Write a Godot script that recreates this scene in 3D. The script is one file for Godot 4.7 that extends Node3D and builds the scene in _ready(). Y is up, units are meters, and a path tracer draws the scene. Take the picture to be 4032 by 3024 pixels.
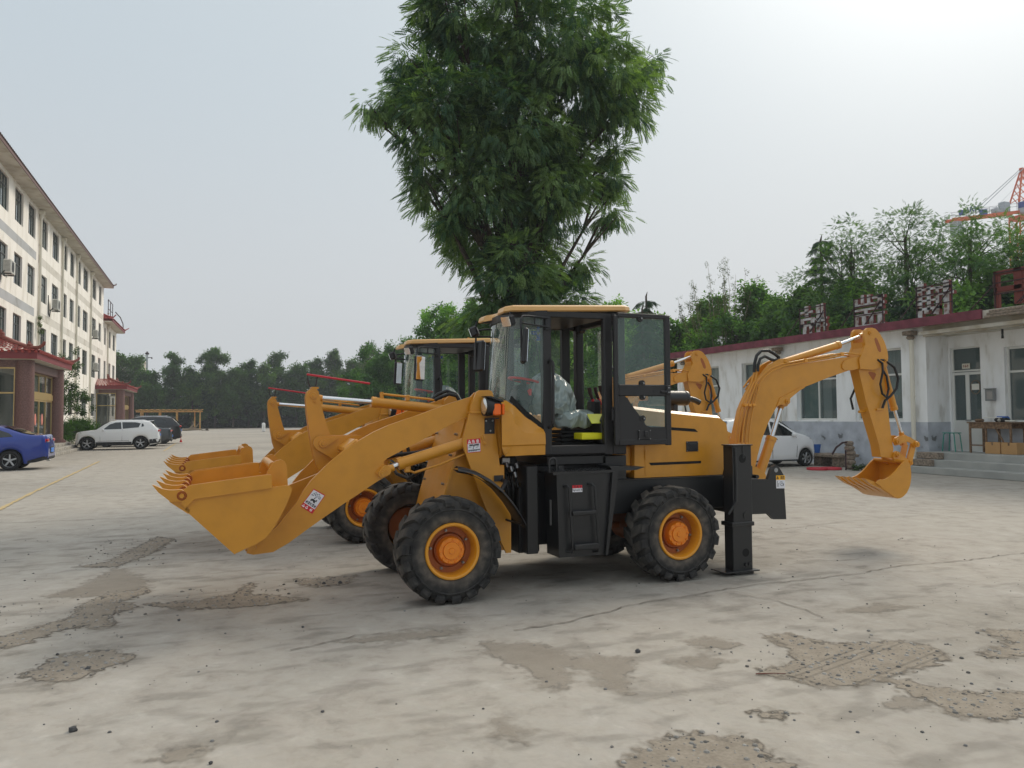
extends Node3D

# ---------------------------------------------------------------- mesh builder
class B:
	var v := PackedVector3Array()
	var n := PackedVector3Array()
	var uv := PackedVector2Array()
	var c := PackedColorArray()
	var col := Color.WHITE
	var use_c := false

	func vert(p: Vector3, nn: Vector3, u := Vector2.ZERO) -> void:
		v.append(p); n.append(nn); uv.append(u)
		if use_c: c.append(col)

	# a, b, c counter-clockwise seen from outside
	func tri(a: Vector3, b: Vector3, cc: Vector3) -> B:
		var nn := (b - a).cross(cc - a).normalized()
		vert(a, nn); vert(cc, nn); vert(b, nn)
		return self

	func quad(a: Vector3, b: Vector3, cc: Vector3, d: Vector3) -> B:
		var nn := (cc - a).cross(d - b).normalized()
		vert(a, nn, Vector2(0, 1)); vert(cc, nn, Vector2(1, 0)); vert(b, nn, Vector2(1, 1))
		vert(a, nn, Vector2(0, 1)); vert(d, nn, Vector2(0, 0)); vert(cc, nn, Vector2(1, 0))
		return self

	# smooth-normal quad
	func squad(a: Vector3, b: Vector3, cc: Vector3, d: Vector3, na: Vector3, nb: Vector3, nc: Vector3, nd: Vector3) -> void:
		vert(a, na); vert(cc, nc); vert(b, nb)
		vert(a, na); vert(d, nd); vert(cc, nc)

	func box(ctr: Vector3, s: Vector3, bev := 0.0, bs := Basis.IDENTITY) -> B:
		var h := s * 0.5
		bev = minf(bev, minf(h.x, minf(h.y, h.z)) * 0.8)
		var P := func(x: float, y: float, z: float) -> Vector3: return ctr + bs * Vector3(x, y, z)
		var ax := [[0, 1, 2], [1, 2, 0], [2, 0, 1]]
		for t in ax:
			for sg in [-1.0, 1.0]:
				var a := Vector3.ZERO; a[t[0]] = h[t[0]] * sg
				var u := Vector3.ZERO; u[t[1]] = h[t[1]] - bev
				var w := Vector3.ZERO; w[t[2]] = h[t[2]] - bev
				if sg < 0: u = -u
				quad(P.call(a.x - u.x - w.x, a.y - u.y - w.y, a.z - u.z - w.z), P.call(a.x + u.x - w.x, a.y + u.y - w.y, a.z + u.z - w.z), P.call(a.x + u.x + w.x, a.y + u.y + w.y, a.z + u.z + w.z), P.call(a.x - u.x + w.x, a.y - u.y + w.y, a.z - u.z + w.z))
		if bev > 0.0:
			for t in ax:
				for s1 in [-1.0, 1.0]:
					for s2 in [-1.0, 1.0]:
						# edge along t[0]; between faces t[1]*s1 and t[2]*s2
						var e := Vector3.ZERO; e[t[0]] = h[t[0]] - bev
						var f1 := Vector3.ZERO; f1[t[1]] = h[t[1]] * s1; f1[t[2]] = (h[t[2]] - bev) * s2
						var f2 := Vector3.ZERO; f2[t[1]] = (h[t[1]] - bev) * s1; f2[t[2]] = h[t[2]] * s2
						if s1 * s2 > 0: e = -e
						quad(ctr + bs * (f1 - e), ctr + bs * (f1 + e), ctr + bs * (f2 + e), ctr + bs * (f2 - e))
			for sx in [-1.0, 1.0]:
				for sy in [-1.0, 1.0]:
					for sz in [-1.0, 1.0]:
						var g := Vector3(sx, sy, sz)
						var a := ctr + bs * (Vector3(h.x, h.y - bev, h.z - bev) * g)
						var b := ctr + bs * (Vector3(h.x - bev, h.y, h.z - bev) * g)
						var d := ctr + bs * (Vector3(h.x - bev, h.y - bev, h.z) * g)
						if sx * sy * sz > 0: tri(a, b, d)
						else: tri(a, d, b)
		return self

	func cyl(a: Vector3, b: Vector3, r0: float, r1 := -1.0, seg := 14, caps := true) -> B:
		if r1 < 0: r1 = r0
		var ax := (b - a).normalized()
		var u := ax.cross(Vector3(0.3, 1, 0.2) if absf(ax.y) < 0.9 else Vector3(1, 0.1, 0.2)).normalized()
		var w := ax.cross(u)
		for i in seg:
			var t0 := TAU * i / seg; var t1 := TAU * (i + 1) / seg
			var d0 := u * cos(t0) + w * sin(t0); var d1 := u * cos(t1) + w * sin(t1)
			squad(a + d0 * r0, a + d1 * r0, b + d1 * r1, b + d0 * r1, d0, d1, d1, d0)
			if caps:
				if r0 > 0: tri(a, a + d1 * r0, a + d0 * r0)
				if r1 > 0: tri(b, b + d0 * r1, b + d1 * r1)
		return self

	# profile: [distance along axis, radius] pairs, drawn so that outside lies to the right when walking with growing index along +axis
	func lathe(o: Vector3, ax: Vector3, prof: Array, seg := 32, smooth := false) -> B:
		ax = ax.normalized()
		var u := ax.cross(Vector3(0, 1, 0) if absf(ax.y) < 0.9 else Vector3(1, 0, 0)).normalized()
		var w := ax.cross(u)
		var pn := []
		for k in prof.size() - 1:
			var d := Vector2(prof[k + 1][0] - prof[k][0], prof[k + 1][1] - prof[k][1]).normalized()
			pn.append(Vector2(-d.y, d.x))
		for k in prof.size() - 1:
			var n0: Vector2 = pn[k]; var n1: Vector2 = pn[k]
			if smooth:
				if k > 0: n0 = (pn[k] + pn[k - 1]).normalized()
				if k < pn.size() - 1: n1 = (pn[k] + pn[k + 1]).normalized()
			for i in seg:
				var t0 := TAU * i / seg; var t1 := TAU * (i + 1) / seg
				var d0 := u * cos(t0) + w * sin(t0); var d1 := u * cos(t1) + w * sin(t1)
				var a0: float = prof[k][0]; var r0: float = prof[k][1]; var a1: float = prof[k + 1][0]; var r1: float = prof[k + 1][1]
				squad(o + ax * a0 + d0 * r0, o + ax * a0 + d1 * r0, o + ax * a1 + d1 * r1, o + ax * a1 + d0 * r1,
					ax * n0.x + d0 * n0.y, ax * n0.x + d1 * n0.y, ax * n1.x + d1 * n1.y, ax * n1.x + d0 * n1.y)
		return self

	func tube(pts: Array, r: float, seg := 8, r_end := -1.0) -> B:
		if r_end < 0: r_end = r
		var rings := []
		var cnt := pts.size()
		var u := Vector3.ZERO
		for i in cnt:
			var t: Vector3 = ((pts[mini(i + 1, cnt - 1)] as Vector3) - (pts[maxi(i - 1, 0)] as Vector3)).normalized()
			if i == 0: u = t.cross(Vector3(0.31, 0.9, 0.2) if absf(t.y) < 0.85 else Vector3(1, 0.1, 0.3)).normalized()
			else: u = (u - t * u.dot(t)).normalized()
			var w := t.cross(u)
			var ring := []
			for k in seg:
				var a := TAU * k / seg
				ring.append(u * cos(a) + w * sin(a))
			rings.append(ring)
		for i in cnt - 1:
			var ra := lerpf(r, r_end, float(i) / (cnt - 1)); var rb := lerpf(r, r_end, float(i + 1) / (cnt - 1))
			for k in seg:
				var k2 := (k + 1) % seg
				squad(pts[i] + rings[i][k] * ra, pts[i] + rings[i][k2] * ra, pts[i + 1] + rings[i + 1][k2] * rb, pts[i + 1] + rings[i + 1][k] * rb, rings[i][k], rings[i][k2], rings[i + 1][k2], rings[i + 1][k])
		for k in range(1, seg - 1):
			tri(pts[0] + rings[0][0] * r, pts[0] + rings[0][k + 1] * r, pts[0] + rings[0][k] * r)
			tri(pts[-1] + rings[-1][0] * r_end, pts[-1] + rings[-1][k] * r_end, pts[-1] + rings[-1][k + 1] * r_end)
		return self

	# polygon in x, y pulled from z0 to z1
	func ext(poly: PackedVector2Array, z0: float, z1: float, smooth_deg := 28.0) -> B:
		if Geometry2D.is_polygon_clockwise(poly): poly.reverse()
		# Godot calls a polygon clockwise in y-down axes: here it is counter-clockwise in y-up
		var area := 0.0
		for i in poly.size(): area += poly[i].cross(poly[(i + 1) % poly.size()])
		if area < 0: poly.reverse()
		var ix := Geometry2D.triangulate_polygon(poly)
		for i in range(0, ix.size(), 3):
			var a := poly[ix[i]]; var b := poly[ix[i + 1]]; var d := poly[ix[i + 2]]
			if (b - a).cross(d - a) < 0:
				var s := b; b = d; d = s
			tri(Vector3(a.x, a.y, z1), Vector3(b.x, b.y, z1), Vector3(d.x, d.y, z1))
			tri(Vector3(a.x, a.y, z0), Vector3(d.x, d.y, z0), Vector3(b.x, b.y, z0))
		var m := poly.size()
		var en := []
		for i in m:
			var d := (poly[(i + 1) % m] - poly[i]).normalized()
			en.append(Vector3(d.y, -d.x, 0))
		var cs := cos(deg_to_rad(smooth_deg))
		for i in m:
			var j := (i + 1) % m
			var n0: Vector3 = en[i]; var n1: Vector3 = en[i]
			if en[i].dot(en[(i + m - 1) % m]) > cs: n0 = (en[i] + en[(i + m - 1) % m]).normalized()
			if en[i].dot(en[j]) > cs: n1 = (en[i] + en[j]).normalized()
			squad(Vector3(poly[i].x, poly[i].y, z1), Vector3(poly[i].x, poly[i].y, z0), Vector3(poly[j].x, poly[j].y, z0), Vector3(poly[j].x, poly[j].y, z1), n0, n0, n1, n1)
		return self

	# rows of points; smooth normals; outside is where (next column) x (next row) points
	func grid(rows: Array, flip := false) -> B:
		var nr := rows.size(); var nc: int = rows[0].size()
		var ns := []
		for i in nr:
			var line := []
			for j in nc:
				var du: Vector3 = rows[i][mini(j + 1, nc - 1)] - rows[i][maxi(j - 1, 0)]
				var dv: Vector3 = rows[mini(i + 1, nr - 1)][j] - rows[maxi(i - 1, 0)][j]
				var nn := du.cross(dv).normalized()
				line.append(-nn if flip else nn)
			ns.append(line)
		for i in nr - 1:
			for j in nc - 1:
				if flip:
					squad(rows[i][j], rows[i + 1][j], rows[i + 1][j + 1], rows[i][j + 1], ns[i][j], ns[i + 1][j], ns[i + 1][j + 1], ns[i][j + 1])
				else:
					squad(rows[i][j], rows[i][j + 1], rows[i + 1][j + 1], rows[i + 1][j], ns[i][j], ns[i][j + 1], ns[i + 1][j + 1], ns[i + 1][j])
		return self

	# flat sheet with uv 0..1 through four corners: lower left, lower right, upper right, upper left seen from outside
	func move(t: Transform3D) -> B:
		for i in v.size():
			v[i] = t * v[i]
			n[i] = (t.basis * n[i]).normalized()
		return self

	func add(o: B) -> B:
		v.append_array(o.v); n.append_array(o.n); uv.append_array(o.uv); c.append_array(o.c)
		return self

	func mesh() -> ArrayMesh:
		var a := []; a.resize(Mesh.ARRAY_MAX)
		a[Mesh.ARRAY_VERTEX] = v; a[Mesh.ARRAY_NORMAL] = n; a[Mesh.ARRAY_TEX_UV] = uv
		if use_c: a[Mesh.ARRAY_COLOR] = c
		var m := ArrayMesh.new()
		m.add_surface_from_arrays(Mesh.PRIMITIVE_TRIANGLES, a)
		return m

# ---------------------------------------------------------------- helpers
var M := {}
var rng := RandomNumberGenerator.new()

func V(x: float, y: float, z: float) -> Vector3: return Vector3(x, y, z)

func pv(a: Array) -> PackedVector2Array:
	var p := PackedVector2Array()
	for i in range(0, a.size(), 2): p.append(Vector2(a[i], a[i + 1]))
	return p

func obj(called: String, b: B, m: Material, parent: Node = self) -> MeshInstance3D:
	var o := MeshInstance3D.new()
	o.name = called; o.mesh = b.mesh(); o.material_override = m
	parent.add_child(o, true)
	return o

func put(called: String, mesh: Mesh, m: Material, at: Vector3, parent: Node = self) -> MeshInstance3D:
	var o := MeshInstance3D.new()
	o.name = called; o.mesh = mesh; o.material_override = m; o.position = at
	parent.add_child(o, true)
	return o

func tag(o: Node, label: String, category: String, group := "", kind := "") -> Node:
	if label: o.set_meta("label", label)
	if category: o.set_meta("category", category)
	if group: o.set_meta("group", group)
	if kind: o.set_meta("kind", kind)
	return o

func thing(called: String, label: String, category: String, at := Vector3.ZERO, turn := 0.0, group := "") -> Node3D:
	var o := Node3D.new()
	o.name = called; add_child(o, true)
	o.position = at; o.rotation.y = turn
	tag(o, label, category, group)
	return o

func struct(called: String, b: B, m: Material) -> MeshInstance3D:
	var o := obj(called, b, m)
	o.set_meta("kind", "structure")
	return o

func mat(key: String, c: Color, rough := 0.6, metal := 0.0) -> StandardMaterial3D:
	var m := StandardMaterial3D.new()
	m.resource_name = key; m.albedo_color = c; m.roughness = rough; m.metallic = metal
	M[key] = m
	return m

func pane(key: String, c: Color) -> StandardMaterial3D:
	var m := mat(key, c, 0.03)
	m.transparency = BaseMaterial3D.TRANSPARENCY_ALPHA
	return m

func noise(freq: float, oct := 4, sd := 1, kind := FastNoiseLite.TYPE_SIMPLEX_SMOOTH) -> FastNoiseLite:
	var f := FastNoiseLite.new()
	f.noise_type = kind; f.frequency = freq; f.fractal_octaves = oct; f.seed = sd
	return f

# a seamless picture of noise through a colour ramp (sRGB colours)
func ramp_tex(f: FastNoiseLite, size: int, stops: Array, skirt := 0.2) -> ImageTexture:
	var im := f.get_seamless_image(size, size, false, false, skirt)
	im.convert(Image.FORMAT_L8)
	var d := im.get_data()
	var g := Gradient.new()
	var offs := PackedFloat32Array(); var cs := PackedColorArray()
	for s in stops:
		offs.append(s[0]); cs.append(s[1])
	g.offsets = offs; g.colors = cs
	var lut := PackedByteArray()
	for i in 256:
		var q := g.sample(i / 255.0)
		lut.append_array([int(q.r * 255), int(q.g * 255), int(q.b * 255)])
	var o := PackedByteArray(); o.resize(size * size * 3)
	for i in d.size():
		var k := d[i] * 3; var j := i * 3
		o[j] = lut[k]; o[j + 1] = lut[k + 1]; o[j + 2] = lut[k + 2]
	return ImageTexture.create_from_image(Image.create_from_data(size, size, false, Image.FORMAT_RGB8, o))

func tri_map(m: StandardMaterial3D, t: Texture2D, metres: float) -> StandardMaterial3D:
	m.albedo_texture = t
	m.uv1_triplanar = true; m.uv1_world_triplanar = true
	m.uv1_scale = Vector3.ONE / metres
	return m

func detail(m: StandardMaterial3D, t: Texture2D, metres: float) -> StandardMaterial3D:
	m.detail_enabled = true; m.detail_albedo = t; m.detail_blend_mode = BaseMaterial3D.BLEND_MODE_MUL
	m.detail_uv_layer = BaseMaterial3D.DETAIL_UV_2
	m.uv2_triplanar = true; m.uv2_world_triplanar = true
	m.uv2_scale = Vector3.ONE / metres
	return m

func grey(x: float) -> Color: return Color(x, x, x)

# a picture built from short rows of text: each letter picks a colour
func art(rows: Array, pal: Dictionary, cell := 4) -> ImageTexture:
	var h := rows.size(); var w := 0
	for r in rows: w = maxi(w, r.length())
	var im := Image.create(w * cell, h * cell, false, Image.FORMAT_RGB8)
	for y in h:
		for x in w:
			var ch: String = rows[y][x] if x < rows[y].length() else "."
			im.fill_rect(Rect2i(x * cell, y * cell, cell, cell), pal.get(ch, pal["."]))
	return ImageTexture.create_from_image(im)

func print_mat(key: String, t: Texture2D) -> StandardMaterial3D:
	var m := mat(key, Color.WHITE, 0.45)
	m.albedo_texture = t
	return m

# ---------------------------------------------------------------- sky, sun, camera
const SUN_AZ := 56.0
const SUN_EL := 40.0

func sun_dir() -> Vector3:
	var a := deg_to_rad(SUN_AZ); var e := deg_to_rad(SUN_EL)
	return Vector3(sin(a) * cos(e), sin(e), -cos(a) * cos(e))

func sky_image() -> Image:
	var w := 512; var h := 256
	var im := Image.create(w, h, false, Image.FORMAT_RGBF)
	var s := sun_dir()
	for y in h:
		var el := PI * 0.5 - PI * (y + 0.5) / h
		for x in w:
			var az := TAU * (x + 0.5) / w
			var d := Vector3(sin(az) * cos(el), sin(el), -cos(az) * cos(el))
			var g := rad_to_deg(acos(clampf(d.dot(s), -1, 1)))
			var e := maxf(rad_to_deg(el), 0.0)
			var c := Vector3(0.60, 0.625, 0.650).lerp(Vector3(0.505, 0.585, 0.650), smoothstep(0, 28, e)).lerp(Vector3(0.92, 0.95, 0.97), smoothstep(29, 75, e))
			c += Vector3(0.26, 0.225, 0.18) * exp(-pow(g / 36.0, 2)) + Vector3(0.75, 0.72, 0.66) * exp(-pow(g / 15.0, 2)) + Vector3(0.07, 0.065, 0.055) * exp(-g / 60.0)
			c *= 0.838
			im.set_pixel(x, y, Color(c.x, c.y, c.z))
	return im

func setup() -> void:
	var cam := Camera3D.new()
	cam.name = "camera"
	add_child(cam)
	cam.fov = 53.38; cam.near = 0.1; cam.far = 900.0
	cam.position = Vector3(0, 1.75, 0)
	cam.rotation_order = EULER_ORDER_YXZ
	cam.rotation_degrees = Vector3(2.377, -21.455, -0.4)
	cam.current = true
	var sky := Sky.new()
	var sm := PanoramaSkyMaterial.new()
	sm.panorama = ImageTexture.create_from_image(sky_image())
	sky.sky_material = sm
	var env := Environment.new()
	env.background_mode = Environment.BG_SKY
	env.sky = sky
	env.tonemap_mode = Environment.TONE_MAPPER_LINEAR
	env.tonemap_exposure = 1.24
	env.sdfgi_enabled = true; env.ssao_enabled = true; env.ssil_enabled = true
	env.fog_enabled = true
	env.fog_density = 0.0009
	env.fog_light_color = Color(0.86, 0.88, 0.90)
	var we := WorldEnvironment.new()
	we.name = "environment"; we.environment = env
	add_child(we)
	var sun := DirectionalLight3D.new()
	sun.name = "sun"
	add_child(sun)
	sun.light_energy = 0.5; sun.light_angular_distance = 20.0; sun.light_color = Color(1.0, 0.95, 0.87)
	sun.shadow_enabled = true
	sun.look_at_from_position(Vector3.ZERO, -sun_dir())

# ---------------------------------------------------------------- materials
func materials() -> void:
	var fine := noise(0.02, 5, 3)
	var paint := func(key: String, c: Color, r: float) -> StandardMaterial3D:
		var m := mat(key, c, r)
		m.clearcoat_enabled = true; m.clearcoat = 0.25; m.clearcoat_roughness = 0.3
		return m
	var ye: StandardMaterial3D = paint.call("yellow", Color(0.815, 0.558, 0.132), 0.42)
	tri_map(ye, ramp_tex(noise(0.014, 6, 77), 512, [[0.15, Color(0.955, 0.952, 0.945)], [0.5, Color(0.985, 0.984, 0.98)], [0.85, grey(1.0)]]), 1.7)
	ye.uv1_world_triplanar = false
	ye.roughness_texture = ramp_tex(noise(0.03, 5, 78), 256, [[0.2, grey(0.75)], [0.8, grey(1.0)]])
	paint.call("yellow_deep", Color(0.86, 0.58, 0.13), 0.38)
	paint.call("roof_yellow", Color(0.84, 0.655, 0.40), 0.38)
	paint.call("orange_hub", Color(0.92, 0.53, 0.08), 0.42)
	paint.call("rim_inside", Color(0.62, 0.33, 0.10), 0.6)
	var bl: StandardMaterial3D = paint.call("black_paint", Color(0.105, 0.108, 0.115), 0.42)
	bl.clearcoat = 0.2
	mat("cab_black", Color(0.135, 0.13, 0.135), 0.5)
	mat("dark", Color(0.05, 0.05, 0.055), 0.7)
	mat("slot_black", Color(0.03, 0.03, 0.03), 0.8)
	mat("chrome", Color(0.86, 0.87, 0.88), 0.18, 1.0)
	mat("steel", Color(0.6, 0.6, 0.6), 0.35, 0.9)
	mat("hose", Color(0.06, 0.06, 0.065), 0.5)
	mat("plastic_black", Color(0.12, 0.12, 0.13), 0.45)
	mat("red", Color(0.80, 0.10, 0.12), 0.4)
	mat("red_rod", Color(0.72, 0.16, 0.22), 0.45)
	mat("handle_brown", Color(0.20, 0.08, 0.07), 0.35)
	mat("brass", Color(0.72, 0.58, 0.25), 0.35, 0.8)
	mat("blue_fan", Color(0.12, 0.33, 0.75), 0.4)
	mat("tray_yellow", Color(0.93, 0.90, 0.12), 0.45)
	mat("manual_yellow", Color(0.80, 0.83, 0.25), 0.6)
	mat("mirror", Color(0.9, 0.92, 0.95), 0.02, 1.0)
	mat("lens", Color(0.9, 0.9, 0.88), 0.12, 0.85)
	mat("amber", Color(0.95, 0.42, 0.06), 0.2)
	mat("lamp_red", Color(0.75, 0.06, 0.08), 0.2)
	var gl := pane("cab_glass", Color(0.48, 0.62, 0.58, 0.20))
	pane("window_glass", Color(0.40, 0.46, 0.46, 0.55))
	pane("window_glass_pale", Color(0.52, 0.57, 0.57, 0.62))
	pane("window_glass_deep", Color(0.24, 0.30, 0.30, 0.5))
	pane("porch_glass", Color(0.22, 0.28, 0.26, 0.45))
	# thin plastic over the seats
	var wrap := mat("plastic_wrap", Color(0.66, 0.72, 0.71), 0.15)
	wrap.normal_enabled = true
	var wn := noise(0.012, 3, 9); wn.fractal_type = FastNoiseLite.FRACTAL_RIDGED
	var wi := wn.get_seamless_image(256, 256); wi.convert(Image.FORMAT_RGB8); wi.bump_map_to_normal_map(14.0)
	wrap.normal_texture = ImageTexture.create_from_image(wi); wrap.normal_scale = 1.8
	wrap.uv1_triplanar = true; wrap.uv1_scale = Vector3(0.9, 0.5, 0.9)
	# tyre rubber, dusty
	var rub := mat("rubber", Color.WHITE, 0.82)
	tri_map(rub, ramp_tex(noise(0.012, 5, 4), 256, [[0.25, Color(0.27, 0.265, 0.26)], [0.55, Color(0.36, 0.35, 0.335)], [0.85, Color(0.47, 0.45, 0.42)]]), 0.4)
	rub.vertex_color_use_as_albedo = true
	rub.uv1_world_triplanar = false
	# concrete yard
	var cn := noise(0.011, 7, 21)
	cn.fractal_gain = 0.72
	cn.domain_warp_enabled = true; cn.domain_warp_amplitude = 40.0; cn.domain_warp_frequency = 0.01
	var ctex := ramp_tex(cn, 1024, [[0.10, Color(0.552, 0.530, 0.498)], [0.32, Color(0.618, 0.593, 0.556)], [0.5, Color(0.648, 0.624, 0.588)], [0.68, Color(0.658, 0.636, 0.601)], [0.9, Color(0.695, 0.674, 0.64)]])
	var con := mat("concrete", Color.WHITE, 0.88)
	tri_map(con, ctex, 6.1)
	var big := noise(0.0045, 5, 33)
	big.domain_warp_enabled = true; big.domain_warp_amplitude = 60.0; big.domain_warp_frequency = 0.006
	detail(con, ramp_tex(big, 1024, [[0.12, Color(0.90, 0.895, 0.885)], [0.36, Color(0.955, 0.955, 0.955)], [0.55, Color(0.985, 0.982, 0.975)], [0.8, Color(1, 1, 1)]]), 37.0)
	con.heightmap_enabled = true
	con.heightmap_texture = ramp_tex(noise(0.02, 5, 51), 1024, [[0.0, grey(0)], [1.0, grey(1)]])
	con.heightmap_scale = 1.1
	# exposed aggregate, gravelly
	var agg := mat("aggregate", Color.WHITE, 0.95)
	var cell := noise(0.05, 2, 8, FastNoiseLite.TYPE_CELLULAR)
	cell.cellular_return_type = FastNoiseLite.RETURN_CELL_VALUE
	tri_map(agg, ramp_tex(cell, 512, [[0.1, Color(0.50, 0.46, 0.41)], [0.45, Color(0.575, 0.53, 0.475)], [0.75, Color(0.60, 0.555, 0.50)], [0.95, Color(0.66, 0.625, 0.57)]]), 0.5)
	detail(agg, ramp_tex(noise(0.01, 5, 17), 512, [[0.2, grey(0.78)], [0.55, grey(0.95)], [0.8, grey(1.0)]]), 2.3)
	agg.heightmap_enabled = true
	agg.heightmap_texture = ramp_tex(noise(0.05, 3, 8, FastNoiseLite.TYPE_CELLULAR), 512, [[0.0, grey(0)], [1.0, grey(1)]])
	agg.heightmap_scale = 1.5
	var pale := agg.duplicate() as StandardMaterial3D
	pale.albedo_color = Color(1.10, 1.10, 1.10); M["aggregate_pale"] = pale
	var stn := con.duplicate() as StandardMaterial3D
	stn.albedo_color = Color(0.90, 0.885, 0.87); M["concrete_stain"] = stn
	mat("crack", Color(0.47, 0.44, 0.405), 0.95)
	mat("line_yellow", Color(0.73, 0.645, 0.47), 0.85)
	var soil := mat("soil", Color.WHITE, 0.95)
	tri_map(soil, ramp_tex(noise(0.01, 5, 71), 512, [[0.2, Color(0.42, 0.38, 0.32)], [0.7, Color(0.58, 0.54, 0.48)]]), 9.0)
	# walls
	var wall_tex := ramp_tex(noise(0.007, 6, 5), 512, [[0.15, Color(0.86, 0.85, 0.83)], [0.36, Color(0.96, 0.957, 0.95)], [0.55, grey(0.985)], [0.8, grey(1)]])
	tri_map(mat("cream_wall", Color(0.98, 0.965, 0.935), 0.9), wall_tex, 11.0)
	M.cream_wall.uv1_scale = Vector3(1.0 / 4.0, 1.0 / 17.0, 1.0 / 4.0)
	tri_map(mat("faded_band", Color(0.72, 0.73, 0.74), 0.9), wall_tex, 8.0)
	tri_map(mat("faint_band", Color(0.865, 0.85, 0.815), 0.9), wall_tex, 8.0)
	tri_map(mat("white_wall", Color(0.96, 0.965, 0.965), 0.9), wall_tex, 5.0)
	M.white_wall.uv1_scale = Vector3(1.0 / 1.7, 1.0 / 6.0, 1.0 / 1.7)
	var low := tri_map(mat("grey_wall", Color.WHITE, 0.9), ramp_tex(noise(0.012, 6, 6), 512, [[0.12, Color(0.42, 0.43, 0.44)], [0.22, Color(0.66, 0.68, 0.71)], [0.6, Color(0.73, 0.75, 0.785)], [0.85, Color(0.78, 0.80, 0.82)]]), 3.4)
	tri_map(mat("soffit", Color(0.80, 0.78, 0.73), 0.9), ramp_tex(noise(0.009, 5, 15), 512, [[0.2, Color(0.88, 0.85, 0.80)], [0.5, grey(0.97)], [0.8, grey(1)]]), 4.0)
	tri_map(mat("maroon", Color(0.48, 0.23, 0.28), 0.8), ramp_tex(noise(0.02, 5, 25), 256, [[0.2, grey(0.82)], [0.7, grey(1)]]), 3.0)
	mat("porch_red", Color(0.50, 0.20, 0.22), 0.6)
	mat("tile_red", Color(0.60, 0.22, 0.20), 0.55)
	mat("ridge_red", Color(0.50, 0.26, 0.22), 0.6)
	tri_map(mat("granite", Color.WHITE, 0.45), ramp_tex(noise(0.08, 4, 11), 256, [[0.2, Color(0.33, 0.23, 0.22)], [0.5, Color(0.46, 0.33, 0.31)], [0.8, Color(0.56, 0.43, 0.41)]]), 1.2)
	tri_map(mat("step_stone", Color.WHITE, 0.8), ramp_tex(noise(0.02, 5, 12), 256, [[0.2, Color(0.52, 0.50, 0.47)], [0.8, Color(0.70, 0.68, 0.64)]]), 2.0)
	mat("gold_frame", Color(0.76, 0.66, 0.45), 0.35, 0.35)
	mat("window_frame", Color(0.26, 0.27, 0.26), 0.5)
	mat("white_frame", Color(0.86, 0.86, 0.84), 0.4)
	mat("pipe_cream", Color(0.86, 0.84, 0.78), 0.5)
	mat("eave_brown", Color(0.42, 0.32, 0.30), 0.7)
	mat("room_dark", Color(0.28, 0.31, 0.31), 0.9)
	mat("curtain", Color(0.72, 0.76, 0.74), 0.85)
	mat("curtain_green", Color(0.30, 0.47, 0.42), 0.85)
	mat("ac_white", Color(0.80, 0.80, 0.77), 0.5)
	mat("rust", Color(0.42, 0.19, 0.16), 0.8)
	tri_map(mat("sign_metal", Color.WHITE, 0.6), ramp_tex(noise(0.02, 5, 35), 256, [[0.18, Color(0.42, 0.24, 0.20)], [0.34, Color(0.63, 0.60, 0.58)], [0.7, Color(0.76, 0.77, 0.78)]]), 1.6)
	mat("iron", Color(0.22, 0.13, 0.14), 0.75)
	mat("crane_orange", Color(0.82, 0.38, 0.20), 0.6)
	mat("crane_grey", Color(0.68, 0.70, 0.72), 0.6)
	mat("crane_blue", Color(0.22, 0.28, 0.55), 0.6)
	tri_map(mat("timber", Color.WHITE, 0.75), ramp_tex(noise(0.02, 4, 40), 256, [[0.2, Color(0.72, 0.55, 0.30)], [0.8, Color(0.85, 0.68, 0.42)]]), 2.0)
	tri_map(mat("old_wood", Color.WHITE, 0.8), ramp_tex(noise(0.03, 4, 41), 256, [[0.2, Color(0.38, 0.29, 0.21)], [0.8, Color(0.55, 0.44, 0.33)]]), 0.7)
	mat("cardboard", Color(0.72, 0.56, 0.37), 0.9)
	mat("stool_green", Color(0.20, 0.55, 0.49), 0.5)
	mat("blue_plastic", Color(0.16, 0.38, 0.68), 0.5)
	mat("paper", Color(0.88, 0.87, 0.83), 0.8)
	tri_map(mat("brick_grey", Color.WHITE, 0.95), ramp_tex(noise(0.03, 5, 42), 256, [[0.2, Color(0.42, 0.38, 0.33)], [0.8, Color(0.62, 0.56, 0.50)]]), 0.8)
	tri_map(mat("stone_dark", Color.WHITE, 0.85), ramp_tex(noise(0.03, 5, 43), 256, [[0.2, Color(0.20, 0.20, 0.21)], [0.8, Color(0.36, 0.36, 0.36)]]), 0.3)
	# plants
	tri_map(mat("bark", Color.WHITE, 0.95), ramp_tex(noise(0.02, 5, 44), 256, [[0.2, Color(0.20, 0.17, 0.14)], [0.8, Color(0.38, 0.34, 0.29)]]), 0.8)
	mat("bark_pale", Color(0.55, 0.50, 0.42), 0.9)
	for k in ["leaf", "needle"]:
		var m := mat(k, Color.WHITE, 0.55)
		m.roughness = 0.85; m.metallic_specular = 0.18
		m.vertex_color_use_as_albedo = true
		m.backlight_enabled = true; m.backlight = Color(0.92, 1.0, 0.50)
		m.cull_mode = BaseMaterial3D.CULL_DISABLED
	# car paints
	var car := func(key: String, c: Color, metal: float) -> void:
		var m := mat(key, c, 0.32, metal)
		m.clearcoat_enabled = true; m.clearcoat = 1.0; m.clearcoat_roughness = 0.04
	car.call("car_white", Color(0.93, 0.94, 0.945), 0.0)
	car.call("car_blue", Color(0.03, 0.19, 0.56), 0.2)
	car.call("car_black", Color(0.055, 0.055, 0.075), 0.2)
	car.call("car_grey", Color(0.25, 0.27, 0.29), 0.3)
	var cg := mat("car_glass", Color(0.045, 0.055, 0.06), 0.04); cg.metallic_specular = 0.8
	mat("trim_black", Color(0.08, 0.08, 0.085), 0.6)
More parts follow.
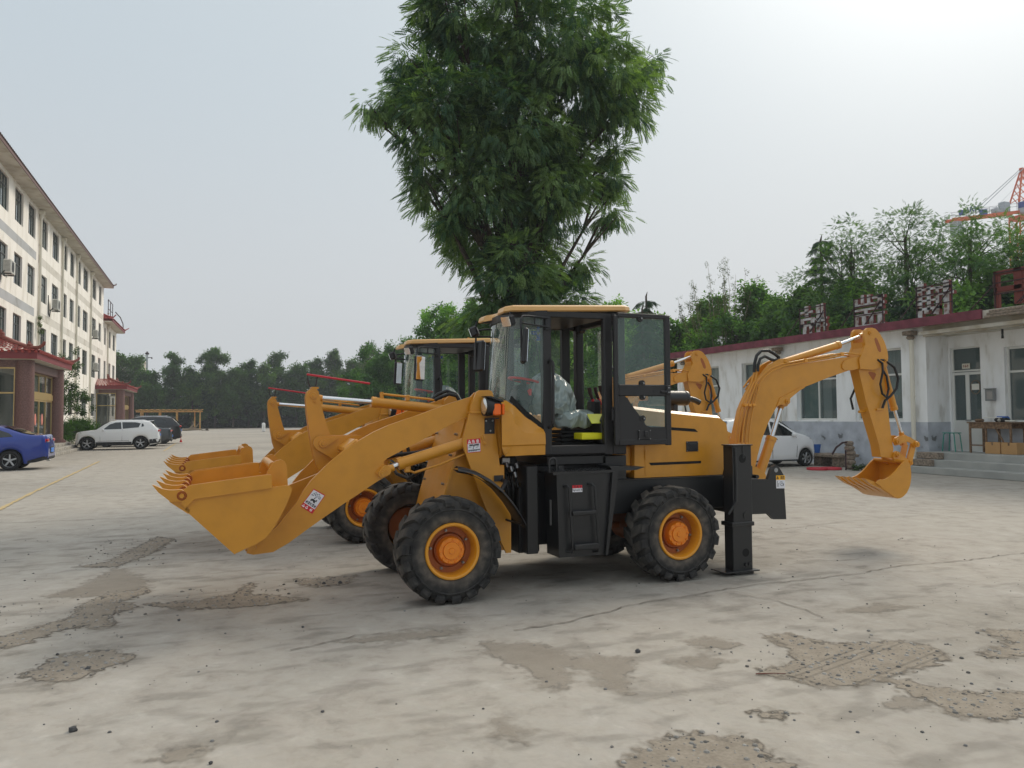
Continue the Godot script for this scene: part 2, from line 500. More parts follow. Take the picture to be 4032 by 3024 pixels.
	mat("plate_blue", Color(0.25, 0.45, 0.80), 0.5)
	mat("alloy", Color(0.70, 0.71, 0.72), 0.3, 0.8)
	# stickers and printed things
	var pal := {".": Color(0.88, 0.88, 0.90), "R": Color(0.80, 0.12, 0.18), "K": Color(0.10, 0.10, 0.12), "W": Color(0.93, 0.92, 0.92), "G": Color(0.50, 0.52, 0.56), "Y": Color(0.93, 0.68, 0.12)}
	print_mat("sticker_danger", art([
		"RRRRRRRRRRRRRRRRRRRRRRRRRRRRRR",
		"RRRRRWRRRRRRRWRRRRRRRRRWRRRRRR",
		"RRRRWWWRRRRRWWWWRRRRRWWWWWRRRR",
		"RRRRWRWRRRRWWRRWRRRRRWRWRWRRRR",
		"RRRWWRWWRRRRWWWWWRRRRWWWWWRRRR",
		"RRRWWWWWRRRRWRRWRRRRRWRWRWRRRR",
		"RRWWWRWWWRRRWRWWWRRRRWWWWWRRRR",
		"RRRRRRRRRRRRRRRRRRRRRRRRRRRRRR",
		"R............................R",
		"R....KKKKKKKK..KK.KKKKKKKK...R",
		"R....KGKGKGKKKKK.KKKGKGKGK...R",
		"R....KKKKKKK.KKKKKK.KKKKKK...R",
		"R.............KK.............R",
		"R..GGGG......KK........GG....R",
		"R......GG....K.....GGGG......R",
		"R............K...............R",
		"R...........KK...............R",
		"R............................R",
		"R.KKKKGKKKKGKKKKKGKKKKKGKKKK.R",
		"R.GGGGGGGGGGGGGGGGGGGGGGGGGG.R",
		"R.GGGG.GGG.GGGGG.GGGG........R",
		"R............................R",
		"RRRRRRRRRRRRRRRRRRRRRRRRRRRRRR"], pal, 8))
	print_mat("sticker_arm", art([
		"RRRRRRRRRRRRRRRRRRRRRRRR",
		"R......................R",
		"R......GGG...GGG.......R",
		"R.....G...GGG...G......R",
		"R....GGGGG...G..G.GG...R",
		"R...G....GGG..GG.G..G..R",
		"R..GGGGG....GG...GGGG..R",
		"R...........K..........R",
		"R..........KK..........R",
		"R..........K....KK.....R",
		"R.......KKKKKKKKKK.....R",
		"R......KKKKKKKKK.......R",
		"R.......KK...KKKK......R",
		"R......................R",
		"R..K.K.KKK.K.K.KKK.K.K.R",
		"R.KKKK.K.K.KK..K.K.KKK.R",
		"R..K.K.KKK.K.K.KKK.K.K.R",
		"R......................R",
		"RRRRRRRRRRRRRRRRRRRRRRRR",
		"RRRWRRRRRWWRRRRRRWRWRRRR",
		"RRWRWRRRWRRWRRRRWWWWRRRR",
		"RWWWWWRRWWWWRRRRRWRWRRRR",
		"RRRRRRRRRRRRRRRRRRRRRRRR"], pal, 8))
	print_mat("sticker_warning", art([
		"YYYYYYYYYYYYYYYYYYYY",
		"YYYKYYYYYYKKKYKKKKYY",
		"YYKKKYYYYYKYKYKYYKYY",
		"YYKYKYYYYYKKKYKKKKYY",
		"YKKKKKYYYYKYKYKYYKYY",
		"YYYYYYYYYYYYYYYYYYYY",
		"W..................W",
		"W.K................W",
		"W.K......GGGGG.....W",
		"W.K.....G....G.....W",
		"W.K..K..G..GGGG.G..W",
		"W.K..K..G.G....GK..W",
		"W.K..K...GG...GKK..W",
		"W.K..K....GGGG.K...W",
		"W.K..K.............W",
		"W..................W",
		"W..................W"], pal, 8))
	# red over white plate: three signs, then the words below
	print_mat("sticker_oil", art([
		"RRRRRRRRRRRRRRRRRRRRRRRRRRRRRRRRRRRRRRRRR",
		"RRRRRRRKRKKKKRRRRRRKRKKKKRRRRRRKRRKRRRRRR",
		"RRRRRRRRRRKRRRRRRRRKRKRRRRRRRRRRKKKKRRRRR",
		"RRRRRRRKRKKKKRRRRRKKRKKKKRRRRRRKRKRKRRRRR",
		"RRRRRRRRRKRRKRRRRRRKRKRRKRRRRRRRRKKKRRRRR",
		"RRRRRRRKRKRKKRRRRRKKRKKKKRRRRRRKRKRKRRRRR",
		"RRRRRRRRRRRRRRRRRRRRRRRRRRRRRRRRRRRRRRRRR",
		".........................................",
		".K.K......K.................K......K.K...",
		".K.K......K..............K..........K....",
		".KKK.K.K.KK.KK..KK.K.K.K.K..K.KK...KKK.K.",
		".K.K.K.K.KK.K...KK.K.K.K.K..K.K....K.K.K.",
		".K.K..KK.KK.K..K.K.KKK.K.KK.K.KK...KKK.K.",
		".......K.................................",
		"......KK.................................",
		"........................................."], pal, 6))

# ---------------------------------------------------------------- the backhoe loader (nose towards -x, origin under its middle)
func tyre_mesh(R := 0.5, w := 0.38) -> B:
	var b := B.new()
	var h := w * 0.5
	var r0 := R * 0.52
	b.lathe(Vector3.ZERO, V(0, 0, 1), [[-h * 0.80, r0], [-h * 0.93, r0 + 0.012], [-h * 0.99, r0 + 0.05], [-h * 1.0, R * 0.72], [-h * 0.95, R * 0.84], [-h * 0.84, R * 0.915], [-h * 0.5, R * 0.935], [0, R * 0.94], [h * 0.5, R * 0.935], [h * 0.84, R * 0.915], [h * 0.95, R * 0.84], [h * 1.0, R * 0.72], [h * 0.99, r0 + 0.05], [h * 0.93, r0 + 0.012], [h * 0.80, r0], [h * 0.4, r0 - 0.01]], 48, true)
	# moulded ring on the side wall
	b.lathe(V(0, 0, h * 0.985), V(0, 0, 1), [[0.0, R * 0.80], [0.012, R * 0.79], [0.012, R * 0.775], [0.0, R * 0.765]], 48)
	var nl := 18
	for side in [-1.0, 1.0]:
		for i in nl:
			var t := TAU * (i + (0.5 if side > 0 else 0.0)) / nl
			var rows := []
			# across the tread from the middle to the shoulder, then down the shoulder
			var path := [[-0.02, R * 0.93, 0.155], [-0.02, R * 1.0, 0.145], [0.35, R * 1.0, 0.075], [0.72, R * 0.992, 0.01], [0.97, R * 0.968, -0.03], [1.04, R * 0.915, -0.035], [1.04, R * 0.855, -0.035], [0.9, R * 0.80, -0.035]]
			for p in path:
				var ln := []
				for e in [-1.0, -0.86, 0.86, 1.0]:
					var hw := 0.118 if absf(p[0]) < 0.5 else 0.108
					var rr: float = p[1] if absf(e) < 0.9 else p[1] - R * 0.08
					var a: float = t + p[2] + e * hw
					ln.append(V(cos(a) * rr, sin(a) * rr, side * p[0] * h))
				rows.append(ln)
			for r in rows.size() - 1:
				for k in 3:
					if side > 0: b.quad(rows[r][k], rows[r + 1][k], rows[r + 1][k + 1], rows[r][k + 1])
					else: b.quad(rows[r][k], rows[r][k + 1], rows[r + 1][k + 1], rows[r + 1][k])
	# dust lies thickest beside the rim and on the tread's faces
	for i in b.v.size():
		var q := b.v[i]
		var r := Vector2(q.x, q.y).length()
		var f := smoothstep(0.27, 0.375, r) * smoothstep(0.5, 0.8, absf(q.z) / h)
		var top := smoothstep(R * 0.965, R * 0.99, r)
		var c := Color(1.0, 0.88, 0.76).lerp(Color(0.30, 0.30, 0.31), f) if r < R * 0.9 else Color(0.30, 0.30, 0.31).lerp(Color(0.62, 0.60, 0.57), top)
		b.c.append(c)
	b.use_c = true
	return b

func make_wheel(parent: Node3D, at: Vector3, out: float, spin: float) -> void:
	if not M.has("_tyre"):
		M["_tyre"] = tyre_mesh().mesh()
		var rim := B.new()
		rim.lathe(Vector3.ZERO, V(0, 0, 1), [[0.02, 0.10], [0.02, 0.205], [0.03, 0.213], [0.165, 0.225]], 40)
		rim.lathe(Vector3.ZERO, V(0, 0, 1), [[-0.16, 0.235], [0.165, 0.245], [0.172, 0.262], [0.184, 0.264], [0.188, 0.256], [0.186, 0.238], [0.165, 0.222], [0.12, 0.214]].slice(0, 5), 40)
		var lip := B.new()
		lip.lathe(Vector3.ZERO, V(0, 0, 1), [[0.150, 0.263], [0.176, 0.266], [0.187, 0.260], [0.188, 0.248]], 40)
		for k in 40:
			var t0 := TAU * k / 40; var t1 := TAU * (k + 1) / 40
			var pr := [[0.188, 0.248], [0.182, 0.236], [0.150, 0.226], [0.055, 0.216]]
			for j in 3:
				var a0 := V(cos(t0) * pr[j][1], sin(t0) * pr[j][1], pr[j][0]); var a1 := V(cos(t1) * pr[j][1], sin(t1) * pr[j][1], pr[j][0])
				var b0 := V(cos(t0) * pr[j + 1][1], sin(t0) * pr[j + 1][1], pr[j + 1][0]); var b1 := V(cos(t1) * pr[j + 1][1], sin(t1) * pr[j + 1][1], pr[j + 1][0])
				lip.quad(a0, a1, b1, b0)
		var dish := B.new()
		dish.cyl(V(0, 0, 0.0), V(0, 0, 0.055), 0.216, 0.216, 40)
		dish.cyl(V(0, 0, 0.055), V(0, 0, 0.075), 0.165, 0.150, 32)
		var hub := B.new()
		hub.cyl(V(0, 0, 0.055), V(0, 0, 0.128), 0.136, 0.131, 32, false)
		hub.cyl(V(0, 0, 0.128), V(0, 0, 0.138), 0.131, 0.120, 32)
		hub.cyl(V(0, 0, 0.138), V(0, 0, 0.150), 0.085, 0.080, 24)
		hub.cyl(V(0, 0, 0.150), V(0, 0, 0.157), 0.030, 0.026, 16)
		M["_lip"] = lip.mesh(); M["_dish"] = dish.mesh(); M["_hub"] = hub.mesh()
		var bolt := B.new(); bolt.cyl(V(0, 0, 0), V(0, 0, 0.018), 0.012, 0.011, 6)
		M["_bolt"] = bolt.mesh()
		var nut := B.new(); nut.cyl(V(0, 0, 0), V(0, 0, 0.022), 0.015, 0.012, 8); nut.cyl(V(0, 0, 0.022), V(0, 0, 0.035), 0.007, 0.006, 8)
		M["_nut"] = nut.mesh()
	var w := put("wheel", M["_tyre"], M.rubber, at, parent)
	w.rotation = Vector3(0, 0.0 if out > 0 else PI, spin)
	put("rim", M["_lip"], M.yellow_deep, Vector3.ZERO, w)
	put("wheel_disc", M["_dish"], M.rim_inside, Vector3.ZERO, w)
	put("hub", M["_hub"], M.orange_hub, Vector3.ZERO, w)
	for k in 10:
		var a := TAU * k / 10
		put("hub_bolt", M["_bolt"], M.orange_hub, V(cos(a) * 0.108, sin(a) * 0.108, 0.136), w)
	for k in 5:
		var a := TAU * k / 5 + 0.4
		put("wheel_nut", M["_nut"], M.steel, V(cos(a) * 0.186, sin(a) * 0.186, 0.055), w)

func cylinder(called: String, parent: Node3D, base: Vector3, head: Vector3, rod_end: Vector3, r: float, rr: float, tone := "yellow") -> void:
	var d := (head - base).normalized()
	var b := B.new()
	b.cyl(base, head, r, r, 20)
	b.cyl(head, head + d * 0.05, r * 1.12, r * 1.08, 20)
	b.cyl(base - d * 0.02, base + d * 0.03, r * 1.08, r * 1.08, 20)
	var c := obj(called, b, M[tone], parent)
	var rb := B.new(); rb.cyl(head, rod_end, rr, rr, 14)
	obj("piston_rod", rb, M.chrome, c)
	var e := B.new()
	e.cyl(rod_end - d * 0.09, rod_end, rr * 1.3, rr * 1.7, 14)
	var side := V(0, 0, 1)
	e.cyl(rod_end - side * rr * 1.7, rod_end + side * rr * 1.7, rr * 2.0, rr * 2.0, 18)
	e.cyl(base - side * r * 1.1, base + side * r * 1.1, r * 0.9, r * 0.9, 18)
	obj("eye", e, M[tone], c)

func pin(b: B, x: float, y: float, z: float, r: float, out := 0.02) -> void:
	var s := 1.0 if z > 0 else -1.0
	b.cyl(V(x, y, z), V(x, y, z + s * out), r, r * 0.92, 18)
	b.cyl(V(x, y, z + s * out), V(x, y, z + s * (out + 0.012)), r * 0.5, r * 0.45, 6)

func sticker(parent: Node3D, key: String, ll: Vector2, lr: Vector2, ur: Vector2, ul: Vector2, z: float, called := "sticker") -> void:
	var b := B.new()
	b.quad(V(ll.x, ll.y, z), V(lr.x, lr.y, z), V(ur.x, ur.y, z), V(ul.x, ul.y, z))
	obj(called, b, M[key], parent)

func loader_part(t: Node3D) -> void:
	# --- bucket
	var prof := pv([-3.53, 1.03, -3.113, 0.60, -3.039, 0.632, -2.941, 0.673, -2.862, 0.72, -2.796, 0.80, -2.743, 0.893, -2.692, 0.995, -2.66, 1.09, -2.675, 1.16, -2.70, 1.30, -2.735, 1.345,
		-2.755, 1.335, -2.722, 1.29, -2.70, 1.16, -2.685, 1.09, -2.715, 1.0, -2.765, 0.905, -2.815, 0.815, -2.876, 0.738, -2.95, 0.692, -3.05, 0.652, -3.108, 0.626, -3.518, 1.048])
	var sh := B.new()
	var main := pv([-3.53, 1.03, -3.113, 0.60, -3.039, 0.632, -2.941, 0.673, -2.862, 0.72, -2.796, 0.80, -2.743, 0.893, -2.692, 0.995, -2.655, 1.10, -2.668, 1.13, -2.685, 1.12, -2.69, 1.09, -2.715, 1.0, -2.765, 0.905, -2.815, 0.815, -2.876, 0.738, -2.95, 0.692, -3.05, 0.652, -3.108, 0.626, -3.518, 1.048])
	sh.ext(main, -0.93, 0.93)
	# raised back between the ears
	sh.ext(pv([-2.66, 1.08, -2.69, 1.08, -2.80, 1.30, -2.775, 1.315]), -0.50, 0.50)
	var bk := obj("bucket", sh, M.yellow, t)
	var tub := B.new(); tub.cyl(V(-2.775, 1.305, -0.5), V(-2.775, 1.305, 0.5), 0.035, 0.035, 18)
	obj("back_tube", tub, M.yellow, bk)
	for s in [-1.0, 1.0]:
		var sp := B.new()
		sp.ext(pv([-3.504, 0.992, -3.113, 0.598, -3.039, 0.630, -2.941, 0.671, -2.862, 0.718, -2.796, 0.797, -2.743, 0.891, -2.690, 0.993, -2.649, 1.103, -2.646, 1.131, -2.663, 1.156, -2.684, 1.160, -2.812, 1.150, -2.819, 1.246, -2.866, 1.247, -3.204, 1.212, -3.456, 1.184, -3.500, 1.146]), 0.93, 0.95)
		if s < 0: sp.move(Transform3D(Basis.IDENTITY, V(0, 0, -1.88)))
		obj("bucket_side", sp, M.yellow, bk)
		var st := B.new()
		st.ext(pv([-3.509, 1.160, -3.469, 1.192, -3.205, 1.223, -2.866, 1.259, -2.820, 1.257, -2.810, 1.145, -3.430, 1.077, -3.498, 1.003, -3.529, 1.048]), 0.951 if s > 0 else -0.973, 0.973 if s > 0 else -0.951)
		obj("wear_strip", st, M.yellow, bk)
		var ear := B.new()
		ear.ext(pv([-2.823, 1.262, -2.788, 1.321, -2.753, 1.353, -2.710, 1.363, -2.674, 1.347, -2.655, 1.309, -2.644, 1.10, -2.70, 0.96, -2.79, 0.80, -2.90, 0.64, -2.95, 0.54, -3.0, 0.53, -2.98, 0.62, -2.84, 0.76, -2.74, 0.96, -2.751, 1.097, -2.837, 1.204]), s * 0.545 - 0.014, s * 0.545 + 0.014)
		obj("bucket_ear", ear, M.yellow, bk)
	var tm := B.new()
	tm.ext(pv([-3.747, 1.206, -3.735, 1.203, -3.671, 1.172, -3.622, 1.160, -3.575, 1.158, -3.531, 1.162, -3.505, 1.145, -3.493, 1.122, -3.490, 1.099, -3.500, 1.078, -3.517, 1.064, -3.545, 1.062, -3.609, 1.064, -3.701, 1.144]), -0.026, 0.026)
	var lip := B.new()
	lip.ext(pv([-3.62, 1.062, -3.60, 1.075, -3.53, 1.06, -3.46, 0.985, -3.475, 0.955]), -0.95, 0.95)
	obj("cutting_edge", lip, M.yellow, bk)
	var bolt := B.new()
	bolt.cyl(V(0, 0, -0.04), V(0, 0, 0.056), 0.02, 0.02, 6)
	var wash := B.new()
	wash.lathe(V(0, 0, 0.0), V(0, 0, 1), [[0.026, 0.040], [0.034, 0.036], [0.030, 0.030], [0.028, 0.015]], 18)
	for k in 5:
		var z := 0.948 - k * 0.474
		var to := put("tooth", tm.mesh(), M.yellow, V(0, 0, z), bk)
		put("tooth_bolt", bolt.mesh(), M.yellow, V(-3.524, 1.110, z), bk)
		put("bolt_washer", wash.mesh(), M.rim_inside, V(-3.524, 1.110, z), bk)
	# --- arms
	var arm := pv([-0.834, 1.953, -1.078, 1.880, -1.238, 1.825, -1.395, 1.768, -1.549, 1.718, -1.702, 1.667, -1.852, 1.602, -1.999, 1.518, -2.144, 1.423, -2.287, 1.304, -2.428, 1.165, -2.497, 1.075, -2.566, 0.957, -2.662, 0.849, -2.729, 0.761, -2.810, 0.689, -2.889, 0.631, -2.982, 0.582, -3.010, 0.554, -2.981, 0.523, -2.939, 0.510, -2.768, 0.522, -2.633, 0.594, -2.426, 0.736, -2.286, 0.829, -2.143, 0.922, -1.998, 1.010, -1.881, 1.086, -1.80, 1.135, -1.74, 1.165, -1.690, 1.190, -1.669, 1.226, -1.702, 1.264, -1.747, 1.288, -1.750, 1.315, -1.717, 1.346, -1.550, 1.429, -1.395, 1.504, -1.238, 1.585, -1.079, 1.663, -0.949, 1.725, -0.851, 1.766, -0.769, 1.820, -0.768, 1.914])
	for s in [-1.0, 1.0]:
		var b := B.new()
		b.ext(arm, s * 0.5 - 0.018, s * 0.5 + 0.018)
		var a := obj("loader_arm", b, M.yellow, t)
		var p := B.new()
		pin(p, -2.949, 0.570, s * 0.518, 0.036, 0.03); pin(p, -0.82, 1.87, s * 0.518, 0.05, 0.03)
		p.ext(pv([-1.83, 1.21, -1.80, 1.165, -1.76, 1.165, -1.70, 1.205, -1.70, 1.255, -1.735, 1.272, -1.80, 1.25]), s * 0.535 - 0.016, s * 0.535 + 0.016)
		pin(p, -1.775, 1.208, s * 0.551, 0.042, 0.02); pin(p, -1.725, 1.232, s * 0.551, 0.014, 0.01)
		obj("pin", p, M.yellow, a)
		if s > 0:
			sticker(a, "sticker_arm", Vector2(-2.529, 0.926), Vector2(-2.422, 0.850), Vector2(-2.303, 1.018), Vector2(-2.409, 1.083), 0.522)
		cylinder("lift_cylinder", t, V(-0.86, 1.50, s * 0.52), V(-1.565, 1.300, s * 0.52), V(-1.74, 1.232, s * 0.52), 0.056, 0.026)
		var hp := B.new()
		hp.tube([V(-1.50, 1.225, s * 0.50), V(-1.45, 1.20, s * 0.52), V(-1.2, 1.27, s * 0.53), V(-0.93, 1.37, s * 0.53)], 0.013, 8)
		hp.box(V(-1.52, 1.24, s * 0.52), V(0.06, 0.07, 0.05), 0.008)
		obj("cylinder_pipe", hp, M.yellow, t)
	# cross member, brackets, bell crank, tilt cylinder
	var cm := B.new()
	cm.box(V(-2.02, 1.43, 0), V(0.17, 0.17, 0.96), 0.02, Basis(V(0, 0, 1), 0.65))
	for s in [-0.11, 0.11]:
		cm.ext(pv([-2.367, 1.481, -2.360, 1.534, -2.323, 1.563, -1.90, 1.564, -1.85, 1.50, -1.928, 1.36, -2.097, 1.352, -2.172, 1.331, -2.337, 1.434]), s - 0.016, s + 0.016)
		pin(cm, -2.272, 1.488, s + 0.016 * signf(s), 0.044, 0.018)
		cm.ext(pv([-2.272, 1.53, -2.15, 1.555, -2.13, 1.535, -2.245, 1.455]), s + (0.017 if s > 0 else -0.032), s + (0.032 if s > 0 else -0.017))
		cm.box(V(-2.05, 1.395, s * 1.35), V(0.15, 0.014, 0.06), 0.0, Basis(V(0, 0, 1), -0.1))
	obj("cross_member", cm, M.yellow, t)
	var lv := B.new()
	for s in [-0.05, 0.05]:
		lv.ext(pv([-2.432, 1.95, -2.42, 2.0, -2.387, 2.031, -2.335, 2.032, -2.310, 2.005, -2.304, 1.970, -2.273, 1.831, -2.220, 1.629, -2.168, 1.504, -2.178, 1.380, -2.228, 1.18, -2.255, 1.155, -2.285, 1.17, -2.324, 1.261, -2.362, 1.385, -2.393, 1.570, -2.424, 1.801]), s - 0.016, s + 0.016)
		pin(lv, -2.361, 1.962, s + 0.016 * signf(s), 0.036, 0.014)
		pin(lv, -2.348, 1.905, s + 0.016 * signf(s), 0.016, 0.008)
	lv.ext(pv([-2.38, 2.031, -2.38, 2.05, -2.31, 2.05, -2.31, 2.031]), -0.07, 0.07)
	var lever := obj("bell_crank", lv, M.yellow, t)
	var rr := B.new()
	rr.tube([V(-2.418, 2.178, 0), V(-1.785, 2.091, 0)], 0.011, 8)
	obj("level_indicator_rod", rr, M.red_rod, lever)
	var rs := B.new()
	rs.tube([V(-2.41, 2.176, 0), V(-2.405, 2.10, 0), V(-2.385, 2.052, 0)], 0.004, 6); rs.tube([V(-2.315, 2.162, 0), V(-2.325, 2.09, 0), V(-2.335, 2.05, 0)], 0.004, 6)
	obj("rod_holder", rs, M.iron, lever)
	var lk := B.new(); lk.ext(pv([-2.27, 1.20, -2.22, 1.18, -2.66, 0.98, -2.70, 1.04]), -0.03, 0.03)
	obj("bucket_link", lk, M.yellow, t)
	cylinder("tilt_cylinder", t, V(-0.95, 1.815, 0), V(-1.72, 1.897, 0), V(-2.355, 1.948, 0), 0.052, 0.024)
	var tp := B.new()
	tp.cyl(V(-1.660, 1.93, 0), V(-1.665, 2.005, 0), 0.02, 0.02, 12)
	tp.tube([V(-1.66, 1.985, 0), V(-1.165, 1.932, 0), V(-1.10, 1.92, 0)], 0.012, 8)
	tp.box(V(-1.39, 1.945, 0), V(0.04, 0.06, 0.05), 0.006)
	obj("cylinder_pipe", tp, M.yellow, t)
	var hs := B.new()
	hs.tube([V(-1.10, 1.922, 0.02), V(-1.03, 1.955, 0.03), V(-0.95, 1.985, 0.05), V(-0.87, 1.965, 0.06), V(-0.83, 1.90, 0.06), V(-0.80, 1.80, 0.05)], 0.019, 10)
	hs.tube([V(-1.12, 1.92, -0.05), V(-1.05, 1.985, -0.05), V(-0.95, 2.02, -0.05), V(-0.85, 1.99, -0.05), V(-0.80, 1.90, -0.04)], 0.019, 10)
	hs.tube([V(-1.75, 1.31, 0.15), V(-1.55, 1.36, 0.18), V(-1.35, 1.38, 0.22), V(-1.15, 1.42, 0.25)], 0.02, 8)
	hs.tube([V(-1.50, 1.24, -0.30), V(-1.46, 1.14, -0.2), V(-1.38, 1.10, 0.0), V(-1.28, 1.18, 0.1)], 0.018, 8)
	hs.tube([V(-1.42, 1.46, 0.1), V(-1.40, 1.35, 0.12), V(-1.39, 1.22, 0.14)], 0.018, 8)
	hs.tube([V(-1.48, 1.44, 0.05), V(-1.47, 1.33, 0.08), V(-1.45, 1.2, 0.1)], 0.018, 8)
	obj("hydraulic_hose", hs, M.hose, t)

func front_part(t: Node3D) -> void:
	var b := B.new()
	for s in [-1.0, 1.0]:
		b.ext(pv([-0.911, 1.765, -0.980, 1.507, -0.972, 1.446, -0.890, 1.223, -0.739, 0.830, -0.599, 0.527, -0.521, 0.365, -0.469, 0.367, -0.468, 0.723, -0.569, 1.105, -0.643, 1.715, -0.655, 1.775, -0.70, 1.79, -0.89, 1.785]), s * 0.585 - 0.016, s * 0.585 + 0.016)
		b.ext(pv([-0.891, 1.779, -0.890, 1.848, -0.837, 1.963, -0.825, 1.99, -0.795, 2.008, -0.692, 2.012, -0.662, 2.0, -0.649, 1.975, -0.637, 1.90, -0.643, 1.76]), s * 0.57 - 0.014, s * 0.57 + 0.014)
		b.ext(pv([-0.89, 1.76, -0.86, 1.93, -0.80, 1.99, -0.70, 1.99, -0.65, 1.9, -0.62, 1.6, -0.9, 1.4]), s * 0.44 - 0.014, s * 0.44 + 0.014)
		# inner wall of the frame
		b.ext(pv([-0.90, 1.71, -1.133, 0.931, -1.19, 0.687, -1.0, 0.42, -0.55, 0.40, -0.62, 1.70]), s * 0.42 - 0.014, s * 0.42 + 0.014)
		b.box(V(-0.73, 1.784, s * 0.525), V(0.34, 0.02, 0.19), 0.004)
		b.box(V(-0.55, 0.82, s * 0.50), V(0.05, 0.86, 0.14), 0.004)
		pin(b, -0.754, 1.532, s * 0.601, 0.03, 0.015); pin(b, -0.742, 1.471, s * 0.601, 0.02, 0.015)
		b.ext(pv([-0.785, 1.54, -0.72, 1.54, -0.722, 1.46, -0.762, 1.46]), s * 0.605 - 0.004, s * 0.605 + 0.004)
	# slanting front cover, between the inner walls
	var d := (Vector2(-0.90, 1.71) - Vector2(-1.133, 0.931)).normalized()
	b.ext(pv([-0.905, 1.72, -1.140, 0.934, -1.21, 0.67, -1.18, 0.66, -1.115, 0.931, -0.88, 1.715]), -0.46, 0.46)
	b.box(V(-0.80, 1.45, 0), V(0.03, 0.6, 0.8))
	b.box(V(-0.62, 1.2, 0), V(0.03, 1.0, 0.8))
	var fr := obj("front_frame", b, M.yellow, t)
	var bo := B.new()
	for q in [[-0.96, 1.56], [-1.02, 1.35], [-1.10, 1.06]]:
		for z in [-0.36, 0.36]: bo.cyl(V(q[0] - 0.0, q[1], z), V(q[0] - 0.03, q[1] + 0.008, z), 0.014, 0.012, 8)
	obj("cover_bolt", bo, M.steel, fr)
	sticker(fr, "sticker_danger", Vector2(-0.929, 1.381), Vector2(-0.788, 1.391), Vector2(-0.793, 1.527), Vector2(-0.936, 1.516), 0.604)
	var ax := B.new()
	ax.cyl(V(-1.11, 0.49, -0.75), V(-1.11, 0.49, 0.75), 0.11, 0.11, 18)
	ax.cyl(V(-1.11, 0.49, -0.2), V(-1.11, 0.49, 0.2), 0.2, 0.2, 20)
	ax.cyl(V(1.30, 0.49, -0.75), V(1.30, 0.49, 0.75), 0.11, 0.11, 18)
	ax.cyl(V(1.30, 0.49, -0.2), V(1.30, 0.49, 0.2), 0.2, 0.2, 20)
	obj("axle", ax, M.rim_inside, t)
	# lamps on the tower
	for s in [-1.0, 1.0]:
		var lb := B.new()
		lb.box(V(-0.695, 1.645, s * 0.606), V(0.105, 0.15, 0.008))
		lb.box(V(-0.69, 1.725, s * 0.66), V(0.11, 0.012, 0.12), 0.003)
		lb.cyl(V(-0.785, 1.845, s * 0.70), V(-0.70, 1.84, s * 0.70), 0.098, 0.085, 24)
		lb.box(V(-0.68, 1.835, s * 0.70), V(0.13, 0.15, 0.13), 0.03)
		lb.ext(pv([-0.78, 1.94, -0.79, 1.945, -0.74, 1.945, -0.61, 1.90, -0.61, 1.885, -0.74, 1.925]), s * 0.70 - 0.085, s * 0.70 + 0.085)
		var l := obj("head_lamp", lb, M.plastic_black, t)
		var ln := B.new(); ln.lathe(V(-0.786, 1.845, s * 0.70), V(-1, 0, 0), [[0.0, 0.086], [0.010, 0.07], [0.016, 0.04], [0.018, 0.001]], 24, true)
		obj("lamp_lens", ln, M.lens, l)
		var ind := B.new()
		ind.box(V(-0.675, 1.812, s * 0.772), V(0.082, 0.115, 0.03), 0.014)
		ind.box(V(-0.605, 1.815, s * 0.72), V(0.03, 0.11, 0.10), 0.01)
		obj("indicator", ind, M.amber, l)
		var sb := B.new()
		for q in [[-0.735, 1.70], [-0.665, 1.702], [-0.69, 1.60]]: sb.cyl(V(q[0], q[1], s * 0.609), V(q[0], q[1], s * 0.62), 0.011, 0.009, 8)
		obj("bracket_bolt", sb, M.steel, l)
		# mudguard
		var arc := [[-1.133, 1.262], [-1.08, 1.252], [-1.023, 1.240], [-0.913, 1.202], [-0.801, 1.138], [-0.688, 1.045], [-0.575, 0.915], [-0.489, 0.787], [-0.441, 0.701]]
		var r0 := []; var r1 := []; var r2 := []; var r3 := []
		for k in arc.size():
			var f := 0.30 if k > 0 else 0.16
			r0.append(V(arc[k][0], arc[k][1] - 0.03, s * 0.95)); r1.append(V(arc[k][0], arc[k][1], s * 0.935))
			r2.append(V(arc[k][0] + 0.01, arc[k][1] + 0.012, s * (0.935 - f * 0.5))); r3.append(V(arc[k][0] + 0.01, arc[k][1] - 0.01, s * (0.935 - f)))
		var g := B.new(); g.grid([r0, r1, r2, r3], s < 0)
		var u0 := []; var u3 := []
		for k in arc.size():
			u0.append((r0[k] as Vector3) + V(-0.012, -0.014, 0)); u3.append((r3[k] as Vector3) + V(-0.012, -0.014, 0))
		g.grid([u0, u3], s > 0)
		var mg := obj("mudguard", g, M.plastic_black, t)
		var st := B.new(); st.tube([V(-0.56, 1.10, s * 0.60), V(-0.55, 1.09, s * 0.68), V(-0.64, 1.01, s * 0.78)], 0.022, 8)
		st.box(V(-0.60, 1.12, s * 0.607), V(0.10, 0.06, 0.01)); st.tube([V(-0.52, 0.70, s * 0.60), V(-0.48, 0.69, s * 0.9)], 0.012, 6)
		obj("guard_bracket", st, M.plastic_black, mg)

func plan_curve(z_half: float, lean := 0.0) -> Array:
	# the windscreen seen from above, from the near door post round the front to the far one
	var q := [[-0.10, 1.0], [-0.20, 0.995], [-0.29, 0.975], [-0.345, 0.92], [-0.375, 0.80], [-0.405, 0.5], [-0.41, 0.0], [-0.39, -0.5], [-0.35, -0.78], [-0.31, -0.90], [-0.25, -0.965], [-0.18, -0.99], [-0.10, -1.0]]
	var o := []
	for p in q: o.append(Vector2(p[0] + lean, p[1] * z_half))
	return o

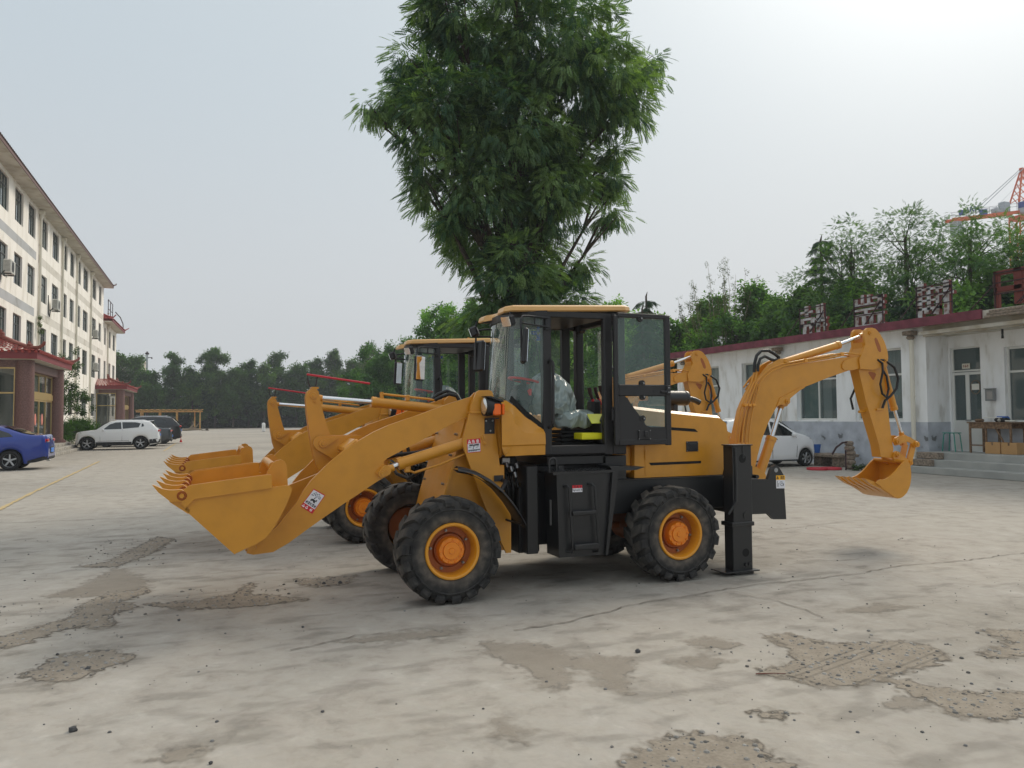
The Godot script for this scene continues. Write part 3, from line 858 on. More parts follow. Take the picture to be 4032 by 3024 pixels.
func cab_part(t: Node3D) -> void:
	var W := 0.565
	var b := B.new()
	for s in [-1.0, 1.0]:
		b.box(V(-0.035, 2.065, s * (W - 0.035)), V(0.105, 1.46, 0.07), 0.012)
		b.box(V(0.69, 2.07, s * (W - 0.04)), V(0.105, 1.50, 0.08), 0.012)
		b.box(V(0.325, 1.385, s * (W - 0.036)), V(0.82, 0.10, 0.068), 0.01)
		b.box(V(0.325, 2.822, s * (W - 0.036)), V(0.84, 0.075, 0.066), 0.01)
	b.box(V(0.87, 2.82, 0), V(0.09, 0.08, 1.0), 0.01)
	b.box(V(0.87, 1.55, 0), V(0.06, 0.42, 1.0), 0.01)
	for s in [-1.0, 1.0]:
		b.box(V(0.86, 2.07, s * 0.50), V(0.10, 1.5, 0.10), 0.012)
		b.box(V(0.80, 2.82, s * 0.53), V(0.12, 0.075, 0.066)); b.box(V(0.80, 1.385, s * 0.53), V(0.12, 0.10, 0.066))
	b.box(V(0.38, 1.35, 0), V(0.92, 0.04, 1.06))
	# header that follows the windscreen, and the dark rim under the glass
	var pc := plan_curve(W, 0.055)
	for i in pc.size() - 1:
		var m: Vector2 = (pc[i] + pc[i + 1]) * 0.5; var d: Vector2 = pc[i + 1] - pc[i]
		b.box(V(m.x, 2.82, m.y), V(d.length() + 0.02, 0.075, 0.03), 0.0, Basis(V(0, 1, 0), -d.angle()))
	var cab := obj("cab", b, M.cab_black, t)
	var seal := B.new()
	for s in [-1.0, 1.0]:
		seal.ext(pv([-0.46, 1.90, -0.412, 1.862, -0.291, 1.750, -0.136, 1.645, -0.09, 1.615, -0.09, 1.66, -0.13, 1.69, -0.27, 1.795, -0.36, 1.88, -0.44, 1.955]), s * W - 0.012, s * W + 0.003)
	obj("window_seal", seal, M.slot_black, cab)
	# roof
	var rf := B.new()
	# outline from above: two corner lobes with a hollowed front edge between them, rounded rear corners
	var plan := [[-0.50, 0.50], [-0.49, 0.30], [-0.40, 0.255], [-0.355, 0.20], [-0.35, 0.0], [-0.345, -0.20], [-0.36, -0.27], [-0.385, -0.30], [-0.425, -0.33], [-0.43, -0.50], [-0.40, -0.575], [0.90, -0.585], [0.98, -0.54], [1.0, -0.40], [1.0, 0.40], [0.98, 0.54], [0.90, 0.585], [-0.44, 0.585]]
	var rl := []
	var cx := 0.28
	for lv in [[0.965, 0.0, 0.93], [0.99, 0.0, 0.975], [1.0, 0.012, 1.0], [0.985, 0.052, 0.99], [0.955, 0.068, 0.95], [0.80, 0.078, 0.80], [0.0, 0.085, 0.0]]:
		var ring := []
		for k in plan.size() + 1:
			var p: Array = plan[k % plan.size()]
			var x: float = cx + (p[0] - cx) * lv[0]
			var dip := 0.018 * smoothstep(-0.25, -0.5, p[0])
			ring.append(V(x, 2.838 + lv[1] + (x + 0.45) * 0.034 - dip, p[1] * lv[2]))
		rl.append(ring)
	for k in rl.size() - 1:
		for j in plan.size(): rf.quad(rl[k][j + 1], rl[k][j], rl[k + 1][j], rl[k + 1][j + 1])
	var under := B.new()
	for j in plan.size(): under.tri(V(cx, 2.846, 0), rl[0][j] + V(0, 0.002, 0), rl[0][j + 1] + V(0, 0.002, 0))
	obj("roof_underside", under, M.plastic_black, cab)
	var roof := obj("roof", rf, M.roof_yellow, cab)
	var ceil := B.new(); ceil.box(V(0.2, 2.80, 0), V(0.92, 0.02, 1.0))
	obj("headliner", ceil, M.plastic_black, cab)
	var eye := B.new()
	var ring := []
	for k in 13: ring.append(V(0.578 + cos(TAU * k / 12) * 0.02, 2.962 + sin(TAU * k / 12) * 0.02, 0.2))
	eye.tube(ring, 0.006, 6)
	obj("lifting_eye", eye, M.yellow_deep, cab)
	# windscreen
	var g0 := []; var g1 := []
	var lo := plan_curve(W - 0.004, 0.0); var hi := plan_curve(W - 0.004, 0.055)
	for i in lo.size():
		var x: float = lo[i].x
		var yb := 1.90
		if x > -0.33 and absf(lo[i].y) > 0.5: yb = lerpf(1.80, 1.62, clampf((x + 0.33) / 0.23, 0, 1))
		g0.append(V(x, yb, lo[i].y)); g1.append(V(lerpf(lo[i].x, hi[i].x, 1.0), 2.785, hi[i].y))
	var ws := B.new()
	var rows := []
	for k in 5:
		var r := []
		for i in g0.size(): r.append((g0[i] as Vector3).lerp(g1[i], k / 4.0))
		rows.append(r)
	ws.grid(rows, true)
	obj("windscreen", ws, M.cab_glass, cab)
	var sg := B.new()
	sg.quad(V(0.03, 1.44, -W + 0.03), V(0.64, 1.44, -W + 0.03), V(0.64, 2.79, -W + 0.03), V(0.03, 2.79, -W + 0.03))
	obj("side_window", sg, M.cab_glass, cab)
	var bg := B.new()
	bg.quad(V(0.88, 1.75, 0.46), V(0.88, 1.75, -0.46), V(0.88, 2.78, -0.46), V(0.88, 2.78, 0.46))
	obj("rear_window", bg, M.cab_glass, cab)
	# thin bar across the far window
	var fb := B.new(); fb.tube([V(0.28, 2.76, -W + 0.05), V(0.42, 1.9, -W + 0.05), V(0.50, 1.45, -W + 0.05)], 0.006, 6)
	obj("window_wiper", fb, M.plastic_black, cab)
	# cowl under the windscreen
	var cw := B.new()
	var cp := [[-0.60, 1.905], [-0.50, 1.905], [-0.412, 1.850], [-0.291, 1.738], [-0.136, 1.634], [-0.085, 1.602]]
	var low := [[-0.61, 1.80], [-0.50, 1.785], [-0.45, 1.68], [-0.39, 1.612], [-0.314, 1.570], [-0.085, 1.560]]
	var ro := []; var ri := []; var rt := []; var rl2 := []
	for k in cp.size():
		rt.append(V(cp[k][0] - 0.02, cp[k][1] + 0.008, 0.35)); ri.append(V(cp[k][0], cp[k][1], W + 0.006)); ro.append(V(low[k][0], low[k][1], W + [0.16, 0.15, 0.13, 0.11, 0.075, 0.05][k]))
		rl2.append(V(-0.085 if k == 5 else low[k][0], 1.455, W + [0.165, 0.155, 0.135, 0.115, 0.082, 0.058][k]))
	var rbm := []
	var rst := []
	for k in low.size():
		var oz: float = W + [0.152, 0.142, 0.122, 0.102, 0.070, 0.046][k]
		rst.append(V(low[k][0], 1.442, oz)); rbm.append(V(low[k][0] if low[k][0] > -0.5 else -0.57, 1.345, oz - 0.004))
	for sgn in [1.0, -1.0]:
		var rws := []
		for r in [rbm, rst, rl2, ro, ri, rt]:
			var rr := []
			for p in r: rr.append(V(p.x, p.y, p.z * sgn))
			rws.append(rr)
		for k in rws.size() - 1: cw.grid([rws[k], rws[k + 1]], sgn < 0)
		# rear edge beside the door post
		var e := rws
		for k in rws.size() - 2:
			var a: Vector3 = rws[k][-1]; var c: Vector3 = rws[k + 1][-1]
			cw.quad(a, V(a.x, a.y, (W - 0.05) * sgn), V(c.x, c.y, (W - 0.05) * sgn), c)
	cw.box(V(-0.57, 1.60, 0), V(0.10, 0.56, 1.16), 0.04)
	cw.box(V(-0.33, 1.46, 0), V(0.48, 0.22, 1.12), 0.02)
	obj("cowl", cw, M.yellow, cab)
	# inside
	var sw := B.new()
	var r1 := []
	var sc := V(-0.07, 2.14, 0.0); var sb := Basis(V(0, 0, 1), -0.18)
	for k in 25: r1.append(sc + sb * V(cos(TAU * k / 24) * 0.17, 0, sin(TAU * k / 24) * 0.17))
	sw.tube(r1, 0.014, 8)
	var wheel := obj("steering_wheel", sw, M.red, cab)
	var sp := B.new()
	for k in 3:
		var a := TAU * k / 3
		sp.tube([sc, sc + sb * V(cos(a) * 0.165, 0, sin(a) * 0.165)], 0.010, 6)
	sp.tube([sc, sc + sb * V(0, -0.5, 0)], 0.035, 10)
	sp.box(sc + V(-0.05, -0.10, 0), V(0.12, 0.10, 0.16), 0.02)
	obj("steering_column", sp, M.plastic_black, cab)
	var dash := B.new()
	dash.box(V(-0.16, 1.66, 0.0), V(0.20, 0.50, 0.34), 0.04); dash.box(V(-0.10, 1.95, 0.0), V(0.20, 0.16, 0.26), 0.03, Basis(V(0, 0, 1), -0.3))
	dash.box(V(0.76, 1.57, 0.05), V(0.20, 0.34, 0.86), 0.05); dash.box(V(0.74, 1.80, 0.12), V(0.12, 0.26, 0.16), 0.03)
	obj("console", dash, M.plastic_black, cab)
	var ky := B.new(); ky.cyl(V(-0.06, 2.04, 0.16), V(-0.065, 1.97, 0.17), 0.018, 0.015, 10)
	ky.tube([V(-0.08, 2.03, 0.14), V(-0.06, 1.97, 0.15)], 0.01, 6)
	obj("key_tag", ky, M.red, cab)
	# seat under plastic
	var seat := B.new()
	var prof_s := []
	for q in [[1.61, 0.20, 0.22], [1.625, 0.235, 0.26], [1.70, 0.25, 0.28], [1.77, 0.24, 0.27], [1.80, 0.20, 0.22], [1.805, 0.02, 0.02]]:
		var rg := []
		for k in 33:
			var a := TAU * k / 32
			var wob := 1.0 + 0.03 * sin(a * 7.0 + q[0] * 30.0) + 0.02 * sin(a * 13.0)
			rg.append(V(0.49 + cos(a) * q[1] * wob * (1.0 + 0.12 * absf(sin(2 * a))), q[0] + 0.012 * sin(a * 9.0), sin(a) * q[2] * wob * (1.0 + 0.12 * absf(sin(2 * a)))))
		prof_s.append(rg)
	seat.grid(prof_s, true)
	obj("seat", seat, M.plastic_wrap, cab)
	var back := B.new()
	var rws2 := []
	for q in [[1.76, 0.24, 0.20, 0.29], [1.80, 0.255, 0.23, 0.28], [1.90, 0.27, 0.26, 0.275], [2.00, 0.255, 0.26, 0.265], [2.10, 0.215, 0.25, 0.24], [2.18, 0.15, 0.21, 0.22], [2.22, 0.08, 0.13, 0.21], [2.23, 0.005, 0.01, 0.21]]:
		var ring2 := []
		for k in 33:
			var a := TAU * k / 32
			var wob := 1.0 + 0.04 * sin(a * 6.0 + q[0] * 17.0) + 0.025 * sin(a * 11.0 - q[0] * 23.0)
			ring2.append(V(q[3] + cos(a) * q[1] * wob, q[0] + 0.01 * sin(a * 8.0), sin(a) * q[2] * wob))
		rws2.append(ring2)
	back.grid(rws2, true)
	obj("seat_back", back, M.plastic_wrap, cab)
	var susp := B.new()
	for k in 4: susp.box(V(0.48, 1.43 + k * 0.045, 0.0), V(0.40, 0.035, 0.44), 0.012)
	obj("seat_bellows", susp, M.dark, cab)
	for q in [[0.655, 2.06, 0.17], [0.70, 2.05, 0.10], [0.81, 2.085, 0.14], [0.80, 2.07, 0.04]]:
		var lv := B.new()
		lv.tube([V(q[0] + 0.15, q[1] - 0.32, q[2]), V(q[0] + 0.05, q[1] - 0.15, q[2])], 0.011, 6)
		var l := obj("control_lever", lv, M.brass, cab)
		var rg := B.new(); rg.cyl(V(q[0] + 0.07, q[1] - 0.20, q[2]), V(q[0] + 0.04, q[1] - 0.13, q[2]), 0.019, 0.017, 10)
		obj("lever_boot", rg, M.red, l)
		var kn := B.new(); kn.tube([V(q[0] + 0.04, q[1] - 0.13, q[2]), V(q[0] + 0.01, q[1] - 0.06, q[2]), V(q[0], q[1], q[2])], 0.016, 8, 0.024)
		obj("lever_grip", kn, M.handle_brown, l)
	var fan := B.new()
	for k in 3:
		var r := []
		for i in 21: r.append(V(0.16 + cos(TAU * i / 20) * (0.04 + k * 0.032), 2.69 + sin(TAU * i / 20) * (0.04 + k * 0.032), -0.10 + 0.02 * (2 - k)))
		fan.tube(r, 0.0025, 5)
	for k in 12: fan.tube([V(0.16, 2.69, -0.06), V(0.16 + cos(TAU * k / 12) * 0.104, 2.69 + sin(TAU * k / 12) * 0.104, -0.10)], 0.002, 4)
	var fo := obj("cab_fan", fan, M.chrome, cab)
	var bl := B.new()
	for k in 4: bl.box(V(0.16, 2.69, -0.11) + Basis(V(0, 0, 1), TAU * k / 4) * V(0.05, 0, 0), V(0.07, 0.045, 0.008), 0.0, Basis(V(0, 0, 1), TAU * k / 4) * Basis(V(1, 0, 0), 0.4))
	obj("fan_blade", bl, M.blue_fan, fo)
	# grab handle, mirrors, work lamps
	var gh := B.new(); gh.tube([V(-0.02, 2.30, W - 0.01), V(-0.01, 2.33, W + 0.03), V(0.0, 2.31, W + 0.055), V(0.005, 2.27, W + 0.06), V(0.0, 1.70, W + 0.06), V(-0.01, 1.64, W + 0.05), V(-0.02, 1.62, W - 0.01)], 0.016, 8)
	obj("grab_handle", gh, M.cab_black, cab)
	for s in [-1.0, 1.0]:
		var mb := B.new()
		mb.tube([V(-0.03, 2.77, s * (W + 0.02)), V(-0.28, 2.775, s * (W + 0.08)), V(-0.36, 2.765, s * (W + 0.12)), V(-0.385, 2.73, s * (W + 0.14)), V(-0.39, 2.62, s * (W + 0.15)), V(-0.385, 2.30, s * (W + 0.15))], 0.011, 8)
		mb.tube([V(-0.03, 2.675, s * (W + 0.02)), V(-0.30, 2.69, s * (W + 0.09)), V(-0.38, 2.695, s * (W + 0.14))], 0.009, 8)
		mb.tube([V(-0.20, 2.685, s * (W + 0.06)), V(-0.20, 2.772, s * (W + 0.06))], 0.009, 8)
		mb.box(V(-0.032, 2.725, s * (W + 0.012)), V(0.06, 0.16, 0.02), 0.004)
		obj("mirror_arm", mb, M.plastic_black, cab)
		var mh := B.new(); mh.box(Vector3.ZERO, V(0.055, 0.37, 0.19), 0.026)
		var mir := obj("wing_mirror", mh, M.plastic_black, t)
		mir.position = V(-0.35, 2.46, s * (W + 0.14)); mir.rotation = Vector3(0, -0.30 * s, -0.06)
		var mg := B.new(); mg.box(V(0.0285, 0, 0), V(0.004, 0.33, 0.155), 0.0)
		obj("mirror_glass", mg, M.mirror, mir)
		var wl := B.new(); wl.box(V(-0.46, 2.73, s * 0.55), V(0.09, 0.12, 0.13), 0.02, Basis(V(0, 1, 0), 0.5 * s) * Basis(V(0, 0, 1), 0.35))
		wl.tube([V(-0.43, 2.85, s * 0.55), V(-0.45, 2.78, s * 0.55)], 0.012, 6)
		var w := obj("work_lamp", wl, M.plastic_black, cab)
		var wf := B.new(); wf.box(V(-0.46, 2.73, s * 0.55) + Basis(V(0, 1, 0), 0.5 * s) * Basis(V(0, 0, 1), 0.35) * V(-0.047, 0, 0), V(0.006, 0.10, 0.11), 0.0, Basis(V(0, 1, 0), 0.5 * s) * Basis(V(0, 0, 1), 0.35))
		obj("lamp_lens", wf, M.lens, w)
		var rear := B.new(); rear.box(V(0.85, 2.79, s * 0.42), V(0.10, 0.10, 0.12), 0.02); rear.tube([V(0.86, 2.89, s * 0.42), V(0.85, 2.82, s * 0.42)], 0.014, 6)
		obj("work_lamp", rear, M.plastic_black, cab)
	# door swung right back
	var dz := 0.655
	var db := B.new()
	db.box(V(0.727, 2.125, dz), V(0.05, 1.40, 0.045), 0.008); db.box(V(1.372, 2.13, dz), V(0.066, 1.43, 0.045), 0.008)
	db.box(V(1.05, 2.826, dz), V(0.60, 0.05, 0.045), 0.006); db.box(V(1.05, 1.455, dz), V(0.60, 0.06, 0.045), 0.006)
	db.box(V(1.05, 2.015, dz), V(0.60, 0.125, 0.05), 0.008)
	db.ext(pv([0.752, 1.484, 1.34, 1.484, 1.34, 1.615, 1.139, 1.615, 1.105, 1.625, 1.077, 1.645, 1.05, 1.70, 1.004, 1.743, 0.883, 1.894, 0.86, 1.93, 0.82, 1.953, 0.752, 1.953]), dz - 0.012, dz + 0.014)
	db.box(V(1.06, 1.535, dz + 0.024), V(0.15, 0.10, 0.008), 0.002); db.box(V(1.075, 1.54, dz + 0.035), V(0.05, 0.07, 0.02), 0.008)
	for y in [2.6, 1.75]: db.cyl(V(0.692, y - 0.06, dz - 0.012), V(0.692, y + 0.06, dz - 0.012), 0.014, 0.014, 10)
	for q in [[1.03, 2.795], [1.045, 2.092], [1.05, 1.945], [1.045, 1.71]]: db.cyl(V(q[0], q[1], dz - 0.01), V(q[0], q[1], dz + 0.02), 0.034, 0.034, 16)
	var door := obj("cab_door", db, M.cab_black, t)
	var dg := B.new()
	dg.quad(V(0.745, 2.07, dz), V(1.345, 2.07, dz), V(1.345, 2.81, dz), V(0.745, 2.81, dz))
	var lower := B.new()
	lower.ext(pv([1.345, 1.61, 1.139, 1.61, 1.077, 1.64, 1.004, 1.74, 0.86, 1.92, 0.88, 1.96, 1.345, 1.96]), dz - 0.002, dz + 0.002)
	obj("door_window", dg, M.cab_glass, door); obj("lower_door_window", lower, M.cab_glass, door)
	var la := B.new(); la.box(V(1.36, 2.02, dz + 0.035), V(0.05, 0.10, 0.02), 0.005); la.box(V(1.31, 2.0, dz + 0.035), V(0.09, 0.03, 0.02), 0.008)
	la.cyl(V(1.19, 2.01, dz + 0.02), V(1.19, 2.01, dz + 0.028), 0.018, 0.018, 14)
	obj("door_latch", la, M.plastic_black, door)
	var db2 := B.new()
	for q in [[1.03, 2.795], [1.045, 2.092], [1.05, 1.945], [1.045, 1.71], [1.36, 2.045], [1.36, 1.995]]: db2.cyl(V(q[0], q[1], dz + 0.02), V(q[0], q[1], dz + 0.05), 0.010, 0.009, 10)
	for q in [[0.99, 1.58], [1.13, 1.58], [0.99, 1.49], [1.13, 1.49]]: db2.cyl(V(q[0], q[1], dz + 0.02), V(q[0], q[1], dz + 0.031), 0.006, 0.005, 8)
	obj("door_bolt", db2, M.steel, door)

func rear_part(t: Node3D) -> void:
	# engine hood with its chamfered top
	var hz := 0.50
	var b := B.new()
	var lo := [[1.031, 1.055], [2.197, 1.055], [2.295, 1.395], [2.266, 1.640], [2.180, 1.705], [1.505, 1.765], [1.049, 1.812]]
	b.ext(pv([1.031, 1.055, 2.197, 1.055, 2.295, 1.395, 2.266, 1.640, 2.180, 1.705, 1.505, 1.765, 1.049, 1.812]), -hz, hz)
	var up := [[2.262, 1.655], [2.176, 1.735], [1.505, 1.798], [1.049, 1.846]]
	var dn := [[2.266, 1.640], [2.180, 1.705], [1.505, 1.765], [1.049, 1.812]]
	for i in 3:
		for s in [-1.0, 1.0]:
			var a := V(dn[i][0], dn[i][1], s * hz); var c := V(dn[i + 1][0], dn[i + 1][1], s * hz)
			var a2 := V(up[i][0], up[i][1], s * (hz - 0.05)); var c2 := V(up[i + 1][0], up[i + 1][1], s * (hz - 0.05))
			if s > 0: b.quad(a, a2, c2, c)
			else: b.quad(a, c, c2, a2)
		b.quad(V(up[i][0], up[i][1], hz - 0.05), V(up[i][0], up[i][1], -hz + 0.05), V(up[i + 1][0], up[i + 1][1], -hz + 0.05), V(up[i + 1][0], up[i + 1][1], hz - 0.05))
	b.box(V(0.93, 1.25, 0.0), V(0.22, 0.30, 0.86), 0.02)
	b.box(V(0.80, 1.36, 0.36), V(0.07, 0.12, 0.1), 0.01)
	var hood := obj("engine_hood", b, M.yellow, t)
	for s in [-1.0, 1.0]:
		var sl := B.new()
		sl.ext(pv([1.10, 1.636, 1.514, 1.608, 1.819, 1.587, 1.84, 1.577, 1.870, 1.549, 1.514, 1.576, 1.10, 1.604]), s * hz - 0.003, s * hz + 0.003)
		obj("hood_vent", sl, M.slot_black, hood)
		var sl2 := B.new()
		sl2.ext(pv([1.217, 1.218, 1.906, 1.221, 1.903, 1.193, 1.242, 1.188]), s * hz - 0.003, s * hz + 0.003)
		obj("hood_vent", sl2, M.slot_black, hood)
		var la := B.new()
		la.box(V(1.786, 1.387, s * (hz + 0.004)), V(0.16, 0.115, 0.012), 0.004)
		la.box(V(1.79, 1.385, s * (hz + 0.008)), V(0.095, 0.08, 0.012), 0.005)
		var lt := obj("hood_latch", la, M.plastic_black, hood)
		var lb := B.new()
		for q in [[1.714, 1.435], [1.858, 1.435], [1.714, 1.339], [1.858, 1.339]]: lb.cyl(V(q[0], q[1], s * (hz + 0.009)), V(q[0], q[1], s * (hz + 0.014)), 0.006, 0.005, 8)
		obj("latch_screw", lb, M.steel, lt)
		var hg := B.new()
		hg.box(V(1.169, 1.30, s * (hz + 0.002)), V(0.006, 0.46, 0.006))
		hg.cyl(V(1.172, 1.26, s * (hz + 0.006)), V(1.172, 1.36, s * (hz + 0.006)), 0.011, 0.011, 8)
		obj("hood_hinge", hg, M.yellow, hood)
	var mf := B.new()
	mf.lathe(V(1.45, 1.945, 0.1), V(1, 0, 0), [[0, 0.0], [0.0, 0.075], [0.02, 0.088], [0.50, 0.088], [0.52, 0.092], [0.545, 0.088], [0.56, 0.05], [0.56, 0.0]], 24)
	mf.box(V(1.82, 1.82, 0.1), V(0.06, 0.12, 0.08), 0.005)
	mf.tube([V(2.0, 1.935, 0.1), V(2.06, 1.935, 0.1), V(2.12, 1.92, 0.1), V(2.18, 1.893, 0.1)], 0.034, 14)
	var muf := obj("muffler", mf, M.black_paint, t)
	var mh := B.new(); mh.cyl(V(2.18, 1.893, 0.1), V(2.183, 1.8915, 0.1), 0.029, 0.029, 14)
	obj("exhaust_mouth", mh, M.slot_black, muf)
	var et := B.new(); et.tube([V(1.30, 1.80, 0.1), V(1.29, 1.88, 0.1), V(1.33, 1.94, 0.1), V(1.45, 1.945, 0.1)], 0.03, 10)
	obj("exhaust_elbow", et, M.yellow, t)
	# frame and belly
	var ch := B.new()
	for s in [-1.0, 1.0]:
		ch.box(V(1.43, 0.86, s * 0.53), V(1.48, 0.35, 0.03), 0.004)
		ch.box(V(1.43, 1.042, s * 0.51), V(1.48, 0.014, 0.08), 0.002)
	ch.box(V(1.4, 0.75, 0), V(1.3, 0.14, 0.9), 0.01)
	ch.box(V(0.35, 0.80, -0.1), V(0.85, 0.85, 0.9), 0.02)
	ch.box(V(0.35, 1.27, 0), V(0.70, 0.10, 0.95), 0.01)
	ch.box(V(0.80, 1.10, 0.05), V(0.30, 0.42, 0.85), 0.01)
	ch.box(V(-0.20, 0.66, 0.0), V(0.24, 0.68, 0.86), 0.01)
	ch.box(V(-0.22, 0.78, 0.50), V(0.13, 0.90, 0.16), 0.01)
	ch.box(V(-0.40, 0.40, 0.0), V(0.30, 0.10, 0.40), 0.01); ch.box(V(-0.42, 0.95, 0.0), V(0.30, 0.12, 0.40), 0.02)
	ch.cyl(V(-0.45, 0.35, 0), V(-0.45, 1.02, 0), 0.07, 0.07, 14)
	ch.box(V(-0.35, 1.20, -0.2), V(0.35, 0.22, 0.5), 0.02)
	var chs := obj("rear_chassis", ch, M.black_paint, t)
	var vb := B.new()
	vb.box(V(-0.42, 1.28, 0.28), V(0.10, 0.07, 0.14), 0.01); vb.box(V(-0.38, 1.19, 0.36), V(0.06, 0.06, 0.08), 0.01)
	for q in [[-0.43, 1.26, 0.37], [-0.40, 1.22, 0.42], [-0.36, 1.16, 0.43], [-0.49, 1.24, 0.3], [-0.33, 1.25, 0.40]]:
		vb.cyl(V(q[0], q[1], q[2]), V(q[0] + 0.01, q[1] - 0.05, q[2] + 0.015), 0.022, 0.018, 8)
	obj("valve_block", vb, M.steel, t)
	var hz2 := B.new()
	for k in 5: hz2.tube([V(-0.50 + k * 0.05, 1.22, 0.30 - k * 0.03), V(-0.53 + k * 0.06, 1.0, 0.36), V(-0.42 + k * 0.03, 0.78, 0.30), V(-0.30, 0.58, 0.2)], 0.016, 6)
	obj("hydraulic_hose", hz2, M.hose, t)
	var ds := B.new(); ds.cyl(V(-1.0, 0.45, 0.0), V(1.2, 0.48, 0), 0.045, 0.045, 12)
	obj("drive_shaft", ds, M.rim_inside, t)
	# hydraulic oil tank with its ladder
	for s in [1.0, -1.0]:
		var tk := B.new()
		tk.ext(pv([-0.048, 1.145, 0.57, 1.150, 0.490, 0.31, -0.026, 0.315]), 0.50, 0.80)
		tk.ext(pv([0.575, 1.16, 0.60, 1.16, 0.507, 0.31, 0.482, 0.31]), 0.50, 0.84)
		if s < 0: tk.move(Transform3D(Basis(V(0, 1, 0), PI), V(0.55, 0, 0)))
		var tank := obj("oil_tank" if s > 0 else "fuel_tank", tk, M.black_paint, t)
		if s < 0: continue
		var tp := B.new()
		tp.ext(pv([-0.10, 1.147, 0.585, 1.155, 0.587, 1.182, -0.10, 1.172]), 0.46, 0.835)
		for i in 12:
			for k in 5: tp.box(V(-0.06 + i * 0.054, 1.178 + i * 0.0008, 0.50 + k * 0.07), V(0.028, 0.008, 0.006), 0.0, Basis(V(0, 1, 0), 0.7 if (i + k) % 2 else -0.7))
		obj("tread_plate", tp, M.black_paint, tank)
		var fn := B.new()
		fn.ext(pv([0.55, 1.222, 0.99, 1.197, 0.88, 1.168, 0.668, 1.168, 0.532, 0.305, 0.478, 0.303, 0.60, 1.17]), 0.55, 0.80)
		obj("fender_panel", fn, M.black_paint, tank)
		var lp := B.new()
		lp.tube([V(-0.08, 1.17, 0.70), V(-0.085, 1.27, 0.70), V(-0.07, 1.30, 0.70), V(-0.04, 1.315, 0.70), V(-0.015, 1.30, 0.70), V(-0.003, 1.265, 0.70), V(-0.003, 1.17, 0.70)], 0.013, 8)
		obj("hand_loop", lp, M.black_paint, tank)
		var cp := B.new(); cp.cyl(V(0.05, 1.175, 0.66), V(0.05, 1.188, 0.66), 0.068, 0.068, 20); cp.cyl(V(0.05, 1.188, 0.66), V(0.05, 1.232, 0.66), 0.05, 0.048, 20)
		obj("filler_cap", cp, M.plastic_black, tank)
		var ld := B.new()
		ld.tube([V(0.03, 1.03, 0.80), V(0.045, 1.04, 0.845), V(0.062, 1.02, 0.86), V(0.095, 0.42, 0.86), V(0.092, 0.37, 0.85), V(0.05, 0.37, 0.80)], 0.013, 8)
		ld.tube([V(0.30, 1.04, 0.80), V(0.33, 1.045, 0.845), V(0.352, 1.02, 0.86), V(0.388, 0.40, 0.86), V(0.385, 0.36, 0.85), V(0.36, 0.35, 0.80)], 0.013, 8)
		ld.box(V(0.225, 0.76, 0.86), V(0.27, 0.04, 0.06), 0.006); ld.box(V(0.242, 0.42, 0.86), V(0.27, 0.055, 0.06), 0.006)
		obj("ladder", ld, M.black_paint, tank)
		sticker(tank, "sticker_oil", Vector2(0.128, 0.966), Vector2(0.240, 0.966), Vector2(0.238, 1.036), Vector2(0.126, 1.036), 0.803)
		var ga := B.new(); ga.box(V(-0.055, 0.755, 0.66), V(0.016, 0.26, 0.03), 0.004)
		obj("oil_gauge", ga, M.steel, tank)
	# stabilisers
	for s in [1.0, -1.0]:
		var z: float = 0.865 * s
		var lg := B.new()
		lg.box(V(2.125, 0.985, z), V(0.25, 0.84, 0.17), 0.006)
		lg.box(V(2.125, 1.409, z), V(0.27, 0.012, 0.20), 0.002)
		lg.box(V(2.115, 0.548, z), V(0.295, 0.045, 0.205), 0.006)
		lg.tube([V(2.03, 1.38, z + 0.09 * s), V(2.035, 1.0, z + 0.095 * s), V(2.03, 0.8, z + 0.095 * s), V(1.95, 0.66, z + 0.06 * s)], 0.016, 8)
		lg.box(V(2.135, 1.36, z + 0.088 * s), V(0.022, 0.08, 0.012), 0.004); lg.box(V(2.14, 1.29, z + 0.088 * s), V(0.022, 0.05, 0.012), 0.004)
		var leg := obj("stabiliser", lg, M.black_paint, t)
		var il := B.new(); il.box(V(2.12, 0.285, z), V(0.255, 0.50, 0.155), 0.006)
		il.box(V(2.13, 0.022, z), V(0.25, 0.034, 0.17), 0.004); il.box(V(2.07, 0.042, z), V(0.46, 0.012, 0.26), 0.002)
		obj("inner_leg", il, M.black_paint, leg)
		var ho := B.new()
		ho.cyl(V(2.126, 1.262, z + 0.086 * s), V(2.126, 1.262, z + 0.0862 * s), 0.048, 0.048, 20)
		ho.cyl(V(2.155, 0.235, z + 0.0785 * s), V(2.155, 0.235, z + 0.0792 * s), 0.045, 0.045, 20)
		obj("pin_hole", ho, M.slot_black, leg)
		var rb := B.new()
		rb.cyl(V(2.15, 0.105, z + 0.078 * s), V(2.15, 0.105, z + 0.095 * s), 0.022, 0.02, 14); rb.cyl(V(2.205, 0.105, z + 0.078 * s), V(2.205, 0.105, z + 0.09 * s), 0.02, 0.018, 14)
		rb.cyl(V(2.165, 0.64, z + 0.086 * s), V(2.165, 0.64, z + 0.094 * s), 0.042, 0.042, 20)
		obj("leg_bolt", rb, M.black_paint, leg)
	# frame that carries the backhoe
	var rf := B.new()
	for s in [1.0, -1.0]:
		rf.ext(pv([2.20, 1.02, 2.613, 1.006, 2.655, 1.10, 2.685, 1.145, 2.73, 1.165, 2.768, 1.15, 2.795, 1.11, 2.838, 1.048, 2.864, 0.538, 2.680, 0.548, 2.603, 0.615, 2.20, 0.624]), s * 0.755 - 0.022, s * 0.755 + 0.022)
	rf.box(V(2.36, 0.82, 0), V(0.28, 0.40, 1.5), 0.01)
	rf.box(V(2.70, 0.70, 0), V(0.30, 0.06, 1.45), 0.01)
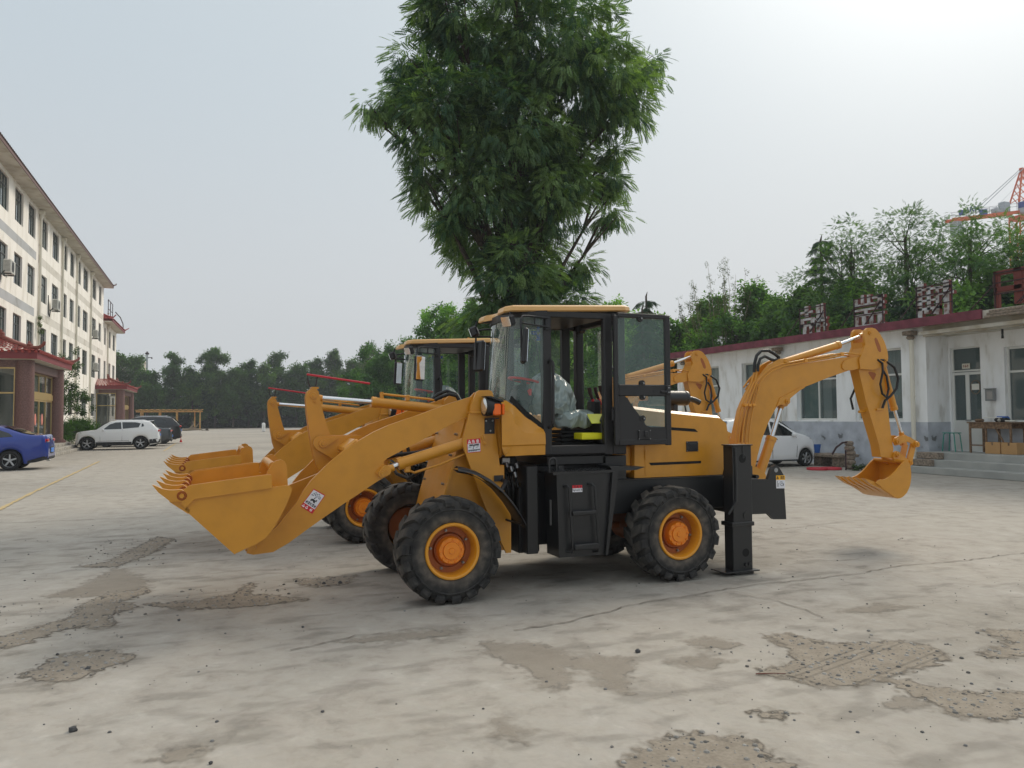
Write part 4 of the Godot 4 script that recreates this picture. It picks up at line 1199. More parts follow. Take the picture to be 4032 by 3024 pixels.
	rf.cyl(V(2.50, 1.035, -0.74), V(2.50, 1.035, 0.74), 0.022, 0.022, 12)
	rf.box(V(2.42, 1.09, 0), V(0.10, 0.14, 1.4), 0.01)
	var rfr := obj("slide_frame", rf, M.black_paint, t)
	var hole := B.new()
	hole.cyl(V(2.732, 1.105, 0.7775), V(2.732, 1.105, 0.778), 0.026, 0.026, 18)
	obj("lifting_hole", hole, M.sticker_hole, rfr)
	sticker(rfr, "sticker_warning", Vector2(2.728, 0.897), Vector2(2.854, 0.892), Vector2(2.857, 1.041), Vector2(2.727, 1.045), 0.779)

func hoe_part(t: Node3D) -> void:
	var sw := B.new()
	sw.box(V(2.70, 1.05, 0), V(0.26, 0.50, 0.34), 0.03); sw.cyl(V(2.86, 0.85, 0), V(2.86, 1.35, 0), 0.10, 0.10, 18)
	for z in [-0.15, 0.15]: sw.ext(pv([2.62, 1.28, 3.02, 1.06, 3.06, 0.98, 3.0, 0.90, 2.72, 0.90]), z - 0.02, z + 0.02)
	obj("swing_post", sw, M.yellow, t)
	var bm := B.new()
	bm.ext(pv([2.90, 0.98, 2.80, 1.02, 2.72, 1.12, 2.70, 1.24, 2.759, 1.436, 2.815, 1.63, 2.865, 1.799, 2.91, 1.89, 2.967, 1.982, 3.03, 2.08, 3.100, 2.168, 3.17, 2.235, 3.246, 2.286, 3.33, 2.322, 3.421, 2.347, 3.657, 2.380, 4.082, 2.434, 4.426, 2.486, 4.696, 2.505, 4.874, 2.495, 5.03, 2.467, 5.073, 2.42, 5.04, 2.37, 4.95, 2.345, 4.838, 2.365, 4.643, 2.343, 4.230, 2.228, 3.921, 2.129, 3.72, 2.068, 3.619, 2.032, 3.53, 1.995, 3.469, 1.955, 3.42, 1.912, 3.379, 1.867, 3.33, 1.81, 3.289, 1.751, 3.24, 1.68, 3.200, 1.613, 3.109, 1.430, 3.04, 1.23, 2.99, 1.06]), -0.085, 0.085)
	bm.ext(pv([4.43, 2.40, 4.47, 2.445, 4.60, 2.49, 4.70, 2.505, 4.874, 2.495, 5.03, 2.467, 5.073, 2.42, 5.04, 2.37, 4.84, 2.375, 4.60, 2.32, 4.47, 2.32, 4.43, 2.35]), -0.10, 0.10)
	for s in [-1.0, 1.0]:
		bm.ext(pv([3.05, 2.06, 3.09, 2.19, 3.16, 2.29, 3.248, 2.373, 3.33, 2.415, 3.42, 2.448, 3.50, 2.455, 3.55, 2.435, 3.567, 2.40, 3.54, 2.36, 3.46, 2.335, 3.391, 2.31, 3.28, 2.26, 3.18, 2.17]), s * 0.075 - 0.022, s * 0.075 + 0.022)
		bm.ext(pv([3.40, 1.95, 3.47, 1.975, 3.72, 2.085, 3.80, 2.105, 3.80, 2.085, 3.72, 2.05, 3.61, 1.98, 3.56, 1.945, 3.555, 1.905, 3.53, 1.875, 3.48, 1.862, 3.41, 1.868, 3.34, 1.84]), s * 0.075 - 0.022, s * 0.075 + 0.022)
		pin(bm, 3.50, 2.41, s * 0.097, 0.03, 0.01); pin(bm, 3.51, 1.905, s * 0.097, 0.036, 0.015)
	var boom := obj("boom", bm, M.yellow, t)
	cylinder("dipper_cylinder", t, V(3.50, 2.40, 0), V(4.43, 2.652, 0), V(4.93, 2.815, 0), 0.050, 0.024)
	cylinder("boom_cylinder", t, V(3.12, 0.97, 0), V(3.315, 1.41, 0), V(3.515, 1.90, 0), 0.062, 0.030)
	var bp := B.new()
	for k in 6:
		var z := 0.10 + (k % 3) * 0.022
		var o := k * 0.036
		bp.tube([V(2.66 + o * 0.95, 1.33, z + 0.03), V(2.715 + o * 0.92, 1.58, z), V(2.77 + o * 0.9, 1.80, z), V(2.87 + o * 0.72, 1.99, z), V(2.96 + o * 0.5, 2.15 - o * 0.2, z)], 0.011, 7)
	bp.tube([V(2.96, 2.15, 0.10), V(3.0, 2.27, 0.10)], 0.012, 7); bp.tube([V(2.985, 2.14, 0.12), V(3.03, 2.28, 0.12)], 0.012, 7)
	for z in [0.097, -0.097]:
		bp.tube([V(2.99, 2.09, z), V(3.10, 2.21, z), V(3.25, 2.318, z), V(3.42, 2.378, z), V(3.75, 2.435, z), V(4.10, 2.49, z), V(4.45, 2.545, z), V(4.60, 2.545, z), V(4.80, 2.52, z), V(5.02, 2.48, z)], 0.012, 7)
		bp.tube([V(3.02, 2.06, z), V(3.13, 2.18, z), V(3.28, 2.29, z), V(3.45, 2.352, z), V(3.78, 2.41, z), V(4.10, 2.46, z), V(4.40, 2.51, z)], 0.012, 7)
	obj("pipe_run", bp, M.yellow, boom)
	var cl := B.new()
	for q in [[2.82, 1.86, 0.16], [2.70, 1.38, 0.18]]:
		for k in 3: cl.box(V(q[0] + k * 0.062, q[1], 0.135), V(0.05, 0.035, 0.07), 0.004)
	cl.box(V(3.82, 2.435, 0.10), V(0.05, 0.05, 0.03), 0.004); cl.box(V(4.43, 2.53, 0.10), V(0.05, 0.05, 0.03), 0.004)
	obj("pipe_clamp", cl, M.yellow_deep, boom)
	var hs := B.new()
	hs.tube([V(3.0, 2.27, 0.10), V(3.01, 2.38, 0.10), V(3.05, 2.48, 0.09), V(3.14, 2.545, 0.07), V(3.27, 2.555, 0.05), V(3.38, 2.51, 0.04), V(3.45, 2.465, 0.04)], 0.020, 9)
	hs.tube([V(3.03, 2.28, 0.13), V(3.04, 2.36, 0.13), V(3.08, 2.44, 0.12), V(3.17, 2.475, 0.10), V(3.28, 2.44, 0.08), V(3.36, 2.43, 0.06), V(3.43, 2.45, 0.05)], 0.018, 9)
	hs.tube([V(5.02, 2.48, 0.10), V(5.16, 2.46, 0.12), V(5.30, 2.37, 0.14), V(5.365, 2.22, 0.14), V(5.33, 2.08, 0.14), V(5.23, 1.98, 0.13), V(5.14, 1.92, 0.12), V(5.10, 1.82, 0.11)], 0.017, 9)
	hs.tube([V(5.02, 2.47, 0.12), V(5.09, 2.42, 0.14), V(5.08, 2.30, 0.15), V(5.03, 2.14, 0.15), V(5.07, 2.01, 0.14), V(5.16, 1.96, 0.13), V(5.21, 2.08, 0.12), V(5.20, 2.25, 0.1), V(5.16, 2.33, 0.08)], 0.015, 9)
	hs.tube([V(5.02, 2.46, -0.10), V(4.95, 2.2, -0.14), V(4.80, 1.95, -0.14), V(4.82, 1.80, -0.12)], 0.015, 9)
	obj("hydraulic_hose", hs, M.hose, boom)
	# dipper
	var dp := B.new()
	dp.ext(pv([4.713, 2.344, 4.713, 2.40, 4.853, 1.890, 4.972, 1.569, 5.061, 1.321, 5.088, 1.159, 5.286, 1.142, 5.317, 1.265, 5.280, 1.441, 5.255, 1.66, 5.230, 1.890, 5.177, 2.264, 5.150, 2.42, 4.95, 2.5]).slice(1), -0.075, 0.075)
	for s in [-1.0, 1.0]:
		dp.ext(pv([4.800, 2.80, 4.82, 2.86, 4.86, 2.892, 4.94, 2.898, 5.001, 2.884, 5.06, 2.84, 5.113, 2.776, 5.152, 2.72, 5.181, 2.652, 5.205, 2.58, 5.214, 2.51, 5.205, 2.45, 5.16, 2.40, 4.95, 2.33, 4.72, 2.34, 4.70, 2.46, 4.76, 2.56, 4.815, 2.66]), s * 0.105 - 0.018, s * 0.105 + 0.018)
		pin(dp, 4.90, 2.83, s * 0.122, 0.036, 0.012); pin(dp, 5.165, 2.46, s * 0.122, 0.03, 0.012)
	dp.ext(pv([4.815, 2.70, 4.83, 2.60, 4.76, 2.46, 4.72, 2.44, 4.74, 2.52, 4.80, 2.62, 4.795, 2.70]), -0.09, 0.09)
	dp.box(V(5.08, 1.80, 0.085), V(0.13, 0.03, 0.03), 0.005); dp.cyl(V(4.80, 1.77, 0.0), V(5.16, 1.80, 0.0), 0.02, 0.02, 8)
	var dip := obj("dipper", dp, M.yellow, t)
	var sl := B.new()
	sl.ext(pv([4.975, 2.74, 4.985, 2.762, 5.005, 2.765, 5.03, 2.74, 5.075, 2.655, 5.09, 2.60, 5.085, 2.575, 5.06, 2.57, 5.035, 2.59, 4.99, 2.69]), 0.1232, 0.1238)
	sl.ext(pv([4.90, 2.29, 4.92, 2.31, 5.02, 2.295, 5.04, 2.27, 5.0, 2.20, 4.975, 2.20]), 0.0752, 0.0758)
	obj("slot", sl, M.rim_inside, dip)
	cylinder("bucket_cylinder", t, V(5.235, 2.41, 0), V(5.42, 1.84, 0), V(5.575, 1.40, 0), 0.046, 0.024)
	# linkage
	var lk := B.new()
	for s in [-0.09, 0.09]:
		lk.ext(pv([5.30, 1.36, 5.325, 1.41, 5.40, 1.44, 5.509, 1.442, 5.60, 1.42, 5.66, 1.385, 5.72, 1.365, 5.745, 1.32, 5.72, 1.28, 5.67, 1.275, 5.63, 1.33, 5.56, 1.36, 5.46, 1.35, 5.40, 1.32, 5.33, 1.31]), s - 0.014, s + 0.014)
		pin(lk, 5.355, 1.365, s + 0.014 * signf(s), 0.042, 0.03); pin(lk, 5.70, 1.32, s + 0.014 * signf(s), 0.042, 0.03)
		lk.ext(pv([5.655, 1.33, 5.73, 1.30, 5.66, 1.09, 5.60, 1.08, 5.575, 1.13]), s * 0.7 - 0.014, s * 0.7 + 0.014)
	obj("bucket_linkage", lk, M.yellow, t)
	var hb := B.new()
	var sd := pv([5.352, 1.106, 5.385, 1.075, 5.401, 1.040, 5.412, 0.96, 5.410, 0.887, 5.395, 0.815, 5.369, 0.751, 5.325, 0.69, 5.273, 0.650, 5.225, 0.628, 5.180, 0.620, 5.10, 0.64, 4.97, 0.72, 4.804, 0.82, 4.80, 0.835, 4.856, 0.865, 4.90, 0.872, 4.977, 0.890, 5.06, 0.93, 5.142, 0.987, 5.21, 1.045, 5.269, 1.090, 5.31, 1.11])
	for s in [-1.0, 1.0]: hb.ext(sd, s * 0.255 - 0.01, s * 0.255 + 0.01)
	hb.ext(pv([4.804, 0.815, 4.97, 0.715, 5.10, 0.635, 5.180, 0.617, 5.225, 0.625, 5.273, 0.647, 5.325, 0.687, 5.369, 0.749, 5.395, 0.814, 5.411, 0.887, 5.413, 0.96, 5.402, 1.04, 5.386, 1.075, 5.352, 1.108, 5.345, 1.09, 5.37, 1.065, 5.385, 1.035, 5.395, 0.96, 5.392, 0.89, 5.378, 0.82, 5.352, 0.76, 5.312, 0.705, 5.265, 0.665, 5.22, 0.644, 5.18, 0.636, 5.105, 0.653, 4.98, 0.73, 4.81, 0.832]), -0.245, 0.245)
	var hbk := obj("hoe_bucket", hb, M.yellow, t)
	var ears := B.new()
	ears.cyl(V(5.325, 1.10, -0.26), V(5.325, 1.10, 0.26), 0.028, 0.028, 16)
	for s in [-0.09, 0.09]:
		ears.ext(pv([5.30, 1.08, 5.28, 1.16, 5.30, 1.215, 5.335, 1.235, 5.385, 1.225, 5.42, 1.185, 5.56, 1.11, 5.62, 1.07, 5.60, 1.03, 5.42, 1.0, 5.36, 1.06]), s - 0.015, s + 0.015)
		pin(ears, 5.345, 1.185, s + 0.015 * signf(s), 0.035, 0.025); pin(ears, 5.585, 1.07, s + 0.015 * signf(s), 0.032, 0.02)
	obj("bucket_bracket", ears, M.yellow, hbk)
	var th := B.new()
	th.ext(pv([4.60, 0.905, 4.68, 0.885, 4.80, 0.845, 4.95, 0.76, 5.02, 0.71, 5.0, 0.695, 4.88, 0.755, 4.76, 0.80, 4.68, 0.845]), -0.032, 0.032)
	var tm := th.mesh()
	for k in 5: put("hoe_tooth", tm, M.yellow, V(0, 0, 0.225 - k * 0.1125), hbk)
	for s in [-1.0, 1.0]:
		var sc := B.new(); sc.ext(pv([4.77, 0.84, 4.80, 0.868, 4.87, 0.885, 4.93, 0.83, 4.86, 0.79]), s * 0.272 - 0.006, s * 0.272 + 0.006)
		obj("side_cutter", sc, M.yellow, hbk)

func machines() -> void:
	mat("sticker_hole", Color(0.62, 0.62, 0.62), 0.9)
	var t := thing("backhoe_loader", "nearer yellow backhoe loader standing in the foreground with its cab door swung open", "backhoe loader", V(3.3, 0, -7.86), 0.0, "yellow backhoe loaders in the yard")
	make_wheel(t, V(-1.20, 0.49, 0.80), 1, 0.1); make_wheel(t, V(-1.20, 0.49, -0.80), -1, 0.3)
	make_wheel(t, V(1.30, 0.49, 0.80), 1, 0.7); make_wheel(t, V(1.30, 0.49, -0.80), -1, 0.5)
	loader_part(t); front_part(t); cab_part(t); rear_part(t); hoe_part(t)
	var c := t.duplicate() as Node3D
	c.name = "backhoe_loader"; add_child(c, true)
	c.position = V(3.18, 0, -11.62)
	tag(c, "farther yellow backhoe loader parked side by side behind the nearer one, mostly hidden by it", "backhoe loader", "yellow backhoe loaders in the yard")
	for o in c.get_children():
		if o.name.begins_with("wing_mirror"):
			o.rotation.y = -1.15 if o.position.z > 0 else -0.75
	# loose things left in the nearer cab
	var tray := B.new()
	tray.box(V(0, 0.01, 0), V(0.20, 0.02, 0.30), 0.004)
	for q in [[0.0, 0.145, 0.20, 0.012], [0.0, -0.145, 0.20, 0.012]]: tray.box(V(q[0], 0.04, q[1]), V(q[2], 0.06, q[3]), 0.004)
	for x in [-0.094, 0.0, 0.094]: tray.box(V(x, 0.04, 0), V(0.012, 0.06, 0.28), 0.003)
	var tr := obj("plastic_tray", tray, M.tray_yellow); tr.position = V(3.3 + 0.57, 1.487, -7.86 + 0.35); tr.rotation.y = PI / 2
	tag(tr, "bright yellow plastic tray lying beside the seat in the open cab", "tray")
	var mn := B.new(); mn.box(Vector3.ZERO, V(0.18, 0.012, 0.15), 0.003)
	var man := obj("manual", mn, M.manual_yellow); man.position = V(3.3 + 0.64, 1.71, -7.86 + 0.37); man.rotation = Vector3(0.75, 0, 0.0)
	tag(man, "yellow green booklet leaning on the console behind the seat of the nearer loader", "booklet")

# ---------------------------------------------------------------- ground
func flat_poly(b: B, a: Array, y: float, rough := 0.0, sd := 1) -> void:
	var p := pv(a)
	var q := PackedVector2Array()
	rng.seed = sd
	for i in p.size():
		var s := p[i]; var e := p[(i + 1) % p.size()]
		var n := maxi(1, int((e - s).length() / 0.06)) if rough > 0 else 1
		var side := (e - s).normalized().orthogonal()
		for k in n:
			var f := float(k) / n
			q.append(s.lerp(e, f) + side * rng.randf_range(-rough, rough))
	var ix := Geometry2D.triangulate_polygon(q)
	if ix.is_empty():
		q = p; ix = Geometry2D.triangulate_polygon(q)
	if ix.is_empty(): q = Geometry2D.convex_hull(p); q.resize(q.size() - 1); ix = Geometry2D.triangulate_polygon(q)
	for i in range(0, ix.size(), 3):
		var A := V(q[ix[i]].x, y, q[ix[i]].y); var C := V(q[ix[i + 1]].x, y, q[ix[i + 1]].y); var D := V(q[ix[i + 2]].x, y, q[ix[i + 2]].y)
		if (C - A).cross(D - A).y < 0: b.tri(A, D, C)
		else: b.tri(A, C, D)

func strip(b: B, a: Array, y: float, w: float, sd := 5, jit := 0.02) -> void:
	rng.seed = sd
	var pts := []
	var p := pv(a)
	for i in p.size() - 1:
		var n := maxi(1, int((p[i + 1] - p[i]).length() / 0.09))
		for k in n: pts.append(p[i].lerp(p[i + 1], float(k) / n) + Vector2(rng.randf_range(-jit, jit), rng.randf_range(-jit, jit)))
	pts.append(p[-1])
	for i in pts.size() - 1:
		var d: Vector2 = (pts[i + 1] - pts[i]).normalized().orthogonal()
		var w0 := w * rng.randf_range(0.25, 1.0); var w1 := w * rng.randf_range(0.25, 1.0)
		var A: Vector2 = pts[i] - d * w0; var C: Vector2 = pts[i] + d * w0; var D: Vector2 = pts[i + 1] + d * w1; var E: Vector2 = pts[i + 1] - d * w1
		var q := [V(A.x, y, A.y), V(C.x, y, C.y), V(D.x, y, D.y), V(E.x, y, E.y)]
		if (q[2] - q[0]).cross(q[3] - q[1]).y < 0: q.reverse()
		b.quad(q[0], q[1], q[2], q[3])

func ground() -> void:
	var g := B.new()
	g.quad(V(-300, 0, 60), V(320, 0, 60), V(320, 0, -420), V(-300, 0, -420))
	struct("ground", g, M.concrete)
	var so := B.new()
	flat_poly(so, [-60, -131, 0, -129, 8, -131, 30, -128, 60, -120, 90, -130, 90, -260, -60, -260], 0.004, 0.4, 3)
	flat_poly(so, [20.6, -30.2, 23, -31.5, 70, -31, 70, -127, 22, -127, 21.0, -60], 0.004, 0.3, 4)
	struct("soil", so, M.soil)
	var rough := [
		[-1.21, -6.14, -1.12, -6.33, -1.05, -6.53, -0.88, -6.58, -0.69, -6.55, -0.51, -6.28, -0.65, -6.13, -0.74, -6.06, -0.79, -5.94, -0.95, -5.89, -1.05, -6.01],
		[-0.56, -8.04, -0.14, -7.96, 0.20, -8.12, 0.34, -8.44, 0.40, -8.60, 0.42, -8.54, 0.35, -8.08, 0.62, -7.88, 0.84, -7.62, 0.42, -7.53, -0.13, -7.65, -0.49, -7.90],
		[0.86, -8.60, 1.15, -8.58, 1.47, -8.54, 1.31, -8.16, 1.05, -8.13, 0.88, -8.34],
		[-2.2, -7.1, -1.57, -7.32, -1.40, -7.43, -1.15, -7.75, -1.09, -8.36, -0.94, -8.61, -0.61, -8.84, -0.57, -8.60, -0.80, -8.24, -0.62, -7.97, -0.86, -7.71, -0.76, -7.31, -0.89, -7.28, -0.96, -7.40, -1.18, -7.30, -1.32, -7.01, -1.49, -6.93, -2.1, -6.8],
		[-1.47, -10.36, -1.18, -10.54, -0.73, -12.47, -0.50, -12.14, -0.70, -11.01, -1.04, -10.17],
		[4.08, -4.95, 4.26, -4.92, 4.31, -4.77, 4.37, -4.59, 4.63, -4.53, 4.89, -4.46, 4.98, -4.34, 5.03, -4.26, 4.90, -4.03, 4.73, -3.94, 4.56, -3.94, 4.41, -3.92, 4.23, -3.87, 4.09, -3.85, 3.89, -3.86, 3.72, -3.88, 3.63, -3.97, 3.56, -4.11, 3.45, -4.26, 3.48, -4.32, 3.69, -4.31, 3.91, -4.42, 4.02, -4.66],
		[4.17, -3.84, 4.25, -3.78, 4.28, -3.66, 4.36, -3.54, 4.48, -3.44, 4.85, -3.31, 4.64, -3.02, 4.16, -3.11, 4.03, -3.24, 4.04, -3.44, 4.07, -3.66],
		[5.78, -4.43, 5.95, -4.31, 6.32, -4.13, 6.0, -3.75, 5.15, -3.91, 5.22, -4.01, 5.50, -4.04, 5.70, -4.12, 5.72, -4.26],
		[1.81, -3.33, 1.95, -3.46, 2.16, -3.58, 2.37, -3.62, 2.49, -3.63, 2.51, -3.57, 2.53, -3.49, 2.65, -3.51, 2.72, -3.37, 2.65, -3.20, 2.71, -3.13, 2.65, -2.6, 1.7, -2.6],
		[2.96, -3.72, 3.07, -3.71, 3.15, -3.64, 3.07, -3.59, 2.96, -3.64]]
	var k := 0
	var faint := [
		[1.97, -5.69, 2.10, -5.54, 2.32, -5.51, 2.38, -5.35, 2.41, -5.19, 2.44, -5.03, 2.62, -5.01, 2.79, -4.91, 2.74, -4.71, 2.59, -4.56, 2.46, -4.26, 2.39, -4.33, 2.37, -4.47, 2.43, -4.72, 2.29, -4.90, 2.21, -4.63, 2.08, -4.50, 2.00, -4.59, 2.05, -4.88, 1.95, -5.13, 1.90, -5.40],
		[3.42, -5.08, 3.64, -5.08, 3.74, -4.88, 3.72, -4.80, 3.56, -4.81, 3.43, -4.91],
		[-1.54, -8.76, -1.27, -9.08, -1.04, -10.17, -0.62, -9.16, -0.68, -8.71, -1.07, -8.56],
		[0.9, -6.1, 1.5, -6.15, 1.9, -6.05, 1.7, -5.92, 1.2, -5.98], [3.0, -4.7, 3.3, -4.72, 3.42, -4.55, 3.2, -4.48], [-0.3, -4.4, -0.15, -4.5, 0.0, -4.45, -0.1, -4.3], [0.2, -3.9, 0.42, -3.95, 0.5, -3.8, 0.3, -3.75], [3.75, -3.55, 4.0, -3.6, 4.0, -3.45, 3.8, -3.42],
		[1.45, -4.05, 1.55, -4.2, 1.62, -4.0, 1.56, -3.85], [5.2, -5.3, 5.7, -5.35, 5.9, -5.2, 5.4, -5.15]]
	worn_overlay(rough, faint)
	for r in [[[2.30, -5.85, 2.86, -5.93, 3.22, -6.07, 3.69, -6.23, 4.38, -6.33, 4.74, -6.39, 5.30, -6.44, 5.89, -6.43, 6.55, -6.45, 7.39, -6.59, 8.26, -6.52, 9.40, -6.58, 13, -6.6], 0.009], [[4.73, -6.22, 4.92, -5.80, 4.94, -5.57, 4.90, -5.19], 0.007], [[-0.76, -7.31, -0.81, -7.87, -0.75, -7.67], 0.01], [[-4, -15.2, 0, -15.0, 6, -15.1, 18, -15.0], 0.012], [[-6, -24.1, 4, -24.0, 19, -24.1], 0.012], [[-6, -40.1, 4, -40.0, 19, -40.1], 0.014], [[-1.8, -11.2, -0.4, -11.25], 0.012], [[0.55, -6.02, 1.1, -6.2, 1.5, -6.22], 0.008], [[7.2, -9.2, 9.5, -9.6, 12.5, -9.7], 0.006]]:
		var b := B.new()
		strip(b, r[0], 0.008, r[1], 300 + k)
		struct("crack", b, M.crack)
		k += 1
	var ln := B.new()
	strip(ln, [-3.80, -17.0, -3.95, -21.38, -4.10, -28.58, -4.25, -35.2], 0.012, 0.07, 9, 0.004)
	strip(ln, [-2.35, -44.5, -2.3, -58], 0.012, 0.08, 10, 0.004)
	struct("road_marking", ln, M.line_yellow)
	# gravel scattered in the worn patches and over the yard: too many to count
	rng.seed = 77
	var pm := pebble(4)
	var xf := []; var cs := []
	k = 0
	for r in rough:
		var p := pv(r)
		var rc := Rect2(p[0], Vector2.ZERO)
		for q in p: rc = rc.expand(q)
		for i in int(rc.get_area() * 420):
			var q := Vector2(rng.randf_range(rc.position.x, rc.end.x), rng.randf_range(rc.position.y, rc.end.y))
			if Geometry2D.is_point_in_polygon(q, p) or rng.randf() < 0.10:
				var s := 0.004 + 0.014 * pow(rng.randf(), 3.5)
				xf.append(Transform3D(Basis(V(0, 1, 0), rng.randf() * TAU).scaled(V(s, s * 0.6, s)), V(q.x, 0.004, q.y)))
				var g0 := rng.randf_range(0.10, 0.36)
				cs.append(Color(g0, g0 * 0.95, g0 * 0.87))
	for i in 900:
		var z := -2.8 - 12.0 * pow(rng.randf(), 1.6)
		var q := Vector2(rng.randf_range(-3, 9), z)
		var s := 0.003 + 0.010 * pow(rng.randf(), 4)
		xf.append(Transform3D(Basis(V(0, 1, 0), rng.randf() * TAU).scaled(V(s, s * 0.7, s)), V(q.x, 0.002, q.y)))
		var g0 := rng.randf_range(0.03, 0.2)
		cs.append(Color(g0, g0, g0))
	var mm := multi("gravel", pm, M.pebble, xf, cs, self)
	mm.set_meta("kind", "stuff")
	# single stones
	var labs := [
		["dark grey stone, largest lying on the pale concrete in the lower left foreground", -0.71, -4.96, 0.026], ["small black lump standing alone on the concrete in front of the rear wheel", 2.94, -4.98, 0.022],
		["tiny dark stone lying in front of the nearer loader's front wheel shadow", 0.72, -6.63, 0.011], ["small black stone on the pale concrete below the nearer loader's bucket", -0.25, -7.27, 0.014],
		["small grey stone at the lower edge of the photo, left of the middle", 0.01, -4.23, 0.011], ["blackish stone at the lower rim of the gravelly patch in the lower left", -0.79, -6.12, 0.018],
		["dark pebble in the broken strip left of the front wheel, farthest left of that cluster", 0.85, -8.48, 0.016], ["dark stone in the broken strip left of the front wheel, nearest to the camera", 1.11, -8.25, 0.022],
		["black stone in the broken strip left of the front wheel, nearest to the tyre", 1.27, -8.22, 0.024], ["dark pebble out on the yard left of the nearer loader's bucket tip", -0.46, -11.9, 0.016],
		["little dark stone above the gravelly patch at the left edge", -1.05, -6.58, 0.012]]
	for l in labs:
		rng.seed = int(l[3] * 10000)
		var o := put("stone", pebble(int(l[3] * 7000)), M.stone_dark, V(l[1], 0.004 + l[3] * 0.25, l[2]))
		o.scale = V(l[3], l[3] * 0.75, l[3]); o.rotation.y = l[1] * 3.0
		tag(o, l[0], "stone", "loose stones on the concrete")
	var tw := B.new()
	tw.tube([V(3.41, 0.010, -4.245), V(3.47, 0.012, -4.22), V(3.53, 0.011, -4.205), V(3.60, 0.009, -4.175)], 0.004, 5, 0.002)
	tag(obj("twig", tw, M.rust), "thin reddish brown stick lying on the big worn patch in the right foreground", "stick")

# one thin sheet over the near yard that carries the worn, stained and broken places of the concrete skin
func worn_overlay(rough: Array, faint: Array) -> void:
	var W := 1600; var H := 1600
	var x0 := -4.5; var z0 := -14.0; var S := 13.0 / W
	var px := PackedByteArray(); px.resize(W * H * 4)
	var nz := noise(9.0, 4, 41); var nf := noise(38.0, 3, 42); var nb := noise(1.3, 4, 43)
	# faint stains drawn out along the yard's length, everywhere
	for y in range(0, H):
		var wz := z0 + y * S
		for x in range(0, W):
			var wx := x0 + x * S
			var e := minf(minf(x, W - x), minf(y, H - y)) / 160.0
			var st := smoothstep(0.10, 0.55, nb.get_noise_2d(wx * 0.8, wz * 2.1)) * 0.22 * minf(e, 1.0)
			var j := (y * W + x) * 4
			px[j] = 132; px[j + 1] = 126; px[j + 2] = 117; px[j + 3] = int(st * 255)
	var jobs := []
	for r in rough: jobs.append([r, 0.035, 0.96, 0])
	for r in faint: jobs.append([r, 0.05, 0.55, 1])
	for job in jobs:
		var p := pv(job[0])
		var rc := Rect2(p[0], Vector2.ZERO)
		for q in p: rc = rc.expand(q)
		rc = rc.grow(0.22)
		for y in range(maxi(0, int((rc.position.y - z0) / S)), mini(H, int((rc.end.y - z0) / S))):
			for x in range(maxi(0, int((rc.position.x - x0) / S)), mini(W, int((rc.end.x - x0) / S))):
				var w := Vector2(x0 + x * S, z0 + y * S)
				var n := nz.get_noise_2d(w.x, w.y)
				var d := 9.0
				for i in p.size():
					var q := Geometry2D.get_closest_point_to_segment(w, p[i], p[(i + 1) % p.size()])
					d = minf(d, q.distance_squared_to(w))
				d = sqrt(d) * (1.0 if Geometry2D.is_point_in_polygon(w, p) else -1.0) + n * 0.085
				if d < -0.12: continue
				var soft: float = job[1] * (1.0 + 2.2 * clampf(nb.get_noise_2d(w.x * 1.7 + 40.0, w.y * 1.7) + 0.25, 0, 1))
				var a: float = smoothstep(-soft, soft * 0.6, d) * job[2]
				# a thin dark lip where the skin breaks off
				var lip: float = exp(-pow(d / 0.012, 2)) * 0.35 * (1.0 if soft < 0.06 else 0.2)
				var f := nf.get_noise_2d(w.x, w.y)
				var g := 0.5 + 0.5 * nz.get_noise_2d(w.x * 0.6 + 9.0, w.y * 0.6)
				var c := Color(0.50, 0.462, 0.41).lerp(Color(0.61, 0.572, 0.518), clampf(g + f * 0.55, 0, 1))
				if job[0] == rough[5] and w.y > -4.42:
					# tracks of a tyre pressed into the loose grit
					var tr: float = w.x * 0.26 + w.y * 0.965
					c = c.darkened(0.16 * smoothstep(0.2, 0.9, sin(tr * TAU / 0.065)) * smoothstep(-0.2, 0.2, sin(tr * TAU / 0.39)))
				if job[3] == 1: c = c.lerp(Color(0.66, 0.625, 0.575), 0.45)
				c = c.darkened(lip)
				var j := (y * W + x) * 4
				var al := px[j + 3] / 255.0
				var na := maxf(a + al * (1.0 - a), 0.001)
				px[j] = int(lerpf(px[j], c.r * 255, a / na)); px[j + 1] = int(lerpf(px[j + 1], c.g * 255, a / na)); px[j + 2] = int(lerpf(px[j + 2], c.b * 255, a / na)); px[j + 3] = int(minf(na, 1.0) * 255)
	var m := mat("worn_concrete", Color.WHITE, 0.95)
	m.albedo_texture = ImageTexture.create_from_image(Image.create_from_data(W, H, false, Image.FORMAT_RGBA8, px))
	m.transparency = BaseMaterial3D.TRANSPARENCY_ALPHA
	m.texture_repeat = false
	var b := B.new()
	b.quad(V(x0, 0.004, z0 + H * S), V(x0 + W * S, 0.004, z0 + H * S), V(x0 + W * S, 0.004, z0), V(x0, 0.004, z0))
	struct("worn_patch", b, m)

func pebble(sd: int) -> ArrayMesh:
	var b := B.new()
	var r2 := RandomNumberGenerator.new(); r2.seed = sd
	var rows := []
	for i in 5:
		var ln := []
		var la := -PI / 2 + PI * i / 4.0
		for k in 8:
			var lo := TAU * (k % 7) / 7.0
			if k == 7: ln.append(ln[0]); continue
			var q := r2.randf_range(0.75, 1.2)
			ln.append(V(cos(la) * cos(lo), sin(la), cos(la) * sin(lo)) * (q if i > 0 and i < 4 else 1.0))
		rows.append(ln)
	for i in 4:
		for k in 7: b.quad(rows[i][k], rows[i + 1][k], rows[i + 1][k + 1], rows[i][k + 1])
	return b.mesh()

